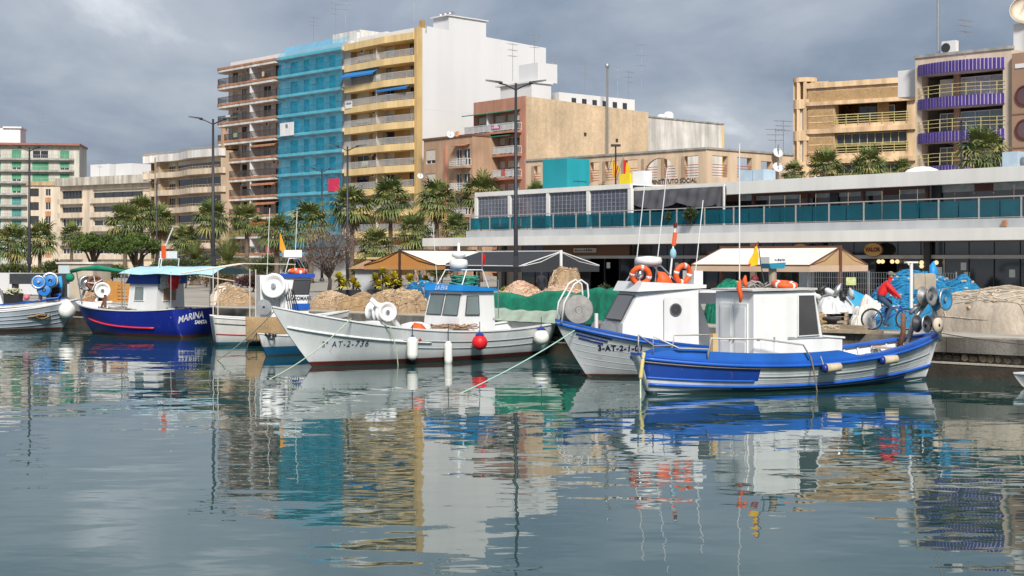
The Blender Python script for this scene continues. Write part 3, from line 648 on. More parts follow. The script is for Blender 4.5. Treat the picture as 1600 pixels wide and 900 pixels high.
# ------------------------------------------------------------------ right: tan block with round tower, purple tiled block, brown block
B = Bld('apartment_building', 'tan apartment building with round corner tower and brick bands', (1262, 150), (1432, 144))
o, L = B.o, B.L; zt = B.sz(126, L*0.5)
f_ = lambda py: B.sz(py, L*0.5)
body(o, PALEF, L, 14, 0, zt)
xs = B.sx(1304); xe = B.sx(1417)
lv = [(f_(136), f_(160)), (f_(160), f_(193)), (f_(193), f_(207)), (f_(207), f_(238)), (f_(238), f_(256)), (f_(256), f_(288))]
holes = [(xs, xe, f_(192), f_(160)), (xs, xe, f_(238), f_(206)), (xs, xe, f_(285), f_(254))]
wall_holes(MB(), 0, L, 0, zt, holes, 0, 1.3).build('facade_wall', PALEF, o)
for h in holes[:1]:
    window(o, xs+2.2, xs+5.0, h[2]+0.1, h[3]-0.3, 1.25, FRAMEB, 3); window(o, xe-3.2, xe-1.6, h[2]+0.9, h[3]-0.3, 1.25, FRAMEW, 1)
    MB().box(xs+5.4, xe-3.4, 1.15, 1.28, h[2], h[3]).build('brick_panel', TILEB, o)
window(o, xs+0.1, xe-0.1, holes[1][2]+0.8, holes[1][3]-0.1, 0.35, RAILY, 9)
window(o, xs+0.1, xe-0.1, holes[2][2]+0.8, holes[2][3]-0.1, 0.35, RAILY, 9)
for h in holes:
    m = MB()
    for k in range(4): m.box(xs, xe+0.2, -0.12, -0.08, h[2]+0.12+0.26*k, h[2]+0.19+0.26*k)
    for k in range(7): x = xs + (xe-xs)*k/6; m.box(x-0.03, x+0.03, -0.1, -0.06, h[2]-0.1, h[2]+1.0)
    m.build('railing', RAILY, o)
for za, zb in ((f_(155), f_(139)), (f_(198), f_(168)), (f_(246), f_(212)), (f_(292), f_(262))):
    x1 = L-0.3 if za > f_(160) else xs-0.15
    MB().box(0.1, x1, -0.06, 0.0, za, zb).build('brick_band', TILEB, o)
    if za < f_(160):
        for k in (0.33, 0.66): MB().box(0.1, x1, -0.09, -0.06, za+(zb-za)*k-0.05, za+(zb-za)*k+0.05).build('string_course', PALEF, o)
MB().box(-0.1, L+0.1, -0.25, 0.1, zt-0.5, zt+0.05).build('cornice', PALEF, o)
MB().box(-0.05, L, -0.35, 0.0, f_(161.5), f_(155.5)).box(-0.05, L, -0.3, 0.0, f_(206), f_(198.5)).box(-0.05, L, -0.3, 0.0, f_(254), f_(246.5)).build('floor_band', PALEF, o)
tw = B.sx(1251); rt = 1.25; twz = f_(115)
def ringwall(mb, r0, r1, z0, z1, c, n=20, a0=0, a1=2*math.pi):
    pts = [(c[0]+r1*math.cos(a0+(a1-a0)*k/n), c[1]+r1*math.sin(a0+(a1-a0)*k/n)) for k in range(n+1)]
    inn = [(c[0]+r0*math.cos(a0+(a1-a0)*k/n), c[1]+r0*math.sin(a0+(a1-a0)*k/n)) for k in range(n+1)][::-1]
    return mb.prism(pts + inn, z0, z1)
c_ = (tw+0.15, 0.9); m = MB()
for za, zb in ((0, f_(250)), (f_(216), f_(200)), (f_(165), f_(150)), (f_(122), twz)): MB().lathe([(rt, za), (rt, zb), (0.01, zb)], 22, Matrix.Translation((c_[0], c_[1], 0))).build('tower_drum', PALEF, o)
m = MB()
for k in range(9): a_ = 2*math.pi*k/9+0.2; m.box(-0.16, 0.16, -0.16, 0.16, 0, twz-0.4, Matrix.Translation((c_[0]+(rt-0.2)*math.cos(a_), c_[1]+(rt-0.2)*math.sin(a_), 0)))
m.build('tower_mullions', PALEF, o)
MB().lathe([(rt-0.35, 0), (rt-0.35, f_(150))], 18, Matrix.Translation((c_[0], c_[1], 0))).build('tower_shutters', SHUTC, o)
MB().box(c_[0]+0.6, c_[0]+2.6, 0.6, 1.0, f_(135), f_(122)).build('tower_link', PALEF, o)
PA, PB = (1430, 126), (1581, 120)
B = Bld('apartment_building', 'cream apartment building with curved balconies faced in purple tiles', PA, PB)
o, L = B.o, B.L; zt = B.sz(84, L*0.5); f_ = lambda py: B.sz(py, L*0.5)
body(o, CREAM, L, 12, 0, zt); x0, x1 = B.sx(1440), B.sx(1567)
fls = [(f_(152), f_(113)), (f_(206), f_(167)), (f_(258), f_(221)), (f_(310), f_(272))]
holes = [(x0, x1, a_, b_) for a_, b_ in fls]
wall_holes(MB(), 0, L, 0, zt, holes, 0, 1.2).build('facade_wall', mat('warm_cream', (0.56, 0.46, 0.36), 0.85, 0.1, 0.3, streak=0.15), o)
PURP = [mat('purple_tile_%d' % i, c, 0.25, 0.25, 3, fine=0.2, bs=14) for i, c in enumerate(((0.065, 0.036, 0.21), (0.08, 0.046, 0.25), (0.055, 0.031, 0.175)))]
MAUVE = mat('mauve_grout', (0.42, 0.36, 0.50), 0.7, 0.1)
def bulge(t): return -0.10 - 1.0*max(0.0, math.sin(math.pi*min(1, t*1.02)))**0.8
for zi, (a_, b_) in enumerate([(f_(113), f_(96))] + [(f_(167), f_(151)), (f_(221), f_(205)), (f_(275), f_(258)), (f_(325), f_(310))]):
    n_ = 26; pts = [(x0-0.3+(x1-x0+0.5)*k/n_, bulge(k/n_)) for k in range(n_+1)]
    MB().prism([(x1+0.2, 1.1), (x0-0.3, 1.1)] + pts, a_+0.02, b_-0.02).build('balcony', MAUVE, o)
    tile = None
    for k in range(n_):
        p, q = Vector((*pts[k], 0)), Vector((*pts[k+1], 0)); d = q-p; Ld = d.length
        t_ = MB().box(0.045, Ld-0.045, -0.035, 0.0, a_-0.03, b_+0.01).build('tile', PURP[(k*7+zi) % 3], o); t_.location = p; t_.rotation_euler = (0, 0, math.atan2(d.y, d.x))
    if zi:
        rp = [(p[0], p[1]+0.08, b_) for p in pts]; mm = MB()
        for hh in (0.38, 0.72, 1.05): mm.tube([(p[0], p[1], p[2]+hh) for p in rp[::2]], 0.025, 4)
        for p in rp[::4]: mm.box(p[0]-0.025, p[0]+0.025, p[1]-0.025, p[1]+0.025, p[2], p[2]+1.05)
        mm.build('railing', RAILY, o)
for i, (a_, b_) in enumerate(fls):
    W_ = x1-x0; window(o, x0+W_*0.16, x0+W_*0.34, a_, b_-0.35, 1.15, FRAMEW, 2, CURT if i == 0 else PANE, SHUTC, 1.0 if i == 0 else 0)
    window(o, x0+W_*0.42, x0+W_*0.96, a_+0.1, b_-0.3, 1.15, FRAMEW, 3, CURT if i % 2 == 0 else glass('bluish_glass', (0.10, 0.17, 0.20)))
    MB().box(x0+W_*0.345, x0+W_*0.415, 0.9, 1.19, a_, b_).build('brown_post', BROWNB, o)
MB().box(-0.1, L+0.1, -0.12, 0.3, zt, zt+0.25).build('coping', GREYF, o)
m = MB(); m.tube([(1.2, 2, zt-1), (1.2, 2, zt+5.6)], 0.14, 8); m.tube([(1.2, 2, zt+5.5), (1.2, 2, zt+5.8)], 0.2, 8); m.build('flue_pipe', METAL, o)
acu = MB().box(1.9, 3.2, 1.2, 1.8, zt+0.25, zt+1.45).build('air_conditioner', WRENDER, o); MB().lathe([(0.01, 0), (0.42, 0), (0.42, 0.03), (0.01, 0.03)], 14, Matrix.Translation((2.3, 1.19, zt+0.85)) @ Matrix.Rotation(R(90), 4, 'X')).build('fan', DARKM, acu)
MB().box(-2.2, -0.4, 1, 4, zt-3.2, zt-0.8).build('roof_hut', WRENDER, o)
B = Bld('apartment_building', 'brown stone building with round porthole windows at the right edge', (1581, 119.5), (1720, 114))
o, L = B.o, B.L; BRS = mat('brown_stone', (0.34, 0.215, 0.15), 0.7, 0.12, 0.4, fine=0.1)
zt = B.sz(84, 0); body(o, BRS, L, 12, 0, zt, True)
for py in (149, 202, 254):
    x_, z_ = B.sx(1602), B.sz(py, 1.3)
    M = Matrix.Translation((x_, -0.02, z_)) @ Matrix.Rotation(R(90), 4, 'X')
    f = MB().lathe([(0.72, 0), (0.72, 0.10), (0.86, 0.10), (0.86, -0.04)], 28, M).build('porthole_frame', mat('maroon_frame', (0.10, 0.03, 0.03), 0.5), o)
    MB().lathe([(0.01, 0.03), (0.74, 0.03)], 28, M).build('pane', glass('maroon_glass', (0.10, 0.05, 0.055)), f)
    MB().box(0, L, -0.05, 0.0, z_-1.55, z_-1.45).build('joint_band', mat('stone_joint', (0.22, 0.14, 0.10), 0.8), o)
MB().box(-1.4, 4.5, 3, 9, zt-0.2, zt+3.0).box(1.0, 6, 2, 9, zt, zt+4.0).build('penthouse', WRENDER, o)
MB().box(0.55, 1.35, 2.96, 3.0, zt+1.2, zt+2.1).build('penthouse_window', PANE, o)
MB().box(0.3, 1.1, -0.06, 0.0, B.sz(103, 0.7)-0.18, B.sz(103, 0.7)+0.18).build('sign_plate', WHITE, o)
dish(1606, 122, HZ(14, 122), 1.5, R(-25), 'large cream dish at the top right corner roof', CREAM, 2.0)
for px, Z, py, h, lb in ((490, 214, 62, 3.4, 'aerial above blue netting, left one'), (540, 207, 42, 4.0, 'tall aerial beside the big roof dish'), (524, 212, 52, 4.5, 'thin mast left of the big roof dish'),
                       (647, 200, 30, 4.8, 'mast above the lift house of the yellow block'), (801, 188, 122, 4.6, 'aerial in front of white wall, left of the tall mast'), (835, 190, 108, 4.6, 'tall bare mast on the red house penthouse'),
                       (864, 192, 108, 1.8, 'aerial with orange reflector at the white wall edge'), (914, 196, 146, 4.2, 'aerial with many rods above sandy wall, left'), (965, 199, 158, 5.0, 'aerial on roof rooms above sandy wall, middle'),
                       (982, 200, 158, 4.2, 'aerial with grid reflector above sandy wall'), (1002, 202, 162, 8.6, 'tallest lattice aerial at the end of the sandy wall'), (1212, 131, 250, 2.9, 'aerial carrying two dishes on institute roof'),
                       (1508, 121, 82, 2.8, 'aerial on the purple balcony building'), (156, 276, 278, 3.4, 'aerial on the low cream building'), (64, 345, 210, 5.0, 'aerial on green shuttered building'), (1224, 131, 232, 2.6, 'thin leaning aerial beside the institute dishes')):
    antenna(px, Z, HZ(py, Z), h, lb)
dish(1216, 130.5, HZ(238, 130), 0.5, R(15), 'upper white dish on institute roof pole', None, 0.2); dish(1216, 130.4, HZ(261, 130), 0.52, R(15), 'lower white dish on institute roof pole', None, 0.2)
tag(MB().tube([(*P(1216, 130.6), HZ(284, 130)), (*P(1216, 130.6), HZ(225, 130))], 0.06, 6).build('dish_pole', METAL), 'grey pole carrying two white dishes on the institute roof', 'pole')
# ------------------------------------------------------------------ waterfront restaurant building
RSA, RSB = (660, 110), (1720, 66.9)
B = Bld('restaurant_building', 'long low white waterfront building with glass terrace and shopfronts', RSA, RSB)
o, L = B.o, B.L; GF = 2.6
FASC = mat('white_fascia', (0.70, 0.69, 0.665), 0.6, 0.05, 0.2, streak=0.07); GREYB = mat('grey_upstand', (0.40, 0.415, 0.43), 0.6, 0.06, 0.3, streak=0.1)
DGL = glass('dark_shop_glass', (0.016, 0.020, 0.026), 0.05); BGL = glass('brown_terrace_glass', (0.028, 0.022, 0.024), 0.08)
TEAL = glass('teal_balustrade_glass', (0.006, 0.105, 0.145), 0.05, 0.46, (0.26, 0.70, 0.80), 0.7)
ALU = mat('aluminium', (0.48, 0.47, 0.44), 0.4, 0.1, 3, metal=0.5); BROWNP = mat('brown_post', (0.13, 0.055, 0.04), 0.6, 0.15)
MB().box(0, L, 0, 16, 3.3, 3.92).build('canopy_slab', FASC, o)
MB().box(4.0, L, 1.2, 16, 3.92, 4.42).build('terrace_upstand', GREYB, o)
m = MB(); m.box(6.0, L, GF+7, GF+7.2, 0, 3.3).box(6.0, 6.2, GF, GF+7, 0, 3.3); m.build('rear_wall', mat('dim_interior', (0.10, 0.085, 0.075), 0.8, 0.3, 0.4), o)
# shopfront panes between mullions, header and transom lights
x = 9.0; k = 0; HD = 2.36
sx_door = (B.sx(915, GF), B.sx(968, GF)); sx_door2 = (B.sx(1354, GF), B.sx(1389, GF))
while x < L-0.5:
    wd = 1.5
    cx = x+wd/2; isdoor = sx_door[0] < cx < sx_door[1] or sx_door2[0] < cx < sx_door2[1]
    if not isdoor: MB().box(x+0.03, x+wd-0.03, GF, GF+0.02, 0.08, HD).build('shop_pane', DGL, o)
    MB().box(x+0.03, x+wd-0.03, GF+0.01, GF+0.03, HD+0.22, 3.3).build('transom_pane', BGL if x < 30 else DGL, o)
    MB().box(x-0.025, x+0.025, GF-0.05, GF+0.06, 0, HD).build('mullion', DARKM if k % 4 else ALU, o)
    x += wd; k += 1
MB().box(9.0, L, GF-0.12, GF+0.1, HD, HD+0.2).build('header_beam', GREYB, o)
MB().box(6.2, 9.0, GF-0.05, GF+0.1, 0, 3.3).build('end_wall', mat('beige_panel', (0.30, 0.26, 0.21), 0.7, 0.15, 0.6), o)
for px in (1180, 1285, 1452, 790): MB().box(B.sx(px, GF)-0.2, B.sx(px, GF)+0.2, GF-0.25, GF-0.06, 0, 3.3).build('column', CREAM if px == 1180 else DARKM, o)
MB().box(B.sx(850, GF), B.sx(985, GF), GF-0.1, GF, HD+0.22, 3.29).build('brown_signboard', mat('brown_signboard', (0.12, 0.06, 0.035), 0.6, 0.1), o)
sg = MB().box(B.sx(899, GF), B.sx(934, GF), GF-0.17, GF-0.11, 2.78, 3.08).build('sign_plate', mat('grey_sign', (0.42, 0.42, 0.40), 0.6), o)
strokes(lambda u, v: (B.sx(900, GF)+0.12+u, GF-0.18, 2.86+v), B.sx(931, GF)-B.sx(900, GF)-.2, .15, 8, TEXT_DARK, sg, 7)
cxs = B.sx(1364, GF-0.6); n_ = 28
M = Matrix.Translation((cxs, GF-0.55, 2.86)) @ Matrix.Rotation(R(90), 4, 'X') @ Matrix.Diagonal((1.0, 0.62, 1, 1))
sg = MB().lathe([(0.01, 0.06), (0.62, 0.06), (0.62, -0.06), (0.01, -0.06)], n_, M).build('oval_sign', mat('gold_sign', (0.58, 0.36, 0.12), 0.5, 0.05), o)
MB().lathe([(0.60, 0.062), (0.64, 0.07), (0.655, 0.0)], n_, M).build('oval_rim', BROWNP, sg)
lettering('VALOR', 0.31, lambda u, v: (cxs-0.50+u, GF-0.63, 2.76+v), mat('maroon_letters', (0.16, 0.02, 0.02), 0.6, 0), sg, bold=0.018)
M2 = Matrix.Translation((B.sx(1250, GF-0.6), GF-0.55, 2.84)) @ Matrix.Rotation(R(90), 4, 'X') @ Matrix.Diagonal((1.0, 0.62, 1, 1))
MB().lathe([(0.01, 0.06), (0.62, 0.06), (0.62, -0.06), (0.01, -0.06)], n_, M2).build('oval_sign', _M['gold_sign'], o)
GLOBE = bpy.data.materials.new('lit_globe'); GLOBE.use_nodes = True; bb = GLOBE.node_tree.nodes['Principled BSDF']; bb.inputs['Base Color'].default_value = (0.8, 0.6, 0.35, 1); bb.inputs['Emission Color'].default_value = (1, 0.72, 0.38, 1); bb.inputs['Emission Strength'].default_value = 0.6
for px, zz in ((1373, 2.2), (1379, 2.2), (1394, 2.2), (1402, 2.2), (1440, 2.15), (1440, 1.95), (1463, 2.15), (1422, 2.1)):
    lp = MB().ball((B.sx(px, GF-0.35), GF-0.35, zz), 0.12, 10, 7).build('globe_lamp', GLOBE, o, True)
    MB().tube([(B.sx(px, GF-0.35), GF-0.35, zz+0.1), (B.sx(px, GF-0.35), GF-0.35, HD)], 0.012, 4).build('cord', DARKM, lp)
PAPER = mat('paper_notice', (0.55, 0.62, 0.60), 0.7, 0.1)
for px, zz in ((1511, 1.25), (1506, 1.75), (1582, 1.4), (1058, 1.7), (951, 1.7), (1468, 1.5)): MB().box(B.sx(px, GF)-0.17, B.sx(px, GF)+0.17, GF-0.03, GF-0.012, zz, zz+0.4).build('notice', PAPER, o)
MB().box(B.sx(1249, GF), B.sx(1272, GF), GF-0.04, GF-0.015, 0.3, 2.2).build('grey_door', mat('grey_door', (0.34, 0.38, 0.42), 0.5, 0.1), o)
# terrace: balustrade of teal panels between posts
yb = 1.35; x0 = B.sx(735, yb); nb = 0; x = x0
m = MB().box(x0, L, yb-0.04, yb+0.04, 5.50, 5.56).build('top_rail', ALU, o); MB().box(x0, L, yb-0.03, yb+0.03, 4.46, 4.50).build('bottom_rail', ALU, o)
while x < L-1.0:
    MB().box(x-0.035, x+0.035, yb-0.06, yb+0.05, 4.42, 5.5).build('post', ALU, o)
    for k in range(2): MB().box(x+0.05+k*1.18, x+0.05+k*1.18+1.12, yb-0.012, yb+0.012, 4.52, 5.38).build('glass_panel', TEAL, o)
    x += 2.42
# pergola with roll-down gridded sheets
yp = 2.0; xp0, xp1 = B.sx(745, yp), B.sx(985, yp); zr = 7.35
GRID = mat('roll_down_grid', (0.42, 0.42, 0.46), 0.6); FOIL = glass('clear_foil', (0.15, 0.165, 0.21), 0.10, 0.42, (0.8, 0.84, 0.95))
MB().box(xp0-0.1, xp1+0.1, yp-0.12, yp+0.12, zr-0.32, zr).build('pergola_beam', FASC, o)
MB().box(xp0-0.1, xp1+0.1, yp+0.13, yp+6, zr-0.10, zr-0.02).build('pergola_roof', FASC, o)
pxs = [745, 797, 857, 920, 985]
for px in pxs: x = B.sx(px, yp); MB().box(x-0.16, x+0.16, yp-0.10, yp+0.14, 4.42, zr-0.33).build('pergola_post', FASC, o)
for pa, pb in zip(pxs[:-1], pxs[1:]):
    a_, b_ = B.sx(pa, yp)+0.2, B.sx(pb, yp)-0.2
    f = MB().box(a_, b_, yp+0.02, yp+0.03, 5.3, zr-0.36).build('roll_sheet', FOIL, o); m = MB()
    n_ = 9
    for k in range(n_+1): x = a_+(b_-a_)*k/n_; m.box(x-0.008, x+0.008, yp, yp+0.015, 5.3, zr-0.36)
    for k in range(7): z = 5.3+(zr-5.66)*k/6; m.box(a_, b_, yp-0.001, yp+0.016, z-0.008, z+0.008)
    m.build('sheet_grid', GRID, f)
MB().box(xp0, xp1, yp+5.5, yp+5.7, 4.42, zr-0.12).build('pergola_back', mat('dusk_wall', (0.26, 0.26, 0.30), 0.8, 0.5, 0.5), o)
# upper storey under the long roof
yu = 4.2; xu0 = B.sx(985, 2.4)
RZ0, RZ1 = 6.35, 7.12
m = MB(); m.extr([(xu0, 2.4, RZ0), (xu0, 2.4, RZ1), (xu0, 15, RZ1+0.25), (xu0, 15, RZ0+0.5), (xu0, 5.0, RZ0+0.1)], (L-xu0, 0, 0)); m.build('roof', FASC, o)
x = B.sx(1135, yu); k = 0
while x < L-0.5:
    MB().box(x+0.02, x+1.18, yu, yu+0.02, 4.42, 6.0).build('terrace_pane', BGL, o); MB().box(x+0.02, x+1.18, yu+0.01, yu+0.03, 6.0, 6.40).build('blind_box', CURT if k % 5 else BROWNP, o); x += 1.2; k += 1
for px in (1177, 1261, 1348, 1448): x = B.sx(px, yu-0.4); MB().box(x-0.09, x+0.09, yu-0.45, yu-0.25, 4.42, RZ0+0.05).build('brown_post', BROWNP, o)
for px in (1303, 1463): x = B.sx(px, yu-0.1); MB().box(x-0.3, x+0.3, yu-0.12, yu-0.01, 4.42, RZ0+0.1).build('dark_pier', DARKM, o)
MB().box(B.sx(1177, yu-0.6), B.sx(1450, yu-0.6), yu-0.62, yu-0.5, RZ0-0.12, RZ0+0.03).build('eaves_beam', BROWNP, o)
# grey drape hung under the roof edge
DRAPE = mat('grey_drape', (0.10, 0.10, 0.115), 0.8, 0.2, 1.0); xa, xb = B.sx(988, 2.3), B.sx(1134, 2.3); vs = []; nx, nz_ = 50, 8
for j in range(nz_+1):
    for i in range(nx+1):
        t_ = i/nx; sag = 0.9 + 0.35*abs(math.sin(t_*math.pi*2)); z = RZ1-0.25 - sag*j/nz_ * (1.2 if t_ > 0.9 else 1)
        vs.append((xa+(xb-xa)*t_, 2.3-0.06*math.sin(t_*60+j*0.4)-0.05*noise.noise((t_*9, j*0.3, 0)), z))
MB().add(vs, [(j*(nx+1)+i, (j+1)*(nx+1)+i, (j+1)*(nx+1)+i+1, j*(nx+1)+i+1) for j in range(nz_) for i in range(nx)]).build('grey_drape', DRAPE, o, True)
MB().box(xa, xb, 2.5+2, 2.6+2, 4.42, 6.4).build('terrace_pane', BGL, o)
x = B.sx(1132, 2.2); MB().box(x-0.05, x+0.05, 2.1, 2.2, 4.42, 7.0).build('white_post', FASC, o)
# roof top pieces
tx0, tx1 = B.sx(848, 6), B.sx(886, 6); TEALC = mat('teal_cladding', (0.012, 0.26, 0.31), 0.5, 0.06, 0.4, streak=0.08)
blk = MB(); ztb = B.sz(247, tx1, 6); ty = B.sy(921, tx1)
blk.box(tx0, tx1, 6, ty, 4.4, ztb); st_ = blk.build('stair_block', TEALC, o)
strokes(lambda u, v: (tx1+0.012, 6+(ty-6)*.27+u, ztb-1.75+v), (ty-6)*.6, .12, 12, TEXT_DARK, st_, 9)
m = MB().lathe([(1.6, 0), (1.55, 0.35), (1.2, 0.8), (0.6, 1.1), (0.01, 1.18)], 20, Matrix.Translation((B.sx(1441, 8), 8, RZ1+0.1)) @ Matrix.Diagonal((0.72, 0.7, 0.5, 1))); m.build('skylight_dome', FASC, o, True)
MB().lathe([(0.5, 0), (0.45, 0.15), (0.01, 0.35)], 16, Matrix.Translation((B.sx(1274, 8), 8, RZ1+0.1))).build('small_dome', FASC, o, True)
ACM = mat('galvanised_sheet', (0.36, 0.45, 0.53), 0.5, 0.15, 1.5)
for pa, pb, h in ((1154, 1175, 1.0), (1176, 1193, 1.0), (1566, 1590, 1.1)):
    a_, b_ = B.sx(pa, 9), B.sx(pb, 9); u_ = MB().box(a_, b_, 9, 10.2, RZ1+0.15, RZ1+0.2+h).build('air_handling_unit', ACM, o)
MB().tube([(B.sx(1590, 9), 9.5, RZ1+0.7), (B.sx(1612, 9), 9.5, RZ1+0.7)], 0.3, 12).build('duct', METAL, o, True)
MB().box(B.sx(968, 8), B.sx(984, 8), 8, 9, 6.9, 8.55).build('yellow_box', mat('yellow_box', (0.66, 0.50, 0.02), 0.6, 0.05), o)
MB().box(B.sx(985, 8), B.sx(1003, 8), 8.2, 9, 6.9, 8.7).build('white_box', WHITE, o)
MB().box(B.sx(1567, 1.15), B.sx(1573, 1.15), 1.05, 1.19, 4.0, 4.3).build('wall_light', TERRA, o)
# interior furniture glimpsed behind the glass
for px, lb in ((830, 'first'), (868, 'second'), (895, 'third'), (925, 'fourth'), (960, 'fifth')):
    x = B.sx(px, 3.2); m = MB().box(x-0.25, x+0.25, 3.0, 3.5, 4.85, 4.9)
    for sx_ in (-0.22, 0.22):
        for sy_ in (3.03, 3.47): m.box(x+sx_-0.02, x+sx_+0.02, sy_-0.02, sy_+0.02, 4.42, 4.85)
    m.box(x-0.25, x+0.25, 3.45, 3.5, 4.9, 5.3)
    tag(m.build('terrace_chair', DARKM, None, False, B.o.location, B.rz), lb + ' dark chair from the left behind the teal terrace glass', 'chair', 'chairs on the restaurant terrace')
# ------------------------------------------------------------------ trees
def leafmat(name, c, var=0.35):
    m = mat(name, c, 0.6, var, 1.2, fine=0.3, bs=6, spec=0.3); return m
PALMG = leafmat('palm_green', (0.150, 0.185, 0.055)); PALMG2 = leafmat('palm_green_dark', (0.090, 0.130, 0.042)); PALMY = leafmat('palm_yellowish', (0.27, 0.25, 0.075)); DEADP = leafmat('dead_palm', (0.20, 0.135, 0.07))
TRUNKP = mat('palm_trunk', (0.15, 0.11, 0.08), 0.9, 0.3, 4, bump=0.8, bs=12); BARK = mat('bark', (0.10, 0.075, 0.055), 0.9, 0.3, 5, bump=0.6, bs=14)
def fan_leaf(mb, base, d, size, droop, rng, nb=13):
    d = d.normalized(); side = d.cross(Vector((0, 0, 1)))
    if side.length < 0.05: side = Vector((1, 0, 0))
    side.normalize(); up = side.cross(d); hub = base + d*size*0.9 - Vector((0, 0, droop*size*0.25))
    mb.tube([base, base + d*size*0.5, hub], [0.03, 0.025, 0.02], 3)
    for k in range(nb):
        a = R(-105 + 210*k/(nb-1)) + rng.uniform(-0.06, 0.06); ln = size*(0.95 - 0.25*abs(a)/1.8)*rng.uniform(0.85, 1.1)
        dir_ = d*math.cos(a) + side*math.sin(a) + up*rng.uniform(-0.06, 0.16); dir_.normalize()
        w_ = up.cross(dir_); w_ = (w_.normalized() if w_.length > 1e-6 else side) * (0.055*size)
        mid = hub + dir_*ln*0.55; tip = hub + dir_*ln - Vector((0, 0, (0.18+droop*0.35)*ln))
        mb.add([hub - w_*0.3, hub + w_*0.3, mid + w_, mid - w_, tip], [(0, 1, 2, 3), (3, 2, 4)])
def fan_palm_meshes(seed, cr=2.3, n=46):
    rng = random.Random(seed); g = MB(); dd = MB()
    for i in range(n):
        az = i*2.399963 + rng.uniform(-0.2, 0.2); el = math.asin(max(-0.55, min(0.98, 1.0 - 1.55*(i+0.5)/n + rng.uniform(-0.1, 0.1))))
        d = Vector((math.cos(az)*math.cos(el), math.sin(az)*math.cos(el), math.sin(el)))
        g.cur = 0 if rng.random() < 0.5 else (1 if rng.random() < 0.7 else 2)
        fan_leaf(g, Vector((0, 0, rng.uniform(-0.25, 0.15))), d, cr*0.56*rng.uniform(0.85, 1.12), max(0.0, 0.75-el*0.7), rng)
    for i in range(16):
        az = rng.uniform(0, 6.28); el = R(rng.uniform(-80, -50)); d = Vector((math.cos(az)*math.cos(el), math.sin(az)*math.cos(el), math.sin(el)))
        fan_leaf(dd, Vector((0, 0, -0.3)), d, cr*0.42*rng.uniform(0.7, 1.1), 0.5, rng, 9)
    return g.mesh('crown', [PALMG, PALMG2, PALMY]), dd.mesh('dead_skirt', DEADP)
FANS = [fan_palm_meshes(s) for s in (1, 2, 3, 4)]
def trunk_mesh(h, r0, r1, seed, m=None, lean=0.0):
    rng = random.Random(seed); n = 12; pts = []; rr = []
    for k in range(n+1):
        t = k/n; pts.append((lean*t*t + 0.04*math.sin(3*t+seed), 0.04*math.cos(2.3*t+seed), h*t)); rr.append((r0+(r1-r0)*t)*(1.0+0.06*(k % 2))*(1.35 if k == 0 else 1))
    return MB().tube(pts, rr, 9).mesh('trunk', m or TRUNKP, True)
def fan_palm(px, py, Z, rad, label, seed, group='fan palms along the promenade'):
    p = P(px, Z); h = HZ(py, Z) - QZ; o = thing('fan_palm', label, 'palm tree', (p.x, p.y, QZ), seed*1.7, group)
    me, ds = FANS[seed % 4]; put(trunk_mesh(h, 0.26, 0.19, seed), 'trunk', o)
    c = put(me, 'crown', o, (0, 0, h)); s_ = rad/FPX*Z/1.88*(.9+.2*((seed*37) % 10)/10); c.rotation_euler = (R(((seed*53) % 17)-8), R(((seed*29) % 15)-7), 0); c.scale = (s_, s_, s_*1.02); d = put(ds, 'dead_skirt', o, (0, 0, h)); d.scale = (s_, s_, s_); return o
for i, (px, py, Z, rad, lb) in enumerate((
    (550, 322, 146, 35, 'tall fan palm before yellow block corner, left of tallest middle palm'), (610, 308, 148, 36, 'tall fan palm with full crown before the yellow balconies'), (683, 312, 140, 39, 'big fan palm in front of the small brown house'),
    (750, 303, 142, 32, 'fan palm below the red house, right of the brown house palm'), (587, 382, 110, 30, 'short fan palm behind the thatched kiosk'), (648, 362, 120, 33, 'mid height fan palm above the orange pavilion'),
    (485, 347, 136, 33, 'fan palm before the blue netting'), (432, 362, 128, 29, 'fan palm before the orange awning balcony'), (385, 342, 150, 28, 'fan palm under the terracotta balconies, right of the tall lamp'),
    (332, 340, 150, 34, 'broad fan palm crossed by the tall lamp post at the block corner'), (712, 356, 122, 24, 'small fan palm left of the white canopy end'), (838, 302, 128, 20, 'palm crown just left of the teal roof block'),
    (944, 300, 126, 15, 'tiny palm crown just right of teal roof block'), (1290, 262, 108, 30, 'left palm of the pair above the white roof by the tan building'), (1358, 257, 107, 30, 'right palm of the pair above white roof by the tan building'),
    (1240, 270, 112, 20, 'small palm behind roof left of the tan building'), (1535, 236, 100, 38, 'large palm in front of the purple tiled balconies'), (18, 378, 190, 30, 'leftmost fan palm at the picture edge'),
    (62, 372, 200, 30, 'fan palm beside the left lamp post'), (112, 367, 205, 22, 'fan palm before cream block, left of the pines'), (196, 346, 170, 30, 'fan palm rising behind the left pine'),
    (222, 330, 175, 27, 'tall fan palm behind the right pine'), (290, 372, 150, 26, 'fan palm right of the pines'), (250, 345, 185, 24, 'fan palm before the wavy balconies'), (1410, 264, 113, 18, 'small palm top behind roof beside skylight dome'))):
    fan_palm(px, py, Z, rad, lb, i+1)
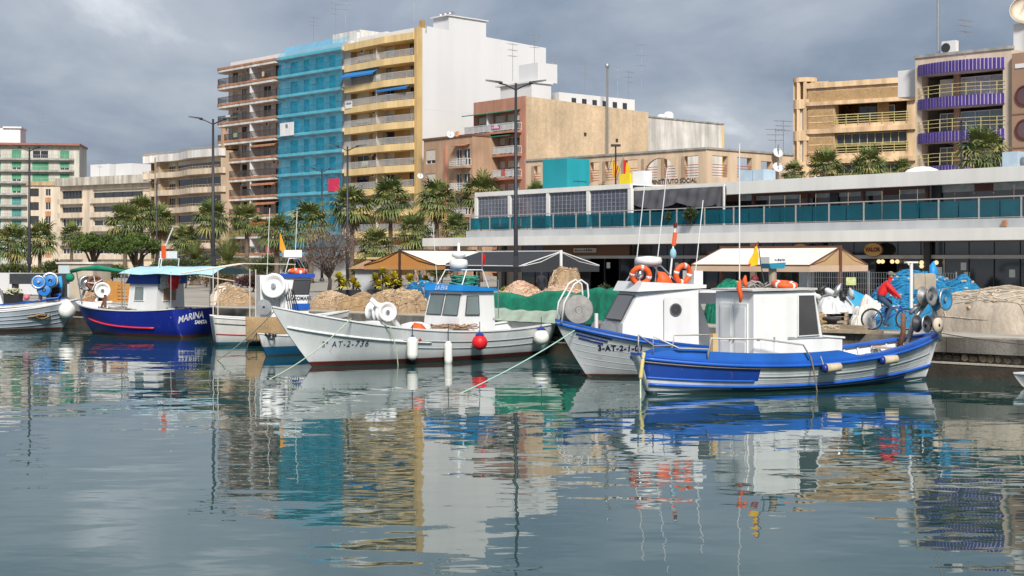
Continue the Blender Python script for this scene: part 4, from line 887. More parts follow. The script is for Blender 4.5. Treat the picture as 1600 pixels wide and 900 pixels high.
def feather_palm(px, py, Z, rad, label, seed):
    p = P(px, Z); h = max(0.5, HZ(py, Z)-QZ); o = thing('date_palm', label, 'palm tree', (p.x, p.y, QZ)); rng = random.Random(seed); g = MB(); s_ = rad/FPX*Z
    for i in range(52):
        az = i*2.4+rng.uniform(-.2, .2); el = R(rng.uniform(5, 80)); ln = s_*rng.uniform(0.85, 1.15); d = Vector((math.cos(az)*math.cos(el), math.sin(az)*math.cos(el), math.sin(el)))
        pts = [Vector((0, 0, h)) + d*ln*t - Vector((0, 0, 1))*ln*0.55*t*t*math.cos(el) for t in [k/9 for k in range(10)]]
        g.cur = rng.choice((0, 1, 1, 2)); g.tube(pts, 0.025, 3); sd_ = d.cross(Vector((0, 0, 1))).normalized()
        for k in range(1, 10):
            for s in (-1, 1):
                for q in (0.0, 0.5):
                    a = pts[k]*(1-q)+pts[k-1]*q; t = (pts[k]-pts[k-1]).normalized(); l_ = ln*0.26*(1-0.06*abs(k-5)); tip = a + (sd_*s*0.85+t*0.6+Vector((0, 0, 0.15)))*l_
                    g.add([a-t*0.03, a+t*0.03, tip], [(0, 1, 2)])
    put(trunk_mesh(h, 0.45, 0.4, seed), 'trunk', o); g.build('crown', [PALMG, PALMG2, PALMY], o); return o
feather_palm(356, 414, 112, 48, 'low spreading date palm right of the tall lamp post', 5); feather_palm(305, 405, 125, 32, 'bushy date palm left of the tall lamp post', 6)
def crown_mesh(blobs, n, size, mats, seed, thin=1.0, up=0.3):
    """leaf-sized faces scattered through uneven lobes: denser towards each lobe's skin"""
    rng = random.Random(seed); g = MB(); tot = sum(b_[3]**2 for b_ in blobs)
    for cx, cy, cz, r, sq in blobs:
        for _ in range(int(n*r*r/tot)):
            u = Vector((rng.gauss(0, 1), rng.gauss(0, 1), rng.gauss(0, 1))).normalized(); rr = r*(rng.random()**0.4)*(1+0.28*noise.noise(u*2.2+Vector((cx, cy, seed))))
            c = Vector((cx, cy, cz)) + Vector((u.x*rr, u.y*rr, u.z*rr*sq)); d = (u + Vector((rng.uniform(-.8, .8), rng.uniform(-.8, .8), rng.uniform(-.4, .9)+up))).normalized()
            t = d.cross(Vector((rng.uniform(-1, 1), rng.uniform(-1, 1), rng.uniform(-1, 1)))); t = t.normalized() if t.length > 1e-4 else Vector((1, 0, 0)); s = size*rng.uniform(0.6, 1.3)
            g.cur = rng.choice(range(len(mats))); g.add([c - t*s*0.35*thin, c + d*s*0.5 - t*s*0.1*thin, c + d*s, c + t*s*0.35*thin], [(0, 1, 2, 3)])
    return g
PINEG = [leafmat('pine_%d' % i, c) for i, c in enumerate(((0.085, 0.135, 0.03), (0.13, 0.185, 0.042), (0.052, 0.092, 0.024)))]
def limb_tree(o, h, r, limbs, seed, m=BARK):
    rng = random.Random(seed); b_ = MB(); b_.tube([(0, 0, 0), (0.08, 0.05, h*0.5), (0, 0, h)], [r*1.3, r, r*0.7], 8)
    for (x, y, z) in limbs: b_.tube([(0, 0, h*rng.uniform(0.6, 0.95)), (x*0.45+rng.uniform(-.1, .1), y*0.45, h+(z-h)*0.55), (x, y, z)], [r*0.55, r*0.35, r*0.1], 6)
    return b_.build('trunk', m, o, True)
def pine(px, Z, w_px, ytop, ybot, label, seed):
    p = P(px, Z); o = thing('pine_tree', label, 'pine tree', (p.x, p.y, QZ), 0, 'umbrella pines by the promenade'); rng = random.Random(seed)
    rx = w_px/2/FPX*Z; zt, zb = HZ(ytop, Z)-QZ, HZ(ybot, Z)-QZ; blobs = []
    for k in range(17):
        a = k*2.4; rr = rx*0.72*math.sqrt((k+0.5)/17); zc = zb+(zt-zb)*(0.72-0.45*(rr/rx)**2)+rng.uniform(-.25, .25); blobs.append((rr*math.cos(a)*1.1, rr*math.sin(a), zc, rx*rng.uniform(0.20, 0.36), 0.65))
    limb_tree(o, zb+0.3, 0.24, [(b_[0]*0.9, b_[1]*0.9, b_[2]) for b_ in blobs[2::2]], seed); crown_mesh(blobs, 8000, 0.19, PINEG, seed).build('crown', PINEG, o)
pine(146, 118, 76, 359, 412, 'dense round pine, left of the two by the blue boat', 11); pine(212, 116, 84, 356, 416, 'dense round pine, right of the two, above the blue boat cabin', 12)
def bush(name, px, Z, ybase, w_px, h_px, label, mats, seed, n=1600, size=0.16, cat='shrub', group=None, zb=QZ):
    p = P(px, Z); o = thing(name, label, cat, (p.x, p.y, zb), 0, group); rng = random.Random(seed); rx = w_px/2/FPX*Z; hh = h_px/FPX*Z; blobs = []
    for k in range(8): a = k*2.4; rr = rx*0.6*math.sqrt(k/8); blobs.append((rr*math.cos(a), rr*math.sin(a), hh*rng.uniform(0.45, 0.72), rx*rng.uniform(0.34, 0.5), min(1.4, hh/rx*0.6)))
    limb_tree(o, hh*0.4, 0.05, [(b_[0], b_[1], b_[2]) for b_ in blobs[1::2]], seed); crown_mesh(blobs, n, size, mats, seed).build('foliage', mats, o); return o
OLIVE = [leafmat('olive_leaf', (0.15, 0.14, 0.03)), leafmat('olive_leaf_dark', (0.08, 0.085, 0.022))]; YELL = [leafmat('yellow_leaf', (0.55, 0.44, 0.03), 0.2), leafmat('lime_leaf', (0.34, 0.34, 0.04), 0.2)]
DGRN = [leafmat('dark_leaf', (0.035, 0.055, 0.02)), leafmat('mid_leaf', (0.06, 0.085, 0.03))]; TWIG = [mat('twig_grey', (0.24, 0.19, 0.17), 0.9, 0.3, 3), mat('twig_brown', (0.11, 0.085, 0.075), 0.9, 0.3, 3)]
BOUG = [leafmat('bougainvillea', (0.13, 0.02, 0.06)), leafmat('bougainvillea_dark', (0.07, 0.02, 0.03)), DGRN[0]]
bush('olive_bush', 6, 140, 420, 34, 26, 'olive coloured round bush at the left edge', OLIVE, 1); bush('olive_bush', 58, 150, 420, 62, 24, 'olive coloured wide bush below the left lamp', OLIVE, 2)
bush('hedge', 395, 100, 440, 70, 30, 'dark purple bougainvillea hedge behind the boat with poles', BOUG, 3, 2600); bush('hedge', 345, 104, 440, 70, 34, 'reddish brown hedge under the low date palm', [BOUG[1], OLIVE[0], DEADP], 4, 2600)
bush('green_shrub', 290, 112, 430, 60, 50, 'dark green shrub right of the pines', DGRN, 5, 2600); bush('green_shrub', 322, 116, 430, 40, 60, 'dark green shrub behind the tall lamp post', DGRN, 6, 2200)
for i, (px, w_, h_, lb) in enumerate(((22, 60, 34, 'dark shrub under the leftmost palms'), (88, 60, 38, 'dark shrub between the left lamp and the pines'), (175, 70, 30, 'dark shrub in the gap between the two pines'), (258, 60, 42, 'dark shrub right of the right pine'), (415, 60, 46, 'dark shrub below the palm at the orange awning'), (462, 56, 40, 'dark shrub left of the leafless tree'), (568, 50, 36, 'dark shrub behind the kiosk'), (690, 60, 44, 'dark shrub under the palm by the brown house'))):
    bush('green_shrub', px, 132+3*(i % 3), 430, w_, h_, lb, [DGRN[1], PALMG2, OLIVE[1]], 70+i, 2200, .24)
# bare grey-brown tree, a haze of twigs
p = P(514, 98); o = thing('bare_tree', 'leafless grey tree with a dense haze of twigs', 'tree', (p.x, p.y, QZ)); rng = random.Random(4); tw = MB(); rx = 1.75
limbs = []
for k in range(46):
    a = k*2.4; rr = rx*math.sqrt(rng.random()); zt = 1.9+3.0*rng.random()*(1-0.35*(rr/rx)); q = Vector((rr*math.cos(a), rr*math.sin(a), zt)); limbs.append(q)
limb_tree(o, 1.5, 0.13, limbs, 3, TWIG[1])
for q in limbs:
    for _ in range(150):
        d = Vector((rng.gauss(0, .5), rng.gauss(0, .5), rng.gauss(0.15, .5))); s = q + d*0.55; e_ = s + Vector((rng.gauss(0, .16), rng.gauss(0, .16), rng.uniform(-.05, .3))); w_ = Vector((rng.uniform(-1, 1), rng.uniform(-1, 1), 0)).normalized()*0.018
        tw.cur = rng.choice((0, 1)); tw.add([s-w_, s+w_, e_], [(0, 1, 2)])
tw.build('twigs', TWIG, o)
# yellow-green yuccas and bushes in planters along the promenade
def yucca(px, py, Z, rad, label, seed, m=None):
    p = P(px, Z); h = max(0.3, HZ(py, Z)-QZ); o = thing('yucca_plant', label, 'plant', (p.x, p.y, QZ), 0, 'yellow yuccas in planters'); rng = random.Random(seed); g = MB(); s_ = 1.5*rad/FPX*Z
    for hd, off in ((h, 0), (h*0.68, 0.22)):
        for i in range(46):
            az = i*2.4; el = R(rng.uniform(-25, 85)); d = Vector((math.cos(az)*math.cos(el), math.sin(az)*math.cos(el), math.sin(el))); sd_ = d.cross(Vector((0, 0, 1))); sd_ = (sd_.normalized() if sd_.length > .05 else Vector((1, 0, 0)))*0.075; c = Vector((off, 0, hd)); g.cur = rng.choice((0, 0, 1))
            g.add([c-sd_, c+sd_, c+d*s_*0.6+sd_, c+d*s_*0.6-sd_, c+d*s_-Vector((0, 0, 0.1*s_))], [(0, 1, 2, 3), (3, 2, 4)])
    MB().tube([(0, 0, 0.3), (0, 0, h)], 0.06, 6).tube([(0.05, 0, 0.3), (0.22, 0, h*0.68)], 0.05, 6).build('stem', BARK, o); g.build('leaves', m or YELL, o)
    MB().box(-0.45, 0.45, -0.3, 0.3, 0, 0.5).build('planter', BLACK, o); return o
for i, (px, py, rad, lb) in enumerate(((530, 436, 10, 'leftmost yellow yucca beside the middle lamp post'), (552, 442, 8, 'small yellow yucca right of the middle lamp post'), (586, 437, 9, 'yellow yucca under the kiosk roof'), (598, 427, 8, 'tallest yellow yucca head under the orange pavilion'), (617, 436, 11, 'bright yellow yucca at the pavilion post'), (604, 440, 9, 'low yellow yucca left of the pavilion post'), (640, 438, 9, 'dull yucca right of the pavilion post'), (665, 440, 9, 'yellow yucca behind the blue covered tank'))):
    yucca(px, py, 84+(i % 3), rad, lb, i)
bush('potted_bush', 789, 76, 450, 17, 30, 'yellowish bush by the lamp post under the black awning', [OLIVE[0], YELL[1]], 21, 900, 0.10); bush('potted_bush', 860, 66, 450, 14, 34, 'thin yellow green shrub left of the net ball', [OLIVE[0], YELL[1]], 22, 700, 0.09)
bush('potted_palm', 945, 72, 450, 34, 34, 'dark potted plant in the black doorway', DGRN, 23, 700, 0.2)
bush('terrace_plant', 1079, 89, 320, 26, 30, 'small tree on the terrace by the grey drape', DGRN, 24, 900, 0.16, zb=QZ+4.42); bush('terrace_plant', 1046, 91, 340, 16, 26, 'thin potted plant behind terrace glass', [OLIVE[1], DGRN[1]], 25, 300, 0.14, zb=QZ+4.42)
# ------------------------------------------------------------------ street lamps
LAMPM = mat('lamp_post_paint', (0.022, 0.024, 0.030), 0.45, 0.15, 2)
def lamp(px, Z, ytop, label, arms=(-1, 1), r=0.10, rz=0.0):
    p = P(px, Z); h = HZ(ytop, Z)-QZ; o = thing('street_lamp', label, 'street lamp', (p.x, p.y, QZ), rz, 'tall promenade lamps')
    MB().tube([(0, 0, 0), (0, 0, h*0.25), (0, 0, h)], [r*1.5, r*1.25, r*0.7], 10).build('pole', LAMPM, o, True); MB().lathe([(r*2.6, 0), (r*2.6, 0.12), (r*1.5, 0.35)], 12).build('base', LAMPM, o)
    for s in arms:
        a_ = MB().tube([(0, 0, h-0.35), (s*0.55, 0, h-0.08), (s*0.9, 0, h)], 0.045, 6).build('arm', LAMPM, o); MB().add([(s*0.7, -.16, h-.02), (s*1.6, -.12, h+.13), (s*1.6, .12, h+.13), (s*.7, .16, h-.02), (s*0.7, -.16, h+.07), (s*1.6, -.10, h+.19), (s*1.6, .10, h+.19), (s*.7, .16, h+.07)], [(0, 3, 2, 1), (4, 5, 6, 7), (0, 1, 5, 4), (1, 2, 6, 5), (2, 3, 7, 6), (3, 0, 4, 7)]).build('lamp_head', LAMPM, a_)
    MB().box(-r*1.6, r*1.6, -r*1.7, r*1.7, 1.9, 2.5).build('junction_box', LAMPM, o); return o
lamp(806, 75, 130, 'tall dark street lamp in front of the glass terrace', r=0.095); lamp(333, 94, 186, 'tall dark street lamp in front of the terracotta block', r=0.10); lamp(543, 117, 229, 'tall dark street lamp between blue netting and yellow block'); lamp(46, 118, 230, 'tall dark street lamp at far left before green shutters'); lamp(503, 147, 264, 'smaller far street lamp before the blue netting'); lamp(245, 172, 284, 'far street lamp before wavy balconies', r=0.1)
def flat_lamp(px, Z, ytop, ybot, label):
    p = P(px, Z); zb = QZ; h = HZ(ytop, Z)-zb; o = thing('street_lamp', label, 'street lamp', (p.x, p.y, zb), 0, 'flat topped lamps'); MB().tube([(0, 0, 0), (0, 0, h)], 0.06, 8).build('pole', LAMPM, o); MB().box(-0.38, 0.38, -0.2, 0.2, h-0.05, h+0.12).build('lamp_head', LAMPM, o)
flat_lamp(962, 112, 228, 300, 'flat topped dark lamp before the institute'); flat_lamp(1502, 92, 188, 268, 'flat topped dark lamp before the purple balconies')
# ------------------------------------------------------------------ boats
def hull_paint(name, top, bottom, zline, band=None, rough=0.4, dirt=0.10):
    """hull paint with antifouling below zline, grime near the water and faint run-off streaks"""
    m = mat(name, top, rough, 0.06, 0.9, streak=dirt, spec=0.45); t = m.node_tree; b = t.nodes['Principled BSDF']; src = b.inputs['Base Color'].links[0].from_socket
    tc_ = t.nodes.new('ShaderNodeTexCoord'); s_ = t.nodes.new('ShaderNodeSeparateXYZ'); t.links.new(tc_.outputs['Object'], s_.inputs[0])
    nz = t.nodes.new('ShaderNodeTexNoise'); nz.inputs['Scale'].default_value = 3.0; t.links.new(tc_.outputs['Object'], nz.inputs['Vector'])
    def step(z, soft, jit):
        ad_ = t.nodes.new('ShaderNodeMath'); ad_.operation = 'MULTIPLY_ADD'; t.links.new(nz.outputs['Fac'], ad_.inputs[0]); ad_.inputs[1].default_value = jit; t.links.new(s_.outputs['Z'], ad_.inputs[2])
        mr = t.nodes.new('ShaderNodeMapRange'); mr.inputs[1].default_value = z - soft + jit*0.5; mr.inputs[2].default_value = z + soft + jit*0.5; t.links.new(ad_.outputs[0], mr.inputs[0]); return mr.outputs[0]
    def mix(fac, c, src_):
        x_ = t.nodes.new('ShaderNodeMix'); x_.data_type = 'RGBA'; t.links.new(fac, x_.inputs[0]); x_.inputs[6].default_value = (*c, 1); t.links.new(src_, x_.inputs[7]); return x_.outputs[2]
    mp = t.nodes.new('ShaderNodeMapping'); mp.inputs['Scale'].default_value = (3.0, 3.0, .35); t.links.new(tc_.outputs['Object'], mp.inputs[0])
    rn = t.nodes.new('ShaderNodeTexNoise'); rn.inputs['Scale'].default_value = 1.6; rn.inputs['Detail'].default_value = 6; rn.inputs['Roughness'].default_value = .7; t.links.new(mp.outputs[0], rn.inputs['Vector'])
    rr_ = t.nodes.new('ShaderNodeMapRange'); rr_.inputs[1].default_value = .60; rr_.inputs[2].default_value = .78; rr_.inputs[3].default_value = 1.0; rr_.inputs[4].default_value = .45; t.links.new(rn.outputs['Fac'], rr_.inputs[0])
    src = mix(rr_.outputs[0], (.24, .15, .09), src)           # rust weeps and scuffs
    cur = mix(step(zline, 0.012, 0.01), bottom, src)
    sc_ = t.nodes.new('ShaderNodeMapRange'); sc_.inputs[1].default_value = zline+.02; sc_.inputs[2].default_value = zline+.30; sc_.inputs[3].default_value = .72; sc_.inputs[4].default_value = 1.0; t.links.new(s_.outputs['Z'], sc_.inputs[0]); vm = t.nodes.new('ShaderNodeVectorMath'); vm.operation = 'SCALE'; t.links.new(cur, vm.inputs[0]); t.links.new(sc_.outputs[0], vm.inputs['Scale']); cur = vm.outputs[0]   # scum line
    cur = mix(step(0.05, 0.035, 0.03), (0.035, 0.04, 0.03), cur)
    t.links.new(cur, b.inputs['Base Color']); return m
class Boat:
    """double-curved hull; local x runs from stern (0) to bow (L), z = 0 is the waterline"""
    def __init__(s, name, label, stern, bow, beam, zs, zm, zb, rake=0.7, transom=0.7, draft=0.45, full=0.34, tmid=0.45, srake=0.0, bowp=2.0, flare=1.0):
        S, W = P(*stern), P(*bow); d = W - S; s.L = d.length; s.B = beam/2; s.zs, s.zm, s.zb = zs, zm, zb; s.rake, s.tr, s.dr, s.full, s.tm, s.srake, s.bp, s.fl = rake, transom, draft, full, tmid, srake, bowp, flare
        s.o = thing(name, label, 'boat', (S.x, S.y, 0), math.atan2(d.y, d.x), 'moored fishing boats')
    def sheer(s, t): a = (s.zs, s.zm, s.zb); l0 = (t-.4)*(t-1)/.4; l1 = t*(t-1)/(.4*-.6); l2 = t*(t-.4)/.6; return a[0]*l0+a[1]*l1+a[2]*l2
    def half(s, t):
        if t > s.tm: return s.B*max(0.0, 1-((t-s.tm)/(1-s.tm))**s.bp)
        return s.B*(1-(1-s.tr)*((s.tm-t)/s.tm)**2.0)
    def pt(s, t, v, side=1):                # v: 0 keel .. 1 sheer
        zt = s.sheer(t); z = -s.dr + (zt+s.dr)*v; e = s.full + s.fl*max(0, t-0.45)**1.6/0.38 + (0.9*max(0, .3-t)/.3 if s.tr < 0.15 else 0.12*max(0, .3-t)/.3)
        y = s.half(t)*(v**e if v > 0 else 0); y = max(y, 0.02)
        x = s.L*t - (s.rake*(t**5)*max(0.0, 1-v)**1.15 * (zt+s.dr)) + s.rake*0.0 + (s.srake*((1-t)**5)*(1-v)*(zt+s.dr))
        return Vector((x, y*side, z))
    def tv(s, t, z): return (z+s.dr)/(s.sheer(t)+s.dr)
    def hull(s, mats, rowmat=None, nt=36, nv=16):
        rings = []
        for i in range(nt+1):
            t = i/nt; rings.append([s.pt(t, 1-j/nv, -1) for j in range(nv+1)] + [s.pt(t, j/nv, 1) for j in range(1, nv+1)])
        b = MB(); n = len(rings[0]); b.v = [tuple(p) for r_ in rings for p in r_]
        for i in range(nt):
            for j in range(n-1):
                b.f.append((i*n+j, (i+1)*n+j, (i+1)*n+j+1, i*n+j+1)); vv = 1-(j+.5)/nv if j < nv else (j+.5-nv)/nv
                b.mi.append(rowmat((i+.5)/nt, vv) if rowmat else 0)
        b.f.append(tuple(range(n))); b.mi.append(len(mats)-1 if isinstance(mats, list) and len(mats) > 1 and rowmat and rowmat(0, .5) == -1 else 0)
        b.mi = [max(0, q) for q in b.mi]
        return b.build('hull', mats, s.o, True)
    def deck(s, m, drop=0.3, t0=0.0, t1=0.97, name='deck'):
        b = MB(); n = 26; pts = []
        for i in range(n+1):
            t = t0+(t1-t0)*i/n; v = s.tv(t, s.sheer(t)-drop); p = s.pt(t, v); pts.append((p.x, max(p.y-0.03, 0.01), p.z))
        for (x0, y0, z0), (x1, y1, z1) in zip(pts[:-1], pts[1:]): b.add([(x0, -y0, z0), (x1, -y1, z1), (x1, y1, z1), (x0, y0, z0)], [(0, 1, 2, 3)])
        return b.build(name, m, s.o)
    def inner(s, m, drop=0.3, t0=0.0, t1=0.98, thick=0.07):
        b = MB(); n = 30
        for sd_ in (-1, 1):
            r_ = []
            for i in range(n+1):
                t = t0+(t1-t0)*i/n; a = s.pt(t, 1, sd_); c = s.pt(t, s.tv(t, s.sheer(t)-drop), sd_); a.y -= sd_*min(thick, abs(a.y)*.8); c.y -= sd_*min(thick, abs(c.y)*.8); r_.append((a, c))
            for (a, c), (d, e_) in zip(r_[:-1], r_[1:]): b.add([a, d, e_, c], [(0, 1, 2, 3) if sd_ > 0 else (3, 2, 1, 0)])
        return b.build('bulwark_lining', m, s.o)
    def rail(s, m, r=0.05, v=1.0, dz=0.0, t0=0.0, t1=1.0, name='rub_rail', out=0.01, n=34, sides=(-1, 1), flat=1.0):
        b = MB()
        for sd_ in sides:
            pts = []
            for i in range(n+1):
                p = s.pt(t0+(t1-t0)*i/n, v, sd_); pts.append(p + Vector((0, sd_*out, dz)))
            b.tube(pts, r, 6)
        return b.build(name, m, s.o, True)
    def cap(s, m, w_=0.16, th=0.05, t0=0.0, t1=1.0, n=36, name='gunwale', lift=0.0):
        b = MB()
        for sd_ in (-1, 1):
            rg = []
            for i in range(n+1):
                t = t0+(t1-t0)*i/n; p = s.pt(t, 1, sd_); yo = abs(p.y)+0.03; yi = max(abs(p.y)-w_, 0.0); z = p.z+lift
                rg.append([(p.x, sd_*yi, z), (p.x, sd_*yo, z), (p.x, sd_*yo, z+th), (p.x, sd_*yi, z+th)][::sd_])
            b.loft(rg)
        return b.build(name, m, s.o)
    def text(s, txt, size, t_start, z, side, m, dirn=1, **k):
        """letters bent onto the planking; they read forward (dirn 1) or aft (-1)"""
        def fn(u, v_):
            t = t_start + dirn*u/s.L; vv = s.tv(t, z+v_); p = s.pt(t, vv, side); q = s.pt(t+0.004, vv, side)-p; r_ = s.pt(t, min(vv+.02, 1.05), side)-p; n = q.cross(r_); n.normalize()
            if n.y*side < 0: n = -n
            return p + n*0.012
        return lettering(txt, size, fn, m, s.o, **k)
    def W(s, x, y, z): return s.o.matrix_basis @ Vector((x, y, z)) if False else Matrix.Translation(s.o.location) @ Matrix.Rotation(s.o.rotation_euler.z, 4, 'Z') @ Vector((x, y, z))
def slab(mb, pts, d): return mb.extr(pts, d)
def house(o, name, prof, w0, m, w1=None, front=1.0):
    """cabin from a side outline (x, z) given counter-clockwise, full width w0 at the base narrowing to w1 at its top"""
    w1 = w1 or w0; z0 = min(p[1] for p in prof); z1 = max(p[1] for p in prof); b = MB()
    xa = min(p[0] for p in prof); xb = max(p[0] for p in prof)
    hw = lambda z, x=xa: (w0+(w1-w0)*(z-z0)/(z1-z0))/2*(1+(front-1)*(x-xa)/(xb-xa))
    n = len(prof); b.add([(x, -hw(z, x), z) for x, z in prof]+[(x, hw(z, x), z) for x, z in prof], [tuple(range(n)), tuple(range(n, 2*n))[::-1]]+[(i, n+i, n+(i+1) % n, (i+1) % n) for i in range(n)])
    return b.build(name, m, o)
def pane_poly(o, pts, n, fm, gm, th=0.02, name='window', bar=0.05):
    """a window on an arbitrary plane: rim of bars round the outline and a pane inside it"""
    n = Vector(n).normalized(); pts = [Vector(p)+n*0.012 for p in pts]; f = MB(); f.tube(pts, bar*0.5, 5, True); fo = f.build(name, fm, o)
    MB().extr(pts, n*0.008).build('pane', gm, fo); return fo
def buoy(o_loc, r, m, label, cat='fender', long=0.0, capm=None, name='ball_fender', group='fenders hung on the hulls', rope=0.4):
    o = thing(name, label, cat, o_loc, 0, group); b = MB()
    if long: b.lathe([(0.02, -long), (r*0.5, -long*0.96), (r*0.95, -long*0.75), (r, -long*0.5), (r, long*0.5), (r*0.95, long*0.75), (r*0.45, long*0.97), (0.02, long)], 14)
    else: b.lathe([(0.02, -r)]+[(r*math.sin(math.pi*k/10), -r*math.cos(math.pi*k/10)) for k in range(1, 9)]+[(r*0.4, r*1.05), (r*0.2, r*1.3), (0.02, r*1.32)], 16)
    b.build('body', m, o, True); zt = long if long else r*1.2
    if capm:
        MB().lathe([(r*0.62, zt*(0.86 if long else 0.78)), (r*0.35, zt*(1.0)), (r*0.15, zt*1.12), (0.02, zt*1.13)], 12).build('top_cap', capm, o, True)
        if long: MB().lathe([(0.02, -zt*1.13), (r*0.15, -zt*1.12), (r*0.35, -zt), (r*0.62, -zt*0.86)], 12).build('bottom_cap', capm, o, True)
    MB().tube([(0, 0, zt), (0, 0, zt+rope)], 0.014, 5).build('lanyard', DARKM, o); return o
def rope(pts, r, m, label, sag=0.0, n=16, name='mooring_rope'):
    """rope through points with a little sag"""
    out = []
    for p, q in zip(pts[:-1], pts[1:]):
        p, q = Vector(p), Vector(q)
        for k in range(n): t = k/n; out.append(p.lerp(q, t)-Vector((0, 0, sag*4*t*(1-t))))
    out.append(Vector(pts[-1])); return tag(MB().tube(out, r, 6).build(name, m, None, True), label, 'rope', 'mooring ropes')
BWHITE = mat('boat_white', (0.68, 0.685, 0.69), 0.35, 0.05, 0.8, streak=0.09, spec=0.5); BOATBLUE = mat('boat_blue', (0.012, 0.095, 0.44), 0.4, 0.12, 1.5, streak=0.12, spec=0.5); DKBLUE = mat('boat_dark_blue', (0.012, 0.03, 0.20), 0.35, 0.1, 1, spec=0.5)
DECKG = mat('deck_grey', (0.46, 0.45, 0.43), 0.8, 0.2, 1.2, fine=0.15); ORANGE = mat('life_orange', (0.70, 0.10, 0.02), 0.6, 0.1, 3); ROPEG = mat('pale_green_rope', (0.42, 0.50, 0.38), 0.8, 0.15, 8); ROPEB = mat('beige_rope', (0.42, 0.36, 0.26), 0.85, 0.15, 8)
NAVY = mat('navy_letters', (0.015, 0.02, 0.06), 0.5, 0); SMOKE = glass('smoked_window', (0.06, 0.06, 0.065), 0.1); CLEARP = glass('cabin_window', (0.16, 0.20, 0.20), 0.08); CHROME = mat('stainless', (0.55, 0.55, 0.56), 0.25, 0.05, 3, metal=0.9)
BUOYW = mat('fender_white', (0.70, 0.70, 0.66), 0.5, 0.08, 2, streak=0.1); BUOYR = mat('fender_red', (0.62, 0.012, 0.02), 0.45, 0.08, 2); GREENC = mat('green_net_cloth', (0.008, 0.20, 0.12), 0.9, 0.15, 2, fine=0.2, bs=30)
def drum(o, c, axis, r, w_, m, flange=None, name='net_drum', spokes=0):
    """hauler drum: two flanges on a waisted barrel"""
    M = Matrix.Translation(c) @ rot_to(axis); b = MB().lathe([(0.01, -w_), (r*.96, -w_), (r, -w_*.86), (r*.9, -w_*.7), (r*0.5, -w_*.3), (r*0.45, 0), (r*0.5, w_*.3), (r*.9, w_*.7), (r, w_*.86), (r*.96, w_), (r*.78, w_*1.0), (r*.62, w_*.55), (r*0.3, w_*.5), (r*0.26, w_*.62), (0.01, w_*.62)], 22, M); d = b.build(name, m, o, True)
    if flange: MB().lathe([(r*0.99, w_*.8), (r*1.03, w_*.85), (r*1.03, w_*1.0), (r*.94, w_*1.04)], 22, M).build('flange', flange, d, True)
    MB().lathe([(r*.20, w_*.62), (r*.20, w_*.95), (0.01, w_*.97)], 12, M).build('hub', CHROME, d)
    if spokes:
        q = MB()
        for k in range(spokes): a_ = 2*math.pi*k/spokes+.5; q.tube([M @ Vector((0, 0, w_*.95)), M @ Vector((r*.95*math.cos(a_), r*.95*math.sin(a_), w_*.98))], 0.025, 5)
        q.build('spokes', BWHITE, d)
    return d
# ---- white boat 3a AT-2-736 --------------------------------------------------
HW = hull_paint('white_hull', (0.70, 0.725, 0.74), (0.14, 0.02, 0.018), 0.17)
b1 = Boat('fishing_boat', 'white fishing boat with blue roofed cabin and red waterline', (832, 53.6), (425, 46.0), 3.0, 1.16, 1.02, 2.0, 0.80, 0.86, 0.5, 0.30, srake=0.12, bowp=2.6, flare=1.35)
b1.hull(HW); b1.deck(DECKG, 0.30); b1.inner(BWHITE, 0.30); b1.cap(BWHITE, 0.16, 0.05); L = b1.L; o = b1.o
b1.rail(mat('seam_grey', (0.33, 0.36, 0.38), 0.6), 0.016, 0.78, t0=0.02, t1=0.62, name='strake'); b1.rail(_M['seam_grey'], 0.014, 0.63, t0=0.02, t1=0.60, name='strake'); b1.rail(BWHITE, 0.045, 0.75, t0=0.52, t1=0.985, name='spray_rail', out=0.0)
b1.text('3ª AT-2-736', 0.285, 0.885, 0.66, 1, NAVY, -1, shear=0.2, spacing=1.25); b1.text('3ª AT-2-736', 0.40, 0.60, 0.78, -1, NAVY, 1, shear=0.2, spacing=1.25)
# raised foredeck box and cabin aft
zd = b1.sheer(.3)-0.30
house(o, 'hold_cover', [(L*.40, zd), (L*.62, zd), (L*.62, zd+.48), (L*.40, zd+.42)], 1.9, BWHITE); MB().box(L*.66, L*.80, -.45, .45, b1.sheer(.7)-.35, b1.sheer(.72)+.06).build('fore_hatch', BWHITE, o)
cx1 = L*.375; cx0 = cx1-1.55; ch = zd+1.72
house(o, 'wheelhouse', [(cx0, zd), (cx1+.18, zd), (cx1+.10, zd+.80), (cx1-.12, ch), (cx0, ch)], 2.05, BWHITE, 1.85)
BLR = mat('cabin_roof_blue', (0.012, 0.20, 0.55), 0.45, 0.12, 2); MB().extr([(cx0-.06, -1.08, ch+.0), (cx1+.05, -1.08, ch+.02), (cx1-.02, -1.08, ch+.24), (cx0-.06, -1.08, ch+.08)], (0, 2.16, 0)).build('cabin_roof', BLR, o)
lettering('LA EVA', 0.22, lambda u, v: (cx1+.062-v*.33, -.45+u, ch+.05+v), BWHITE, o, shear=.1)
for y0, y1 in ((-.86, -.06), (.06, .86)): pane_poly(o, [(cx1+.09, y0, zd+.88), (cx1+.09, y1, zd+.88), (cx1-.09, y1*.95, zd+1.6), (cx1-.09, y0*.95, zd+1.6)], (1, 0, .25), DARKM, CLEARP)
for sd_ in (-1, 1):
    pane_poly(o, [(cx1-.16, sd_*1.0, zd+.90), (cx1-.80, sd_*1.0, zd+.88), (cx1-.80, sd_*.955, zd+1.56), (cx1-.28, sd_*.955, zd+1.56)][::sd_], (0, sd_, .07), DARKM, CLEARP)
    MB().tube([(cx0+.12, sd_*1.02, zd+.75), (cx0-.05, sd_*1.12, zd+.75), (cx0-.05, sd_*1.12, zd+2.1), (cx0+.3, sd_*1.05, zd+2.15)], .018, 5).build('grab_rail', CHROME, o)
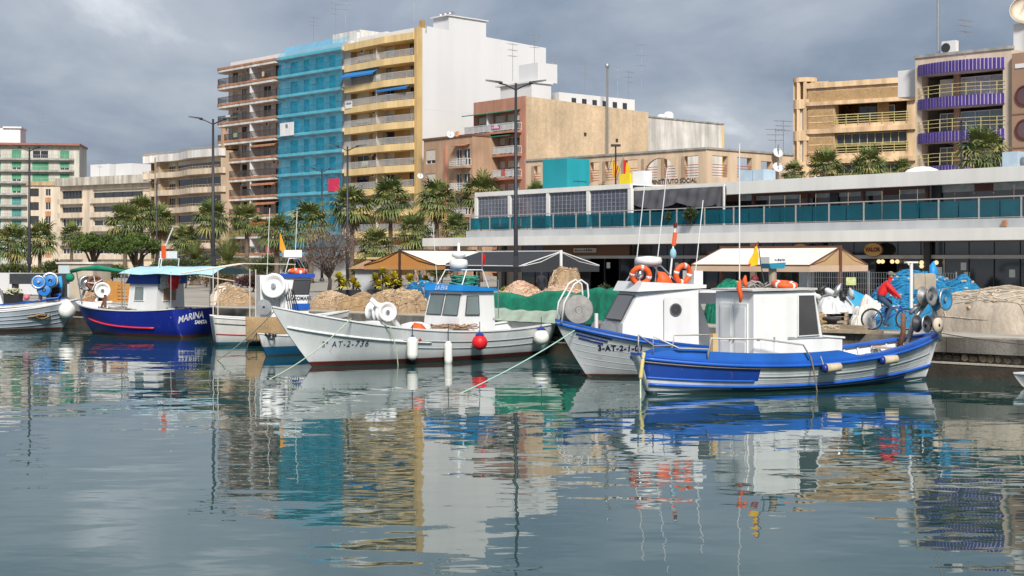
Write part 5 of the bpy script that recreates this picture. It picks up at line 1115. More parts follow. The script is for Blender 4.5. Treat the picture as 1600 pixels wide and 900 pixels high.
# roof gear: radar, mast frame, coiled net, small flag
fr = MB()
for y in (-.7, .7): fr.tube([(cx1-.25, y, ch+.2), (cx1-.55, y*.85, ch+.75), (cx1-1.3, y*.85, ch+.75), (cx1-1.5, y, ch+.1)], .022, 5)
fr.tube([(cx1-.55, -.6, ch+.75), (cx1-.55, .6, ch+.75)], .022, 5); fr.tube([(cx1-1.3, -.6, ch+.75), (cx1-1.3, .6, ch+.75)], .022, 5); fr.build('roof_frame', BWHITE, o)
MB().lathe([(.1, 0), (.30, .05), (.34, .20), (.30, .34), (.1, .40), (.01, .41)], 16, Matrix.Translation((cx1-.6, 0.1, ch+.77))).lathe([(.1, 0.4), (.24, .46), (.26, .56), (.05, .66), (.04, .95), (.01, .96)], 14, Matrix.Translation((cx1-.6, 0.1, ch+.77))).build('radar', BWHITE, o, True)
m = MB(); rg = random.Random(5)
for k in range(16): a_ = rg.uniform(.25, .5); m.tube([(cx1-.95+a_*math.cos(t)*1.0, a_*math.sin(t)*1.2+rg.uniform(-.1, .1), ch+.2+.035*k*.6+.04*math.sin(3*t+k)) for t in [2*math.pi*j/12 for j in range(12)]], .018, 4, True)
tag(m.build('coiled_line', mat('sea_green_line', (.05, .30, .20), .8), None, False, o.location, o.rotation_euler.z), 'coiled green line on the cabin roof of the white boat', 'rope')
fl = thing('flag', 'small red pennant on the blue roofed white boat', 'flag', b1.W(cx1-1.32, .55, ch+.72)); MB().tube([(0, 0, 0), (0, 0, .75)], .014, 5).build('staff', CHROME, fl); MB().add([(0, 0, .65), (.12, .10, .55), (.10, .2, .25), (-.03, .12, .12), (0, .02, .3)], [(0, 1, 2, 3, 4)]).build('cloth', BUOYR, fl)
MB().tube([(cx1-.3, -.75, ch+.2), (cx1-.1, -.75, ch+2.4)], .012, 4).build('whip_aerial', BWHITE, o)
# twin white hauler on the foredeck
for y in (-.32, .32): drum(o, (L*.62, y, zd+1.05), (0.25, 1 if y > 0 else -1, 0.1), .34, .18, BWHITE)
MB().tube([(L*.62, -.1, zd+.2), (L*.62, 0, zd+1.05)], .10, 8).box(L*.60, L*.66, -.25, .25, zd+.4, zd+.75).tube([(L*.55, .3, zd+.3), (L*.60, .25, zd+.9), (L*.66, .05, zd+1.5)], .09, 8).build('hauler_stand', BWHITE, o, True)
MB().lathe([(.55, 0), (.5, .14), (.2, .22), (.01, .23)], 16, Matrix.Translation((L*.5, .2, zd+.45))).build('hatch_lid', BWHITE, o, True)
def jumble(name, label, loc, rx, ry, h, m, seed, n=26, r=0.02, cat='rope', rz=0):
    rg_ = random.Random(seed); b = MB()
    for k in range(n):
        c = Vector((rg_.uniform(-.5, .5)*rx, rg_.uniform(-.5, .5)*ry, rg_.random()*h*.6+r)); a_ = rg_.uniform(.25, .6)
        b.tube([c+Vector((a_*rx*.6*math.cos(t), a_*ry*.6*math.sin(t), h*.25*math.sin(t*2+k))) for t in [2*math.pi*j/11 for j in range(11)]], r, 4, True)
    return tag(b.build(name, m, None, True, loc, rz), label, cat)
jumble('rope_heap', 'tangled brown rope on the deck before the cabin of the white boat', b1.W(L*.40, .8, zd+.42), 1.2, .5, .18, mat('brown_rope', (.30, .20, .13), .9, .2, 5), 8, 30, .018)
oj = MB().loft([[(x, y*s_, z) for x, y, z in ((0, -.3, 0), (.55, -.25, 0), (.55, .25, 0), (0, .3, 0))] for s_, z in ((1, 0), )] + [[(.05, -.28, .35), (.42, -.2, .42), (.40, .2, .40), (.08, .25, .38)], [(.15, -.12, .58), (.30, -.1, .60), (.30, .1, .56), (.15, .12, .55)]]).build('life_jacket', ORANGE, None, True, b1.W(L*.53, .95, zd+.10), b1.o.rotation_euler.z+.4); tag(oj, 'orange life jacket lying on the white boat foredeck', 'life jacket')
for px_t, kind, lb in ((.605, 'w', 'white long fender with dark blue ends on the white boat'), (.475, 's', 'slim white fender in the middle of the white boat'), (.355, 'r', 'red ball fender on the white boat'), (.085, 'b', 'round white fender near the stern of the white boat')):
    q = b1.pt(px_t, .80, 1); n_ = .26 if kind in 'rb' else .20; wp = b1.W(q.x, q.y+n_+.05, q.z-(.05 if kind in 'rb' else .30))
    if kind == 'w': buoy(wp, .19, BUOYW, lb, long=.40, capm=DKBLUE, name='long_fender')
    elif kind == 's': buoy(wp-Vector((0, 0, .12)), .14, BUOYW, lb, long=.42, name='long_fender', rope=.6)
    elif kind == 'r': buoy(wp, .27, BUOYR, lb, capm=DKBLUE)
    else: buoy(wp, .29, BUOYW, lb, capm=DKBLUE)
# ---- boat 3-AT-2-1-01 (grey hull, blue rail) -----------------------------------
HG = hull_paint('pale_grey_hull', (0.60, 0.62, 0.645), (0.12, 0.025, 0.02), 0.10, dirt=0.14)
b2 = Boat('fishing_boat', 'pale grey fishing boat with blue rail, white wheelhouse and orange life rings', (1262, 45.4), (868, 42.7), 2.9, 0.95, 0.86, 1.72, 0.62, 0.8, 0.5, 0.32, bowp=2.5, tmid=.58, flare=1.0)
b2.hull(HG); b2.deck(DECKG, .3); b2.inner(BWHITE, .3); b2.cap(BOATBLUE, .20, .06); b2.rail(BOATBLUE, .045, .955, out=.03); L = b2.L; o = b2.o
for v_ in (.42, .52, .62, .72, .82): b2.rail(mat('plank_seam', (.46, .48, .50), .7), .008, v_, t1=.985, name='plank_seam', out=-.002)
b2.text('3-AT-2-1-01', 0.235, 0.885, 0.84, 1, NAVY, -1, spacing=1.12, bold=.008)
q = MB()
for k, (t0_, t1_, v0) in enumerate(((.835, .955, .90), (.85, .95, .85), (.865, .945, .80))): q.tube([b2.pt(t0_+(t1_-t0_)*j/8, v0+.02*j/8, 1)+Vector((0, .012, 0)) for j in range(9)], .022, 4)
q.build('bow_stripes', DKBLUE, o)
zd = b2.sheer(.45)-.30; wx0, wx1 = L*.50, L*.735; ch = zd+2.10
house(o, 'wheelhouse', [(wx0, zd), (wx1+.45, zd), (wx1+.40, zd+1.05), (wx1-.12, ch-.12), (wx0, ch)], 1.9, BWHITE, 1.8, .80)
MB().extr([(wx0-.25, -.95, ch), (wx1+.02, -.95, ch-.10), (wx1-.15, -.95, ch+.20), (wx0-.25, -.95, ch+.10)], (0, 1.90, 0)).build('cabin_roof', BWHITE, o)
pane_poly(o, [(wx1+.40, -.62, zd+1.14), (wx1+.40, .62, zd+1.14), (wx1-.02, .60, zd+1.88), (wx1-.02, -.60, zd+1.88)], (.85, 0, .5), DARKM, SMOKE)
for sd_ in (-1, 1):
    dr = MB().box(wx0+.25, wx0+1.15, -.02, .02, zd+.15, zd+1.82).build('door', BWHITE, o); dr.location = (0, sd_*.93, 0)
    M = Matrix.Translation((wx0+.78, 0.0, zd+1.45)) @ Matrix.Rotation(R(-90*sd_), 4, 'X')
    MB().lathe([(.2, .02), (.2, .045), (.16, .045)], 18, M).build('porthole_rim', CHROME, dr); MB().lathe([(.01, .035), (.17, .035)], 18, M).build('porthole_pane', SMOKE, dr)
# aft shelter with big window opening
for sd_ in (-1, 1):
    b = MB(); y = sd_*.98
    outer = [(wx0-.05, zd), (wx0-.05, ch), (wx0-1.75, ch-.05), (wx0-1.75, zd)]
    b.extr([(wx0-1.5, y, zd), (wx0-1.0, y, zd), (wx0-.55, y, ch-.15), (wx0-1.75, y, ch-.15), (wx0-1.75, y, ch-.55), (wx0-1.0, y, ch-.55), (wx0-1.35, y, zd+.6), (wx0-1.75, y, zd+.5), (wx0-1.75, y, zd)], (0, .05*sd_, 0)); b.build('shelter_side', BWHITE, o)
MB().extr([(wx0+.0, -1.02, ch-.14), (wx0+.0, -1.02, ch-.08), (wx0-1.85, -1.02, ch-.1), (wx0-1.85, -1.02, ch-.16)], (0, 2.04, 0)).build('shelter_roof', BWHITE, o)
# bow gear: twin hauler plates with hoops, horizontal winch
for y in (-.22, .26):
    M = Matrix.Translation((L*.93, y+.1, b2.sheer(.93)+.50)) @ rot_to((.25, 1, .05)); MB().lathe([(.01, .03), (.1, .08), (.18, .02), (.24, .05), (.32, .01), (.40, .0), (.44, .03), (.42, .06), (.2, .07), (.01, .07)], 28, M).build('hauler_plate', mat('dull_steel', (.30, .29, .28), .5, .25, 6, metal=.4), o)
    h_ = L*.93; z_ = b2.sheer(.93); MB().tube([(h_+.5, y, z_+.1), (h_+.42, y, z_+.7), (h_+.1, y, z_+1.25), (h_-.12, y, z_+1.38), (h_-.32, y, z_+1.25), (h_-.36, y, z_+.9), (h_-.2, y, z_+.1)], .03, 6).build('hoop', BWHITE, o, True)
MB().tube([(L*.87, -.2, b2.sheer(.87)-.25), (L*.92, .1, b2.sheer(.93)+.5)], .06, 8).build('hauler_arm', mat('tan_steel', (.35, .29, .22), .6), o)
wn = MB().tube([(L*.82, -.36, zd+.85), (L*.82, .36, zd+.85)], .16, 12).build('winch_barrel', RUST, o); [MB().tube([(L*.82, y_-.03, zd+.85), (L*.82, y_+.03, zd+.85)], .26, 14).build('winch_cheek', METAL, o) for y_ in (-.36, .36)]; MB().box(L*.795, L*.845, -.28, .28, zd, zd+.6).build('winch_base', BWHITE, o); MB().tube([(L*.865, .4, zd+.2), (L*.865, .4, zd+1.35)], .06, 8).build('bitt', BWHITE, o)
# roof: radar, life rings, aerials, search light
tz = ch+.1
MB().lathe([(.1, 0), (.46, .04), (.50, .16), (.46, .30), (.1, .34), (.01, .345)], 20, Matrix.Translation((wx0+1.25, .0, tz+.58)) @ Matrix.Diagonal((.85, .85, .85, 1))).build('radar', BWHITE, o, True); fr = MB()
for y in (-.45, .45): fr.tube([(wx0+1.9, y, tz-.05), (wx0+1.55, y*.6, tz+.57)], .022, 5); fr.tube([(wx0+.4, y, tz), (wx0+.95, y*.6, tz+.57)], .022, 5); fr.tube([(wx0+1.55, y*.6, tz+.57), (wx0+.95, y*.6, tz+.57)], .022, 5)
fr.build('radar_stand', CHROME, o)
def ring(loc, rz, label, tilt=80, r=.26, m=ORANGE):
    t_ = thing('life_ring', label, 'life ring', loc, rz, 'orange life rings'); M = Matrix.Rotation(R(tilt), 4, 'X'); rr = [M @ Vector((r*math.cos(2*math.pi*k/20), r*math.sin(2*math.pi*k/20), 0)) for k in range(20)]
    MB().tube(rr, .085, 8, True).build('ring', m, t_, True)
    for k in (0, 5, 10, 15): MB().tube([rr[k], rr[(k+1) % 20]], .089, 8).build('white_band', BWHITE, t_, True)
    return t_
ring(b2.W(wx0+.35, .55, tz+.33), o.rotation_euler.z+.25, 'orange life ring at the right of the radar on the grey boat'); ring(b2.W(wx0+1.75, .55, tz+.28), o.rotation_euler.z-.3, 'orange life ring left of the radar on the grey boat', 70)
lj = MB().loft([[(-.30, -.12, 0), (.26, -.14, 0), (.28, .12, 0), (-.26, .14, 0)], [(-.22, -.14, .2), (.16, -.13, .24), (.2, .10, .22), (-.16, .12, .18)], [(-.05, -.08, .36), (.2, -.08, .40), (.22, .06, .38), (-.02, .08, .34)]]).build('life_jacket', ORANGE, None, True, b2.W(wx0+1.0, .6, tz+.02), o.rotation_euler.z); tag(lj, 'orange life jacket under the radar of the grey boat', 'life jacket')
ma = MB().tube([(wx0+.55, 0, tz), (wx0+.35, 0, tz+1.75)], .03, 6).build('mast', BWHITE, o); MB().tube([(wx0+.40, 0, tz+1.2), (wx0+.35, 0, tz+1.6)], .07, 8).build('orange_beacon', ORANGE, ma); MB().tube([(wx0+.35, 0, tz+1.75), (wx0+.34, 0, tz+1.9)], .06, 8).build('dark_red_lamp', mat('dark_red', (.12, .01, .01), .4), ma); MB().ball((wx0+.42, 0, tz+.95), (.10, .10, .17)).build('blue_rag', mat('pale_blue_cloth', (.25, .45, .55), .8), ma)
for x_, y_, h_ in ((wx1-.5, -.5, 3.2), (wx0+.9, -.3, 3.6), (wx0-.2, .2, 2.6)): MB().tube([(x_, y_, tz), (x_-.35*(h_/3), y_, tz+h_)], .016, 5).build('whip_aerial', BWHITE, o)
sl = MB().lathe([(.01, -.12), (.12, -.08), (.14, .08), (.01, .09)], 12, Matrix.Translation((wx1-.25, .5, tz+.32)) @ rot_to((1, .2, .1))).tube([(wx1-.25, .5, tz+.05), (wx1-.25, .5, tz+.3)], .03, 6).build('search_light', CHROME, o, True)
MB().box(wx0-.35, wx0-.05, -.3, .5, tz, tz+.42).build('roof_box', BWHITE, o)
# ---- near boat, blue and white --------------------------------------------------
def near_rows(t, v):
    if v > .60 and t < .30: return 1
    if v < .46 and .24 < t < .86: return 1
    return 0
NBW = hull_paint('near_hull_white', (0.64, 0.655, 0.67), (0.012, 0.10, 0.17), 0.10, dirt=0.2); NBB = hull_paint('near_hull_blue', (0.012, 0.055, 0.30), (0.012, 0.10, 0.17), 0.10, dirt=0.15)
b3 = Boat('fishing_boat', 'blue and white wooden fishing boat nearest the camera with white cabin', (993, 37.4), (1466, 42.3), 2.75, 1.04, 0.76, 1.36, 0.42, 0.16, 0.40, 0.36, srake=0.38, bowp=2.4, tmid=.48, flare=.7)
L = b3.L; o = b3.o
b3.hull([NBW, NBB], near_rows, 60, 20); b3.deck(DECKG, .42); b3.inner(BWHITE, .42); b3.cap(BOATBLUE, .22, .07); b3.rail(BOATBLUE, .055, .955, out=.03); b3.rail(mat('wood_strip', (.36, .31, .26), .8, .2), .028, .90, t0=.0, t1=.45, out=.03, name='worn_strip')
b3.rail(BOATBLUE, .045, .47, out=.02, name='blue_wale'); b3.rail(BOATBLUE, .03, .60, t0=.0, t1=.29, out=.01, name='lower_band_edge'); b3.rail(_M['seam_grey'], .014, .70, t0=.30, t1=.97, name='strake'); b3.rail(_M['seam_grey'], .012, .30, t0=.02, t1=.3, name='strake'); b3.rail(_M['seam_grey'], .012, .25, t0=.84, t1=.98, name='strake')
for v_ in (.40, .54, .63, .77, .84): b3.rail(_M['plank_seam'], .008, v_, t0=.30, t1=.97, name='plank_seam', out=-.002)
zd = b3.sheer(.35)-.40
BLP = mat('inner_blue', (0.012, 0.11, 0.42), .6, .15, 1.5, streak=.1)
for sd_ in (-1, 1):           # raised blue wash boards along the waist
    q = MB(); rg_ = []
    for k in range(17):
        t = .02+.60*k/16; p = b3.pt(t, 1, sd_); h_ = .06+.22*min(1, min(k, 16-k)/2.0); y = max(abs(p.y)-.14, .03)*sd_; rg_.append([(p.x, y-.03, p.z), (p.x, y+.03, p.z), (p.x, y+.03, p.z+h_), (p.x, y-.03, p.z+h_)])
    q.loft(rg_); q.build('wash_board', BLP, o)
hx0, hx1 = L*.30, L*.497; ht = zd+2.34; PLY = mat('painted_ply', (.72, .725, .72), .5, .07, 1.2, streak=.12, bump=.06, bs=3)
house(o, 'wheelhouse', [(hx0, zd), (hx1+.95, zd), (hx1+.95, zd+1.0), (hx1+.25, zd+1.06), (hx1-.03, ht), (hx0, ht-.03)], 1.72, PLY)
MB().extr([(hx0-.1, -.95, ht), (hx1-.0, -.95, ht+.02), (hx1-.0, -.95, ht+.075), (hx0-.1, -.95, ht+.05)], (0, 1.9, 0)).build('cabin_roof', mat('weathered_roof', (.55, .54, .52), .8, .2, 2, streak=.2), o)
MB().extr([(hx1+.25, -.90, zd+1.06), (hx1+1.02, -.90, zd+1.0), (hx1+1.02, -.90, zd+1.05), (hx1+.25, -.90, zd+1.11)], (0, 1.8, 0)).build('fore_ledge', PLY, o)
for y0, y1 in ((-.78, -.03), (.03, .78)): pane_poly(o, [(hx1+.22, y0, zd+1.16), (hx1+.22, y1, zd+1.16), (hx1+.02, y1, zd+2.2), (hx1+.02, y0, zd+2.2)], (.95, 0, .2), PLY, SMOKE)
for sd_ in (-1, 1):
    pane_poly(o, [(hx1+.12, sd_*.87, zd+1.12), (hx1-.05, sd_*.87, zd+2.22), (hx1-.62, sd_*.87, zd+2.22), (hx1-.62, sd_*.87, zd+1.10)][::sd_], (0, sd_, 0), PLY, SMOKE, bar=.06)
    MB().box(hx1-2.0, hx1-.7, -.012, .012, zd+1.08, zd+2.2).build('side_panel', PLY, o).location = (0, sd_*.87, 0); MB().box(hx0+.1, hx1+.95, -.015, .015, zd+1.03, zd+1.06).build('side_batten', _M['seam_grey'], o).location = (0, sd_*.868, 0)
# double doors in the after face
for y0, y1 in ((-.62, -.02), (.02, .62)):
    dr = MB().box(hx0-.035, hx0-.002, y0, y1, zd+.1, zd+2.0).build('door', PLY, o); q = MB()
    for a_, c_ in ((zd+.2, zd+.95), (zd+1.05, zd+1.9)): q.box(hx0-.05, hx0-.036, y0+.08, y1-.08, a_, c_)
    q.build('door_panel', PLY, dr); MB().ball((hx0-.06, y1-.06 if y0 < 0 else y0+.06, zd+1.05), .035).build('knob', METAL, dr)
# side doors seen from the water (to port)
for k in range(2): MB().box(hx0+.20+.47*k, hx0+.65+.47*k, -.012, .012, zd+.12, zd+1.95).build('side_door', PLY, o).location = (0, -.872, 0)
MB().tube([(hx0+.66, -.90, zd+1.0), (hx0+.66, -.90, zd+1.1)], .025, 6).build('latch', METAL, o)
# stern rail of bent pipe
q = MB()
for sd_ in (-1, 1):
    A_ = [b3.pt(t, 1, sd_) for t in (.03, .09, .16, .24)]; q.tube([A_[0]+Vector((0, 0, .05)), A_[0]+Vector((0, 0, .55)), A_[1]+Vector((0, 0, .30)), A_[2]+Vector((0, 0, .34)), A_[2]+Vector((0, 0, .05))], .025, 6)
    q.tube([A_[2]+Vector((0, 0, .05)), A_[2]+Vector((.1, 0, .62)), b3.pt(.30, 1, sd_)+Vector((0, 0, .66)), b3.pt(.42, 1, sd_)+Vector((0, 0, .50)), b3.pt(.44, 1, sd_)+Vector((.1, 0, .05))], .025, 6)
q.build('stern_rail', mat('grey_pipe', (.45, .43, .40), .5, .15, metal=.4), o, True)
sam = MB().box(-.08, .08, -.08, .08, zd, zd+1.2, Matrix.Translation((L*.215, -.3, 0))).build('samson_post', mat('ochre_post', (.55, .40, .20), .7, .2), o)
MB().box(L*.68, L*.80, -.62, .62, zd+.35, zd+.40).box(L*.81, L*.84, -.62, .62, zd+.58, zd+.64).build('thwart', mat('pale_board', (.60, .52, .42), .8, .2, 2), o); MB().box(L*.72, L*.80, -.30, -.18, zd+.42, zd+.5, Matrix.Rotation(.0, 4, 'Z')).build('blue_oar', BLP, o)
def rib_parts(bt, ts, drop, m):
    for t in ts:
        for sd_ in (-1, 1):
            a_ = bt.pt(t, 1, sd_); c_ = bt.pt(t, bt.tv(t, a_.z-drop), sd_); a_.y -= sd_*.13; c_.y -= sd_*.13; a_.z -= .03
            MB().tube([a_, (a_+c_)/2, c_], .035, 4).build('rib', m, bt.o)
rib_parts(b3, [.62+.04*k for k in range(8)], .38, BWHITE)
# net hauler at the bow
bx = L*.952; zz = b3.sheer(.93); q = MB().tube([(bx-.45, .35, zz-.35), (bx-.25, .2, zz+.55), (bx+.2, 0, zz+1.25)], .08, 8).tube([(bx+.45, -.15, zz-.1), (bx+.25, 0, zz+1.2)], .07, 8).tube([(bx-.5, .1, zz+.75), (bx+.15, .05, zz+1.2)], .07, 8).build('hauler_stand', METAL, o, True)
drum(o, (bx-.12, -.20, zz+1.25), (.25, -1, .05), .30, .18, mat('worn_steel', (.26, .26, .26), .55, .3, 7, metal=.5)); drum(o, (bx+.32, -.30, zz+1.15), (.25, -1, .05), .33, .18, mat('hauler_blue', (.02, .19, .38), .5, .2, 5), METAL)
drum(o, (bx-.42, -.30, zz+.45), (.25, -1, .05), .26, .18, DARKM, METAL); MB().lathe([(.05, -.06), (.22, -.05), (.23, .05), (.05, .06)], 18, Matrix.Translation((bx-.05, -.55, zz+.40)) @ rot_to((.25, -1, .05))).build('cream_wheel', CREAM, o, True)
for dx in (-.25, .16): MB().extr([(bx+dx-.2, -.02, zz+1.45), (bx+dx+.24, -.02, zz+1.45), (bx+dx+.24, -.02, zz+1.85), (bx+dx+.17, -.02, zz+1.92), (bx+dx-.13, -.02, zz+1.92), (bx+dx-.2, -.02, zz+1.85)], (0, .05, 0)).build('guard_plate', mat('tan_plate', (.42, .36, .28), .6, .2), o)
MB().tube([(bx-.75, .3, zz-.35), (bx-.72, .15, zz+.2), (bx-.78, .1, zz+.75)], [.09, .08, .07], 8).build('rusty_post', RUST, o, True); MB().tube([(bx-.55, .0, zz+.9), (bx-.55, .0, zz+2.25)], .05, 8).box(bx-.78, bx-.32, -.05, .05, zz+2.22, zz+2.27).build('white_post', BWHITE, o)
# gear on the cabin roof
ring(b3.W(hx0+1.45, -.35, ht+.16), o.rotation_euler.z, 'orange life ring lying on the cabin roof of the near boat', 8, .28)
MB().tube([(hx0+1.3, .0, ht), (hx0+1.3, .0, ht+.62)], .11, 8).build('radar_post', mat('tan_post', (.33, .28, .22), .7, .2), o)
rd = MB().extr([(hx0+1.02, -.22, ht+.74), (hx0+1.60, -.22, ht+.77), (hx0+1.60, -.22, ht+.92), (hx0+1.02, -.22, ht+.92)], (0, .44, 0)).build('radar', BWHITE, o); MB().extr([(hx0+1.08, -.21, ht+.60), (hx0+1.54, -.21, ht+.60), (hx0+1.60, -.21, ht+.765), (hx0+1.03, -.21, ht+.735)], (0, .42, 0)).build('radar_base', mat('teal_base', (.02, .22, .33), .5), rd); strokes(lambda u, v: (hx0+1.20+u, -.226, ht+.81+v), .36, .06, 7, NAVY, rd, 11)
fs = thing('flag', 'limp yellow and red flag on the roof of the near boat', 'flag', b3.W(hx0+.75, -.1, ht+.05)); MB().tube([(0.18, 0, .0), (.05, 0, .7), (-.02, 0, 1.30)], .014, 5).build('staff', DARKM, fs)
FLY = mat('flag_yellow', (.72, .44, .01), .8, .1); FLR = mat('flag_red', (.5, .02, .02), .8, .1); vs = []
for j in range(9):
    for i in range(5): w_ = .05+.22*(j/8)**.8; vs.append((-.02-w_*i/4-.02*math.sin(i*2+j), .05*math.sin(i*2.4+j*.7), 1.27-.62*j/8-.05*i/4))
m = MB(); m.v = vs
for j in range(8):
    for i in range(4): m.f.append((j*5+i, j*5+i+1, (j+1)*5+i+1, (j+1)*5+i)); m.mi.append(1 if (j < 1 or (i == 3 and j > 6)) else 0)
m.build('cloth', [FLY, FLR], fs, True)
for x_, y_, h_, lb in ((hx0-.25, -.6, .62, 'orange pennant float hung at the after cabin corner'), (hx0+.6, .3, .36, 'orange float standing on the near boat cabin roof')): tag(MB().tube([(0, 0, 0), (.02, 0, h_*.3), (-.03, .02, h_*.6), (.0, 0, h_)], [.03, .06, .075, .025], 8).build('orange_float', ORANGE, None, True, b3.W(x_, y_, ht-.30 if h_ > .6 else ht+.05)), lb, 'float')
tag(MB().ball((0, 0, 0), .11).build('red_ball_float', mat('dark_red_float', (.22, .02, .03), .6), None, True, b3.W(hx0+.95, .35, ht+.30)), 'small dark red ball float on the cabin roof', 'float'); MB().tube([(hx0-.05, -.3, ht), (hx0-.05, -.3, ht+4.0)], .016, 5).build('whip_aerial', BWHITE, o)
jumble('roof_clutter', 'grey lines and fittings on the cabin roof of the near boat', b3.W(hx0+1.0, .35, ht+.06), .7, .5, .25, mat('grey_line', (.3, .29, .27), .8, .2), 12, 12, .02, 'rope')
for t_, lb in ((.505, 'worn white log fender amidships on the near boat'), (.715, 'worn white log fender toward the bow of the near boat')):
    p = b3.pt(t_, .88, -1); f_ = thing('log_fender', lb, 'fender', b3.W(p.x, p.y-.16, p.z-.02), o.rotation_euler.z, 'fenders hung on the hulls'); MB().tube([(-.28, 0, 0), (-.25, 0, 0), (.25, 0, .02), (.28, 0, .02)], [.05, .12, .12, .05], 12).build('body', mat('worn_cream', (.50, .42, .30), .7, .3, 4), f_, True); MB().tube([(-.34, 0, 0), (-.24, 0, 0)], [.10, .125], 12).build('blue_cap', DKBLUE, f_, True); MB().tube([(-.3, 0, .08), (-.3, .12, .32)], .014, 4).build('lanyard', ROPEB, f_)
# ---- blue boat MARINA -----------------------------------------------------------
HBL = hull_paint('deep_blue_hull', (0.008, 0.022, 0.26), (0.13, 0.02, 0.02), 0.13, dirt=0.06)
b4 = Boat('fishing_boat', 'deep blue fishing boat with red stripe and white cabin under a pale blue awning', (304, 64.6), (119, 69.0), 2.75, 1.30, 1.16, 1.48, 0.85, 0.95, 0.5, 0.28, srake=-.06, bowp=2.6, flare=1.3)
# its transom is drawn in and faces the camera
L = b4.L; o = b4.o; b4.hull(HBL); b4.deck(DECKG, .25); b4.inner(BWHITE, .25); b4.cap(BWHITE, .10, .05, t0=.0, t1=.985)
q = MB(); q.tube([b4.pt(.18+.62*k/14, .54+.14*(k/14)**2, 1)+Vector((0, .03, 0)) for k in range(15)], .045, 6); q.build('red_stripe', mat('stripe_red', (.62, .03, .06), .5, .05), o, True)
tp = [b4.pt(0, v, s_) for v, s_ in ((1, -1), (1, 1))]
def transom(u, v): return Vector((b4.pt(0, .6, 1).x-.015-.0, 1.12-u, v))
for s_, z_, y_, sp_ in (('MARINA', .66, 1.06, .42), ('SANTA', .60, .05, .24)):
    lettering(s_, sp_, (lambda yy, zz: (lambda u, v: Vector((-.02-.06*(1-(zz+v)/1.3), yy-u, zz+v+(.22*math.sin(min(u, 1.6)*.95) if zz > .65 else 0)))))(y_, z_), BWHITE, o, shear=.2, bold=.006)
zd = b4.sheer(.4)-.25; cx0, cx1 = L*.19, L*.42; ch = zd+1.50
house(o, 'wheelhouse', [(cx0, zd), (cx1+.1, zd), (cx1-.02, ch), (cx0, ch)], 1.75, BWHITE, 1.6)
RB = mat('roof_royal_blue', (.012, .06, .36), .5, .1); MB().extr([(cx0-.1, -.9, ch), (cx1+.18, -.9, ch), (cx1-.15, -.9, ch+.45), (cx0-.1, -.9, ch+.42)], (0, 1.8, 0)).build('cabin_roof', RB, o)
for y0, y1 in ((-.68, -.06), (.06, .68)): pane_poly(o, [(cx1+.055, y0, zd+.72), (cx1+.055, y1, zd+.72), (cx1+.0, y1, zd+1.38), (cx1+.0, y0, zd+1.38)], (1, 0, .1), DARKM, CLEARP)
pane_poly(o, [(cx1-.35, .85, zd+.72), (cx1-1.0, .85, zd+.72), (cx1-1.0, .815, zd+1.38), (cx1-.38, .815, zd+1.38)], (0, 1, 0), BWHITE, CLEARP); pane_poly(o, [(cx0-.01, .5, zd+.72), (cx0-.01, -.3, zd+.72), (cx0-.01, -.3, zd+1.34), (cx0-.01, .5, zd+1.34)], (-1, 0, 0), BWHITE, mat('tan_screen', (.3, .2, .13), .6))
# awning on poles over the after deck
AWP = mat('pale_blue_tarp', (.36, .56, .66), .7, .1, 1.2, streak=.1); rows = []
for i in range(13):
    x = cx1+.15-(cx1+2.6)*i/12; rows.append([(x, y, ch+.80-.32*(abs(y)/1.3)**2-.03*math.sin(i*1.3+y*3)) for y in (-1.35, -.9, -.45, 0, .45, .9, 1.35)])
aw = thing('boat_awning', 'pale blue awning stretched over the blue boat', 'awning', o.location, o.rotation_euler.z); m = MB().loft(rows, False, False); m.build('canvas', AWP, aw, True); q = MB()
for x, y in ((.25, -1.2), (.25, 1.2), (cx1-.1, -1.2), (cx1-.1, 1.2)): q.tube([(x, y, zd), (x, y, ch+.57)], .025, 5)
q.tube([(cx1+.1, 0, ch+.78), (-2.4, 0, ch+.78)], .025, 5); q.build('poles', CHROME, aw)
gr = tag(MB().tube([(0, 0, 0), (.8, .05, .06), (2.0, 0, .16), (3.2, -.05, .12), (3.9, 0, .0)], [.07, .09, .14, .09, .10], 8).build('green_net_roll', GREENC, None, True, b4.W(cx1+.5, .5, ch+.55), o.rotation_euler.z), 'long roll of green netting resting above the blue boat', 'net roll'); tag(MB().ball((0, 0, 0), .22).build('green_float', GREENC, None, True, b4.W(cx1+4.5, .5, ch+.25)), 'round dark green float at the end of the green roll', 'float')
MB().tube([(cx1+4.0, .15, b4.sheer(.93)-.3), (cx1+4.1, .45, ch+.58)], .03, 6).build('roll_rest', CHROME, o); MB().tube([(cx1+.9, .45, zd), (cx1+.9, .5, ch+.62)], .03, 6).build('roll_rest', CHROME, o)
q = MB().tube([(cx0+.2, -.6, ch+.4), (cx0+.1, -.6, ch+1.15), (cx0+.1, .6, ch+1.15), (cx0+.2, .6, ch+.4)], .03, 6).tube([(cx0+1.4, -.6, ch+.4), (cx0+1.2, -.65, ch+1.5), (cx0+.6, -.7, ch+2.6)], .03, 5).build('mast_frame', BWHITE, o); MB().box(cx0-.15, cx0+.45, -.25, .25, ch+1.17, ch+1.5).build('radar', BWHITE, o); MB().box(cx0+.0, cx0+.14, .3, .45, ch+1.17, ch+1.75).build('orange_marker', ORANGE, o)
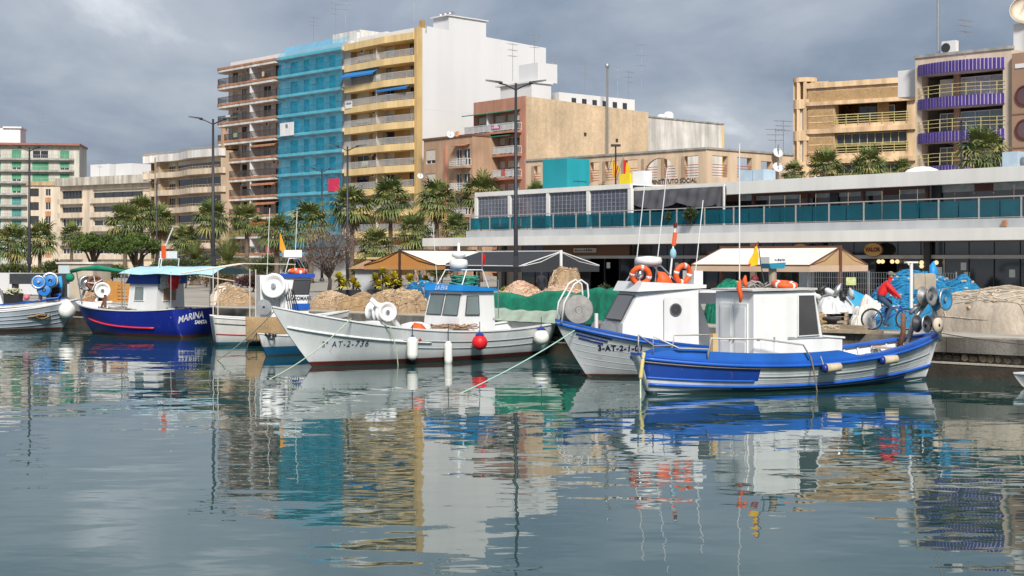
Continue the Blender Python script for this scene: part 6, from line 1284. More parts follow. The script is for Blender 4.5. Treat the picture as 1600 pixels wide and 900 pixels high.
for s_, y_, m_, lb in ((.06, .75, BUOYR, 'red jacket hanging under the awning of the blue boat'), (.17, .6, mat('striped_grey', (.5, .52, .52), .8, .5, 9), 'grey cloth hanging under the awning of the blue boat')):
    tag(MB().loft([[(-.16, -.05, 0), (.16, -.05, 0), (.16, .05, 0), (-.16, .05, 0)], [(-.3, -.09, -.35), (.22, -.08, -.3), (.25, .08, -.32), (-.26, .09, -.35)], [(-.22, -.07, -.8), (.12, -.06, -.75), (.12, .06, -.75), (-.2, .07, -.8)]]).build('hanging_jacket', m_, None, True, b4.W(L*s_, y_, ch+.55)), lb, 'clothing')
jumble('fish_traps', 'stack of weedy dark traps on the after deck of the blue boat', b4.W(L*.115, .1, zd+.0), .62, .8, .42, mat('weed_brown', (.09, .085, .06), .95, .4, 6), 31, 60, .05, 'traps', o.rotation_euler.z); jumble('net_heap', 'brown net heap beside the cabin of the blue boat', b4.W(L*.55, .55, zd), 1.9, .6, .4, mat('net_brown_grey', (.25, .20, .16), .95, .3, 6), 32, 50, .045, 'net', o.rotation_euler.z)
MB().tube([(L*.70, .3, zd), (L*.70, .3, zd+.95)], .07, 8).tube([(L*.75, .3, zd+.1), (L*.70, .25, zd+.9)], .05, 6).build('winch_post', RUST, o)
# ---- LLOCOMARE boat -------------------------------------------------------------
HLW = hull_paint('cream_white_hull', (0.62, 0.61, 0.585), (0.012, 0.13, 0.22), 0.16, dirt=0.15)
b5 = Boat('fishing_boat', 'cream hulled fishing boat with white wheelhouse lettered in black and bare awning poles', (331, 58.7), (546, 60.4), 2.3, 1.18, 1.05, 1.35, .5, .9, .5, .30, srake=.12); L = b5.L; o = b5.o
b5.hull(HLW); b5.deck(DECKG, .22); b5.inner(BWHITE, .22); b5.cap(BWHITE, .12, .05); b5.rail(mat('dark_seam', (.05, .05, .05), .7), .018, .86, name='strake'); b5.rail(mat('red_seam', (.35, .05, .05), .6), .02, .60, t0=.0, t1=.5, name='red_line')
zd = b5.sheer(.4)-.22; cx0, cx1 = L*.335, L*.70; ch = zd+1.95
house(o, 'wheelhouse', [(cx0+.8, zd), (cx1+.02, zd), (cx1-.22, zd+.75), (cx1-.02, ch), (cx0+.8, ch)], 1.7, BWHITE); MB().box(cx0+.6, cx1+.1, -.95, .95, ch, ch+.16).build('cabin_roof', RB, o)
house(o, 'aft_shelter', [(cx0, zd), (cx0+.75, zd), (cx0+.75, ch+.1), (cx0-.05, ch+.1)], 1.5, BWHITE)
pane_poly(o, [(cx1-.86, -.86, zd+1.28), (cx1-.16, -.86, zd+1.28), (cx1-.06, -.86, ch-.10), (cx1-.76, -.86, ch-.10)], (0, -1, 0), DARKM, SMOKE); pane_poly(o, [(cx1-.19, .7, zd+.82), (cx1-.19, -.7, zd+.82), (cx1-.05, -.7, ch-.1), (cx1-.05, .7, ch-.1)], (1, 0, -.1), DARKM, SMOKE)
lettering('LLOCOMARE', .225, lambda u, v: (cx1-1.10+u*.80, -.87, zd+1.02+v), NAVY, o, bold=.006); MB().box(cx1-.85, cx1-.1, -.9, -.86, zd+.62, zd+.88).build('blue_bin', BOATBLUE, o)
drum(o, (cx0+.55, -.95, ch-.35), (-.45, -1, .15), .52, .28, BWHITE); MB().tube([(cx0+.85, -.85, zd), (cx0+.85, -.85, ch-.6), (cx0+.6, -.8, ch-.35)], .11, 8).build('hauler_stand', BWHITE, o, True); M = Matrix.Translation((cx0+.1, -.9, zd+.75)) @ rot_to((-.3, -1, 0)); MB().lathe([(.05, -.05), (.3, -.04), (.32, .05), (.05, .06)], 18, M).build('small_winch', METAL, o)
q = MB()
for k in range(5): q.tube([(cx0+1.0+.07*k, -.90, ch-.45), (cx0+1.1+.1*k, -1.0, zd+.6), (cx0+1.2+.08*k, -.92, zd+.1)], .018, 4)
q.build('hoses', BLACK, o)
fr = MB()
for x in (.15, cx0-.25):
    for y in (-1.0, 1.0): fr.tube([(x, y, zd+.1), (x, y, ch+.35)], .025, 5)
for y in (-1.0, 0, 1.0): fr.tube([(-1.2, y*.7, ch+.2), (.15, y, ch+.42), (1.2, y, ch+.58), (cx0+1.4, y*.9, ch+.55)], .02, 5)
fr.tube([(-.6, -1.0, ch+.10), (.8, -1.0, ch-.12)], .02, 5); fr.build('awning_frame', mat('pale_pipe', (.55, .50, .42), .6), o)
MB().box(cx0+1.0, cx0+1.75, -.3, .3, ch+.85, ch+1.15).build('radar', BWHITE, o); MB().tube([(cx0+1.0, -.5, ch+.1), (cx0+1.2, -.4, ch+.8), (cx1-.5, -.4, ch+.8), (cx1-.1, -.6, ch+.1)], .022, 5).tube([(cx0+1.0, .5, ch+.1), (cx0+1.2, .4, ch+.8), (cx1-.5, .4, ch+.8), (cx1-.1, .6, ch+.1)], .022, 5).build('roof_frame', CHROME, o)
ring(b5.W(cx0+1.6, -.2, ch+.26), o.rotation_euler.z, 'orange life ring lying on the lettered wheelhouse roof', 8, .34)
for x, h in ((cx0+.35, 2.9), (cx1-.6, 2.8)): MB().tube([(x, .1, ch), (x+.12, .1, ch+h)], .014, 4).build('whip_aerial', BWHITE, o)
fs = thing('flag', 'orange yellow flag on the lettered wheelhouse', 'flag', b5.W(cx0+.85, 0, ch+.1)); MB().tube([(0, 0, 0), (0, 0, 2.0)], .02, 5).build('staff', DARKM, fs); MB().add([(0, 0, 1.85), (.10, .05, 1.6), (.28, .1, 1.0), (.22, .06, .8), (0, 0, 1.1)], [(0, 1, 2, 3, 4)]).add([(0, .02, 1.8), (.05, .06, 1.5), (.2, .12, 1.05), (0.02, .03, 1.15)], [(0, 1, 2, 3)]).build('cloth', mat('flag_orange', (.62, .28, .02), .8, .1), fs)
NETB = mat('net_brown', (.32, .215, .115), .95, .2, 2, bump=.5, bs=40, fine=.35)
# brown net spilling over its side
vs = []; m = MB()
for j in range(9):
    for i in range(21): t = .215+.42*i/20; p = b5.pt(t, 1, -1); k = j/8; vs.append((p.x+.05*noise.noise((i*.6, j, 1)), p.y-.10-.12*math.sin(k*2.2)-.05*noise.noise((i*.9, j*.5, 3)), p.z+.12-k*(.98+.15*noise.noise((i*.4, 0, 2)))))
m.add(vs, [(j*21+i, j*21+i+1, (j+1)*21+i+1, (j+1)*21+i) for j in range(8) for i in range(20)]); nd = m.build('draped_net', NETB, None, True, o.location, o.rotation_euler.z); sol = nd.modifiers.new('thickness', 'SOLIDIFY'); sol.thickness = .06; tag(nd, 'brown net hanging over the side of the cream hulled boat', 'net')
# ---- little white and blue skiff -------------------------------------------------
HSK = hull_paint('skiff_hull', (0.62, 0.65, 0.67), (0.012, 0.11, 0.24), 0.36, dirt=.2)
b6 = Boat('skiff', 'small white over blue skiff tucked behind the white bow', (520, 55.0), (404, 51.6), 1.7, .72, .66, .84, .5, .85, .35, .3); b6.hull(HSK); b6.deck(DECKG, .2); b6.inner(BWHITE, .2); b6.cap(BWHITE, .10, .04)
jumble('line_tangle', 'dark mooring lines tangled at the skiff bow', b6.W(b6.L*.9, .2, .68), .4, .3, .2, DARKM, 3, 8, .02)
# ---- left boats -----------------------------------------------------------------
HLG = hull_paint('steel_grey_hull', (0.40, 0.46, 0.51), (0.11, 0.025, 0.025), 0.14, dirt=.15)
b7 = Boat('fishing_boat', 'open grey planked fishing boat at the left edge with white ribs', (-95, 69.2), (122, 71.4), 2.6, 1.0, .96, 1.52, .55, .7, .5, .32, bowp=2.2); L = b7.L; o = b7.o
b7.hull(HLG); b7.deck(mat('old_boards', (.42, .40, .37), .85, .25, 2), .5); b7.inner(BWHITE, .5); b7.cap(BWHITE, .16, .06)
for v in (.48, .60, .72, .84): b7.rail(mat('strake_grey', (.30, .35, .40), .6), .02, v, t1=.985, name='strake')
rib_parts(b7, [.45+.03*k for k in range(17)], .45, BWHITE); MB().box(L*.62, L*.66, -.8, .8, .75, .80).box(L*.74, L*.78, -.7, .7, .82, .87).build('thwart', BWHITE, o)
jumble('net_heap', 'small heap of tan net in the open grey boat', b7.W(L*.60, -.6, .62), 1.6, .6, .35, NETB, 41, 40, .04, 'net', o.rotation_euler.z); wp = b7.W(L-.55, -.55, .98); buoy(wp, .42, BUOYW, 'big round white fender at the grey boat bow', name='ball_fender', rope=.3)
HLW2 = hull_paint('left_white_hull', (0.64, 0.645, 0.64), (0.012, 0.09, 0.30), 0.14, dirt=.12)
b8 = Boat('fishing_boat', 'white boat with blue trim behind the open grey boat, carrying blue drums', (-110, 73.2), (106, 75.0), 2.1, 1.2, 1.15, 1.5, .5, .8, .5, .32); L = b8.L; o = b8.o; b8.hull(HLW2); b8.deck(DECKG, .2); b8.inner(BWHITE, .2); b8.cap(BOATBLUE, .12, .05); b8.rail(BWHITE, .03, 1.0, dz=-.15)
HB = mat('drum_blue', (.012, .17, .52), .4, .1)
drum(o, (L*.792, -.5, 2.32), (-.1, -1, .1), .36, .26, METAL, HB); drum(o, (L*.83, -.4, 1.92), (-.1, -1, .1), .34, .24, METAL, HB); drum(o, (L*.875, -.3, 2.42), (-.1, -1, .1), .40, .26, METAL, BWHITE, spokes=3)
for nm, px_ in (('a', .792), ('b', .83), ('c', .875)): MB().lathe([(.30, 0), (.10, .03)], 18, Matrix.Translation((L*px_, -.72, 2.32 if nm == 'a' else (1.92 if nm == 'b' else 2.42))) @ rot_to((-.1, -1, .1))).build('drum_face', HB, o)
MB().tube([(L*.80, -.2, 1.0), (L*.80, -.2, 2.3)], .1, 8).tube([(L*.86, -.1, 1.0), (L*.86, -.1, 2.5)], .09, 8).tube([(L*.80, -.2, 1.9), (L*.86, -.1, 2.2)], .08, 8).build('drum_stand', mat('tan_stand', (.42, .34, .28), .7), o)
MB().tube([(L*.84, -.6, 1.45), (L*.93, -.5, 1.5), (L*.95, -.2, 1.7), (L*.90, .1, 1.62)], .06, 6).build('blue_hose', BOATBLUE, o)
house(o, 'cuddy', [(L*.40, 1.0), (L*.545, 1.0), (L*.50, 2.0), (L*.40, 2.2)], 1.5, BWHITE)
tag(MB().loft([[(x*s_, y*s_, z) for x, y in ((-.42, -.35), (.42, -.35), (.42, .35), (-.42, .35))] for s_, z in ((.85, 0), (1, .75))]).build('black_tub', BLACK, None, False, b8.W(L*.60, 0, 1.0)), 'black tub of netting on the left boat', 'tub'); jumble('pale_net', 'pale yellow green net heaped in the black tub', b8.W(L*.60, 0, 1.70), .7, .6, .35, mat('pale_net', (.5, .5, .34), .9, .3, 6), 55, 26, .03, 'net')
tag(MB().loft([[(x*s_, y*s_, z) for x, y in ((-.4, -.35), (.4, -.35), (.4, .35), (-.4, .35))] for s_, z in ((.9, 0), (1, 1.0))]).build('black_tub', BLACK, None, False, b8.W(L*.905, .5, 1.05)), 'tall black tub beside the spoked blue drum', 'tub'); tag(MB().ball((0, 0, 0), .16).build('pink_float', mat('pink_float', (.6, .15, .2), .6), None, True, b8.W(L*.70, -.3, 1.55)), 'pink ball float on the left white boat', 'float')
tag(MB().loft([[(-.15, -.08, 0), (.2, -.08, 0), (.2, .08, 0), (-.15, .08, 0)], [(-.2, -.12, .4), (.22, -.12, .45), (.2, .12, .45), (-.2, .12, .4)], [(-.08, -.06, .85), (.15, -.06, .9), (.15, .06, .9), (-.08, .06, .85)]]).build('blue_bag', mat('bright_blue_bag', (.02, .30, .65), .6, .1), None, True, b8.W(L*.93, .3, 1.75)), 'bright blue bag hanging beside the tall black tub', 'bag')
HRT = hull_paint('right_white_hull', (0.72, 0.72, 0.71), (0.10, 0.02, 0.02), -.2); b9 = Boat('skiff', 'white boat tip entering at the right edge', (1760, 39.0), (1583, 39.3), 1.6, .5, .42, .40, .8, .9, .3, .3, bowp=1.8); b9.hull(HRT); b9.deck(BWHITE, .03); b9.cap(BWHITE, .1, .04)
# ---- mooring ropes -------------------------------------------------------------
rope([b1.W(b1.L*.80, 1.18, 1.62), Vector((*P(395, 41.5), .0))+Vector((0, 0, -.15))], .018, ROPEG, 'pale green rope from white boat bow down left to the water', .25)
rope([b1.W(b1.L*.985, .0, 1.95), Vector((*P(330, 50.5), -.15))], .016, ROPEG, 'pale rope from white bow to the water beside the cream hull', .15)
rope([b1.W(b1.L*.70, 1.34, 1.45), b1.W(b1.L*.68, 1.48, 1.30), b1.W(b1.L*.655, 1.44, .55), b1.W(b1.L*.645, 1.40, -.15)], .018, ROPEG, 'slack rope hanging down the side of the white bow', .02)
rope([b2.W(b2.L*.90, .1, b2.sheer(.9)+.1), Vector((*P(700, 37.5), -.12))], .018, mat('aqua_rope', (.33, .55, .47), .8, .1), 'long aqua rope from grey boat bow down to the water', .12)
rope([b3.W(.10, -.25, 1.12), b3.W(-.05, -.32, .45)], .055, mat('yellow_hose', (.60, .50, .20), .7, .2), 'yellow chafe hose at the stern of the near boat', -.03); rope([b3.W(-.05, -.32, .45), b3.W(-.42, -.9, -.12)], .024, ROPEG, 'pale green rope running from the yellow hose to the water', 0)
rope([b3.W(b3.L*.44, -1.40, .95), b3.W(b3.L*.445, -1.46, .6), b3.W(b3.L*.462, -1.42, -.15)], .02, mat('brown_line', (.22, .17, .12), .85), 'brown rope hanging down the side of the near boat', 0)
rope([b3.W(b3.L*.98, .1, 1.42), Q(-4, .2, 1.05), Q(-14, .1, .95)], .016, mat('dark_line', (.08, .07, .06), .9), 'dark line sagging along the quay wall at right', .12)
rope([b5.W(b5.L*.30, -1.15, .6), Vector((*P(388, 54.5), .35)), Vector((*P(380, 53), -.1))], .018, DARKM, 'dark line from cream hull to the skiff bow', .1)
# ------------------------------------------------------------------ things on the quay
def heap(name, label, px, Z, ytop, w_px, depth, m, seed, rz=None, fold=1.0, cat='net', prof=2.2, flat=0.75, asym=0.0, z0=QZ):
    """a heaped net: dome with irregular edge, slumps and folds; ytop is the photo row of its crest"""
    p = P(px, Z); h = HZ(ytop, Z)-z0; rx = w_px/2/FPX*Z; ry = depth/2; n, k_ = 110, 40; b = MB(); vs = []
    def ridge(v): return 1-abs(noise.noise(v))*2.2
    def surf(r, a):
        ca, sa = math.cos(a), math.sin(a); e = 1+.16*noise.noise((ca*1.7+seed, sa*1.7, 2))+.05*noise.noise((ca*6+seed, sa*6, 8)); x, y = ca*r*e, sa*r*e
        wx = x*rx+.35*noise.noise((x*2+seed, y*2, 9)); wy = y*ry
        pr = (1-r**prof)**flat if r < 1 else 0; z = pr*(1+.20*noise.noise((x*1.5+seed, y*1.5, 5))+asym*x)
        ed = min(1, 4*r*(1-r)+.35)*min(1, (1-r)*8)
        z += fold*ed*(.07*noise.noise((wx*1.1+seed, wy*1.1, z*2))+.045*ridge((wx*1.5, wy*.8+seed, z*1.2))+.018*noise.noise((wx*4, wy*4, seed)))-fold*.02*ed
        sl = fold*(.07*math.sin(a*9+seed+4*noise.noise((x*1.5, y*1.5, seed)))+.035*math.sin(a*23+seed*2+3*noise.noise((x*2, y*2, seed))))*r*min(1, (1-r)*6+.25)
        return (x*rx*(1+sl), y*ry*(1+sl), max(z, 0)*h if r < .985 else 0)
    vs = [surf(j/k_, 2*math.pi*i/n) for j in range(k_+1) for i in range(n)]
    b.add(vs, [(j*n+i, (j+1)*n+i, (j+1)*n+(i+1) % n, j*n+(i+1) % n) for j in range(k_) for i in range(n)])
    o = thing(name, label, cat, (p.x, p.y, z0), QANG if rz is None else rz); b.build('heap', m, o, True)
    if cat in ('net', 'net bale'):          # loose bunched strands and cork floats lying over the heap
        rg_ = random.Random(seed); tones = STRANDS.get(m.name, STRANDS['net_tan'])
        q = MB(); area = rx*ry
        for k in range(int(26+34*min(area, 2.5))):
            a = rg_.uniform(0, 6.28); r = rg_.uniform(.15, .95); da, dr = rg_.uniform(-.16, .16), rg_.uniform(-.05, .05); pts = []; w1, w2 = rg_.uniform(2, 5), rg_.uniform(0, 6)
            for j in range(22):
                pts.append(Vector(surf(min(.97, max(.05, r)), a))+Vector((0, 0, .012))); a += da*.55/max(.35, r)+.06*math.sin(j/w1+w2); r += dr*.5+.02*math.cos(j/w1*1.3+w2)
            q.cur = rg_.choice((0, 0, 1)); q.tube(pts, rg_.uniform(.012, .028), 4)
        stuff(q.build('loose_strands', tones, o, True)); fl_ = MB()
        for k in range(int(8+10*min(area, 2))):
            c_ = Vector(surf(rg_.uniform(.3, .95), rg_.uniform(0, 6.28))); d_ = Vector((rg_.uniform(-1, 1), rg_.uniform(-1, 1), rg_.uniform(-.3, .3))).normalized()*.07; fl_.tube([c_-d_, c_-d_*.6, c_+d_*.6, c_+d_], [.02, .045, .045, .02], 6)
        stuff(fl_.build('cork_floats', CORK, o, True))
    return o
def strandmat(n_, c): return mat(n_, c, .9, .25, 4)
STRANDS = {'net_tan': [strandmat('tan_strand', (.47, .35, .23)), strandmat('brown_strand', (.24, .16, .095))], 'net_brown': [strandmat('brown_strand_light', (.36, .25, .14)), strandmat('brown_strand', (.24, .16, .095))],
    'net_pinkish': [strandmat('pink_strand', (.58, .42, .31)), strandmat('red_strand', (.38, .19, .12))], 'net_pale': [strandmat('pale_strand', (.52, .45, .36)), strandmat('grey_strand', (.34, .28, .21))],
    'net_blue': [strandmat('blue_strand', (.02, .22, .42)), strandmat('dark_blue_strand', (.008, .10, .24))], 'net_deep_blue': [strandmat('blue_strand', (.03, .30, .55)), strandmat('dark_blue_strand', (.008, .10, .24))], 'net_green': [strandmat('green_strand', (.01, .24, .15)), strandmat('dark_green_strand', (.004, .10, .06))]}
CORK = mat('cork_float', (.50, .36, .22), .8, .3, 5)
def netmat(name, c, c2, strand=55.0):
    """bunched netting: strands run in wandering folds, two yarn tones"""
    m = mat(name, c, .95, .2, 1.5); t = m.node_tree; bs_ = t.nodes['Principled BSDF']; src = bs_.inputs['Base Color'].links[0].from_socket
    tc_ = t.nodes.new('ShaderNodeTexCoord'); wv = t.nodes.new('ShaderNodeTexWave'); wv.inputs['Scale'].default_value = 1.3; wv.inputs['Distortion'].default_value = 16; wv.inputs['Detail'].default_value = 3; wv.inputs['Detail Scale'].default_value = 1.6; t.links.new(tc_.outputs['Object'], wv.inputs['Vector'])
    nz = t.nodes.new('ShaderNodeTexNoise'); nz.inputs['Scale'].default_value = strand; nz.inputs['Detail'].default_value = 2; t.links.new(tc_.outputs['Object'], nz.inputs['Vector'])
    ml = t.nodes.new('ShaderNodeMath'); ml.operation = 'MULTIPLY'; t.links.new(wv.outputs['Fac'], ml.inputs[0]); t.links.new(nz.outputs['Fac'], ml.inputs[1])
    x_ = t.nodes.new('ShaderNodeMix'); x_.data_type = 'RGBA'; t.links.new(ml.outputs[0], x_.inputs[0]); t.links.new(src, x_.inputs[6]); x_.inputs[7].default_value = (*c2, 1); t.links.new(x_.outputs[2], bs_.inputs['Base Color'])
    bp = t.nodes.new('ShaderNodeBump'); bp.inputs['Strength'].default_value = .16; bp.inputs['Distance'].default_value = .03; t.links.new(wv.outputs['Fac'], bp.inputs['Height'])
    b2_ = t.nodes.new('ShaderNodeBump'); b2_.inputs['Strength'].default_value = .35; b2_.inputs['Distance'].default_value = .02; t.links.new(nz.outputs['Fac'], b2_.inputs['Height']); t.links.new(bp.outputs[0], b2_.inputs['Normal']); t.links.new(b2_.outputs[0], bs_.inputs['Normal']); return m
NETT = netmat('net_tan', (.35, .25, .155), (.21, .14, .08)); NETP = netmat('net_pinkish', (.50, .35, .25), (.33, .19, .12)); NETL = netmat('net_pale', (.43, .375, .31), (.34, .28, .22)); NETBL = netmat('net_blue', (.012, .15, .31), (.02, .22, .42)); NETG = netmat('net_green', (.006, .17, .10), (.004, .11, .07), 70)
SACK = mat('white_sack', (.58, .56, .52), .8, .1, 3, bump=.5, bs=8); PLAST = mat('plastic_wrap', (.55, .57, .58), .35, .3, 3, bump=.8, bs=9); BROWNW = mat('weathered_plank', (.34, .26, .18), .85, .3, 4, bump=.4, bs=18, fine=.2)
# right: pale covered mound, blue net mound
heap('net_mound', 'large pale tan covered net mound at the right edge', 1582, 46.4, 453, 235, 3.6, NETL, 3, None, .5, prof=5.0, flat=.55)
heap('net_mound', 'blue net mound behind the cyclist, its highest part', 1432, 49.6, 427, 190, 3.6, NETBL, 8, None, 1.0, prof=2.6, flat=.8); heap('net_mound', 'blue net mound lower part beside the pale cover', 1492, 48.6, 438, 120, 2.6, NETBL, 14, None, 1.0, prof=2.4); heap('net_mound', 'blue net heap directly behind the bicycle front wheel', 1400, 48.6, 458, 110, 2.4, NETBL, 11, None, 1.0)
tag(MB().loft([[(-.22, -.1, 0), (.22, -.1, 0), (.2, .1, 0), (-.2, .1, 0)], [(-.14, -.09, .4), (.13, -.08, .45), (.12, .08, .45), (-.12, .09, .4)], [(-.12, -.07, .62), (.02, -.06, .78), (.02, .06, .78), (-.12, .07, .62)]]).build('blue_sack_tip', mat('bright_blue_sheet', (.015, .24, .55), .5, .1, 3), None, True, (*P(1458, 49.4), HZ(443, 49.4))), 'bright blue twisted sheet end on top of the blue nets', 'sheet')
# middle: green cloth over nets
def drape(name, label, prof, Zl, Zr, depth, m, seed, zlow=QZ, lean=.25):
    """cloth pulled over a long heap: crest rows follow prof = [(px, ytop)], front face with folds"""
    n = 70; b = MB(); rows = []
    for i in range(n+1):
        t = i/n; x_ = prof[0][0]+(prof[-1][0]-prof[0][0])*t
        for (xa, ya), (xb, yb_) in zip(prof[:-1], prof[1:]):
            if xa <= x_ <= xb: s_ = (x_-xa)/(xb-xa); s_ = s_*s_*(3-2*s_); yt = ya+(yb_-ya)*s_
        Z = Zl+(Zr-Zl)*t; p = P(x_, Z); h = HZ(yt, Z); f = Vector((p.x, p.y, 0)); inn = Vector((QN.x, QN.y, 0)); r_ = []
        for j in range(15):
            k = j/14
            if k < .6: q = k/.6; off = -lean*(1-q)+.05*math.sin(t*17+seed+2.2*noise.noise((t*6, q*2, seed)))*(1-q*.7)+.06*noise.noise((t*9, q*2, seed)); z = zlow+(h-zlow)*q-.05*math.sin(q*3.1)*noise.noise((t*8, 1, seed))
            else: q = (k-.6)/.4; off = depth*q; z = h-(h-zlow)*q*q*.9+.06*noise.noise((t*9, q*4, seed))
            r_.append(f+inn*off+Vector((0, 0, z)))
        rows.append(r_)
    b.loft(rows, False, False); return tag(b.build(name, m, None, True), label, 'net')
drape('green_net_cover', 'green netting draped over the heap behind the white boat stern', [(764, 456), (790, 458), (815, 464), (850, 455), (872, 452), (892, 462)], 56.0, 52.6, 2.2, NETG, 2, zlow=HZ(492, 55)); drape('green_net_cover', 'green netting draped over the heap left of the grey boat wheelhouse', [(884, 464), (905, 455), (925, 449), (945, 451), (975, 456)], 52.8, 50.0, 2.2, NETG, 6)
drape('grey_green_sheet', 'pale grey green sheet hanging below the green netting', [(768, 480), (800, 484), (850, 486), (880, 484)], 55.4, 52.4, .8, mat('grey_green_sheet', (.30, .36, .30), .9, .2, 2), 9, lean=.35)
heap('net_mound', 'pinkish rope and net heap left of the net ball', 815, 57.5, 440, 76, 2.2, NETP, 22, None, 1.2, prof=3.0); heap('net_mound', 'pinkish net heap spread below the net ball', 880, 55.5, 448, 150, 2.2, NETP, 23, None, 1.0)
heap('net_ball', 'tall rounded tan net bale above the green netting', 883, 57.0, 420, 58, 1.9, NETT, 27, None, .25, prof=3.6, flat=.6, cat='net bale')
for px, Z, yt, w_, d, m, sd_, lb in ((520, 66, 456, 60, 2.4, NETT, 31, 'tan net heap right of the lettered wheelhouse'), (562, 64.2, 461, 70, 2.4, NETB, 32, 'brown net heap behind the white hauler drums'), (603, 63, 455, 56, 2.2, NETT, 33, 'tan net heap right of the white hauler drums'), (640, 61, 454, 60, 2.4, NETT, 34, 'rounded tan net heap beside the blue covered tank'), (368, 72, 451, 60, 2.0, NETT, 35, 'tan net heap behind the awning poles'), (352, 73, 444, 36, 1.8, mat('off_white_bag', (.58, .52, .45), .9, .15, 3, bump=.5), 36, 'off white sack heap behind the blue boat stern')):
    heap('net_mound', lb, px, Z, yt, w_, d, m, sd_, None, 1.1, prof=2.8)
heap('green_net_mound', 'green net mound beyond the cabin roofs at the awning', 1140, 52.5, 440, 75, 2.0, NETG, 37)
heap('net_mound', 'golden brown rope heap at the foot of the pallet', 1282, 46.6, 489, 34, .9, mat('straw_rope', (.30, .20, .09), .95, .3, 6, bump=1, bs=30), 38, None, 1.5)
# caged white tank with a blue net thrown over it
a_, c_ = q_of(662, 61.5); o = thing('caged_tank', 'white water tank in a wire cage on a pallet', 'tank', Q(a_, c_), QANG); MB().box(-.55, .55, -.5, .5, .18, 1.15).build('tank', BWHITE, o); q = MB()
for k in range(7): q.box(-.6+.2*k-.012, -.6+.2*k+.012, -.545, -.52, .15, 1.18); q.box(-.6+.2*k-.012, -.6+.2*k+.012, .52, .545, .15, 1.18)
for k in range(6):
    z = .18+.19*k; q.box(-.61, .61, -.56, -.545, z, z+.022); q.box(-.61, .61, .545, .56, z, z+.022)
    for s_ in (-1, 1): q.box(s_*.60-.012, s_*.60+.012, -.55, .55, z+.002, z+.02)
q.build('cage', METAL, o); q = MB()
for k in (-.5, 0, .5): q.box(-.6, .6, k-.06, k+.06, 0, .12)
q.box(-.62, .62, -.56, .56, .12, .16); q.build('pallet', BROWNW, o)
heap('blue_net', 'dark blue net thrown over the caged tank', 662, 61.5, 441, 56, 1.5, mat('net_deep_blue', (.008, .085, .22), .9, .2, 2, bump=.9, bs=30, fine=.3), 41, None, 1.0, prof=4, flat=.5, z0=QZ+.72)
# pallets with plastic wrap, planks, sacks and a bollard near the cyclist
def pallet(loc, rz, label, tilt=0.0, planks=7, w_=1.2, d=1.0):
    o = thing('pallet', label, 'pallet', loc, rz, 'wooden pallets on the quay'); o.rotation_euler = (tilt, 0, rz)
    for k in range(planks): y = -d/2+d*k/(planks-1)*.9; MB().box(-w_/2, w_/2, y, y+.095, .11, .132).build('plank', BROWNW, o)
    for x in (-w_/2+.05, 0, w_/2-.05): MB().box(x-.05, x+.05, -d/2, d/2, 0, .108).build('bearer', BROWNW, o)
    return o
pallet(Vector((*P(1258, 48.6), QZ+.75)), QANG+1.3, 'upright wooden pallet standing by the orange straps', R(82), 7, 1.5, 1.1)
for k in range(4): pallet(Vector((*P(1297, 49.0), QZ+.14*k)), QANG+.3+.03*k, ('bottom', 'second', 'third', 'top')[k]+' grey pallet in the stack under the plastic wrap', 0, 7, 1.3)
rg = random.Random(9)
heap('plastic_heap', 'clear plastic wrap and bottles heaped on the pallets', 1300, 49.2, 458, 72, 1.8, PLAST, 51, None, 1.0, 'plastic', z0=QZ+.5)
for k, lb in enumerate(('leftmost white container', 'black container', 'white container left of the middle', 'grey container in the middle', 'second black container', 'rightmost white container')):
    px = 1274+11*k+rg.uniform(-3, 3); tag(MB().lathe([(.02, -.22), (.10, -.2), (.11, .1), (.05, .2), (.03, .27), (.01, .28)], 10, Matrix.Rotation(rg.uniform(-1.2, 1.2), 4, 'X') @ Matrix.Rotation(rg.uniform(-1.2, 1.2), 4, 'Y')).build('plastic_container', (PLAST, BLACK, PLAST, METAL, BLACK, PLAST)[k], None, True, (*P(px, 48.7), HZ(rg.uniform(452, 462), 48.7))), lb+' tossed on the plastic wrap heap', 'container', 'containers on the plastic heap')
tag(MB().add([(-1.0, 0, 0), (.5, -.3, 0), (1.0, .5, 0), (-.6, .7, 0), (-.2, .1, 1.05), (.55, .25, .7)], [(0, 1, 4), (1, 5, 4), (1, 2, 5), (2, 3, 5), (3, 4, 5), (3, 0, 4), (0, 3, 2, 1)]).build('blue_tarp', mat('sky_blue_tarp', (.015, .30, .52), .6, .1, 2), None, False, (*P(1342, 49.6), QZ+.25)), 'bright blue tarp folded over crates left of the cyclist', 'tarp')
for k, (px, Z, yt, w_, lb) in enumerate(((1350, 48.0, 476, 34, 'crumpled white sack on the low trolley'), (1362, 48.4, 466, 44, 'cream cloth bundle on the trolley behind the rear wheel'), (1347, 47.8, 492, 38, 'lower white sack behind the rear wheel'))): heap('sack', lb, px, Z, yt, w_, .9, SACK, 60+k, None, .9, 'sack', prof=4, flat=.5)
p = P(1300, 45.8); o = thing('bollard', 'dark rusty mooring bollard on the quay behind near boat cabin', 'bollard', (p.x, p.y, QZ)); MB().lathe([(.22, 0), (.20, .05), (.16, .12), (.16, .36), (.30, .40), (.32, .46), (.28, .50), (.01, .51)], 16).build('post', mat('bollard_iron', (.04, .04, .05), .6, .3, 5, bump=.3), o, True)
for k, (px, Z, L_) in enumerate(((1318, 45.3, 1.6), (1325, 44.7, 1.5), (1332, 44.4, 1.9))): tag(MB().box(-L_/2, L_/2, -.12, .12, 0, .11 if k else .22).build('timber', BROWNW, None, False, (*P(px, Z), QZ+.048), QANG+.12*k-.05), ('thick timber baulk beside the bollard', 'thin timber by the quay edge, the middle of three', 'longest timber nearest the quay edge')[k], 'timber')
jumble('rope_coil', 'pale ropes tangled round the foot of the bollard', Vector((*P(1303, 45.2), QZ+.05)), .9, .5, .25, ROPEB, 71, 16, .022)
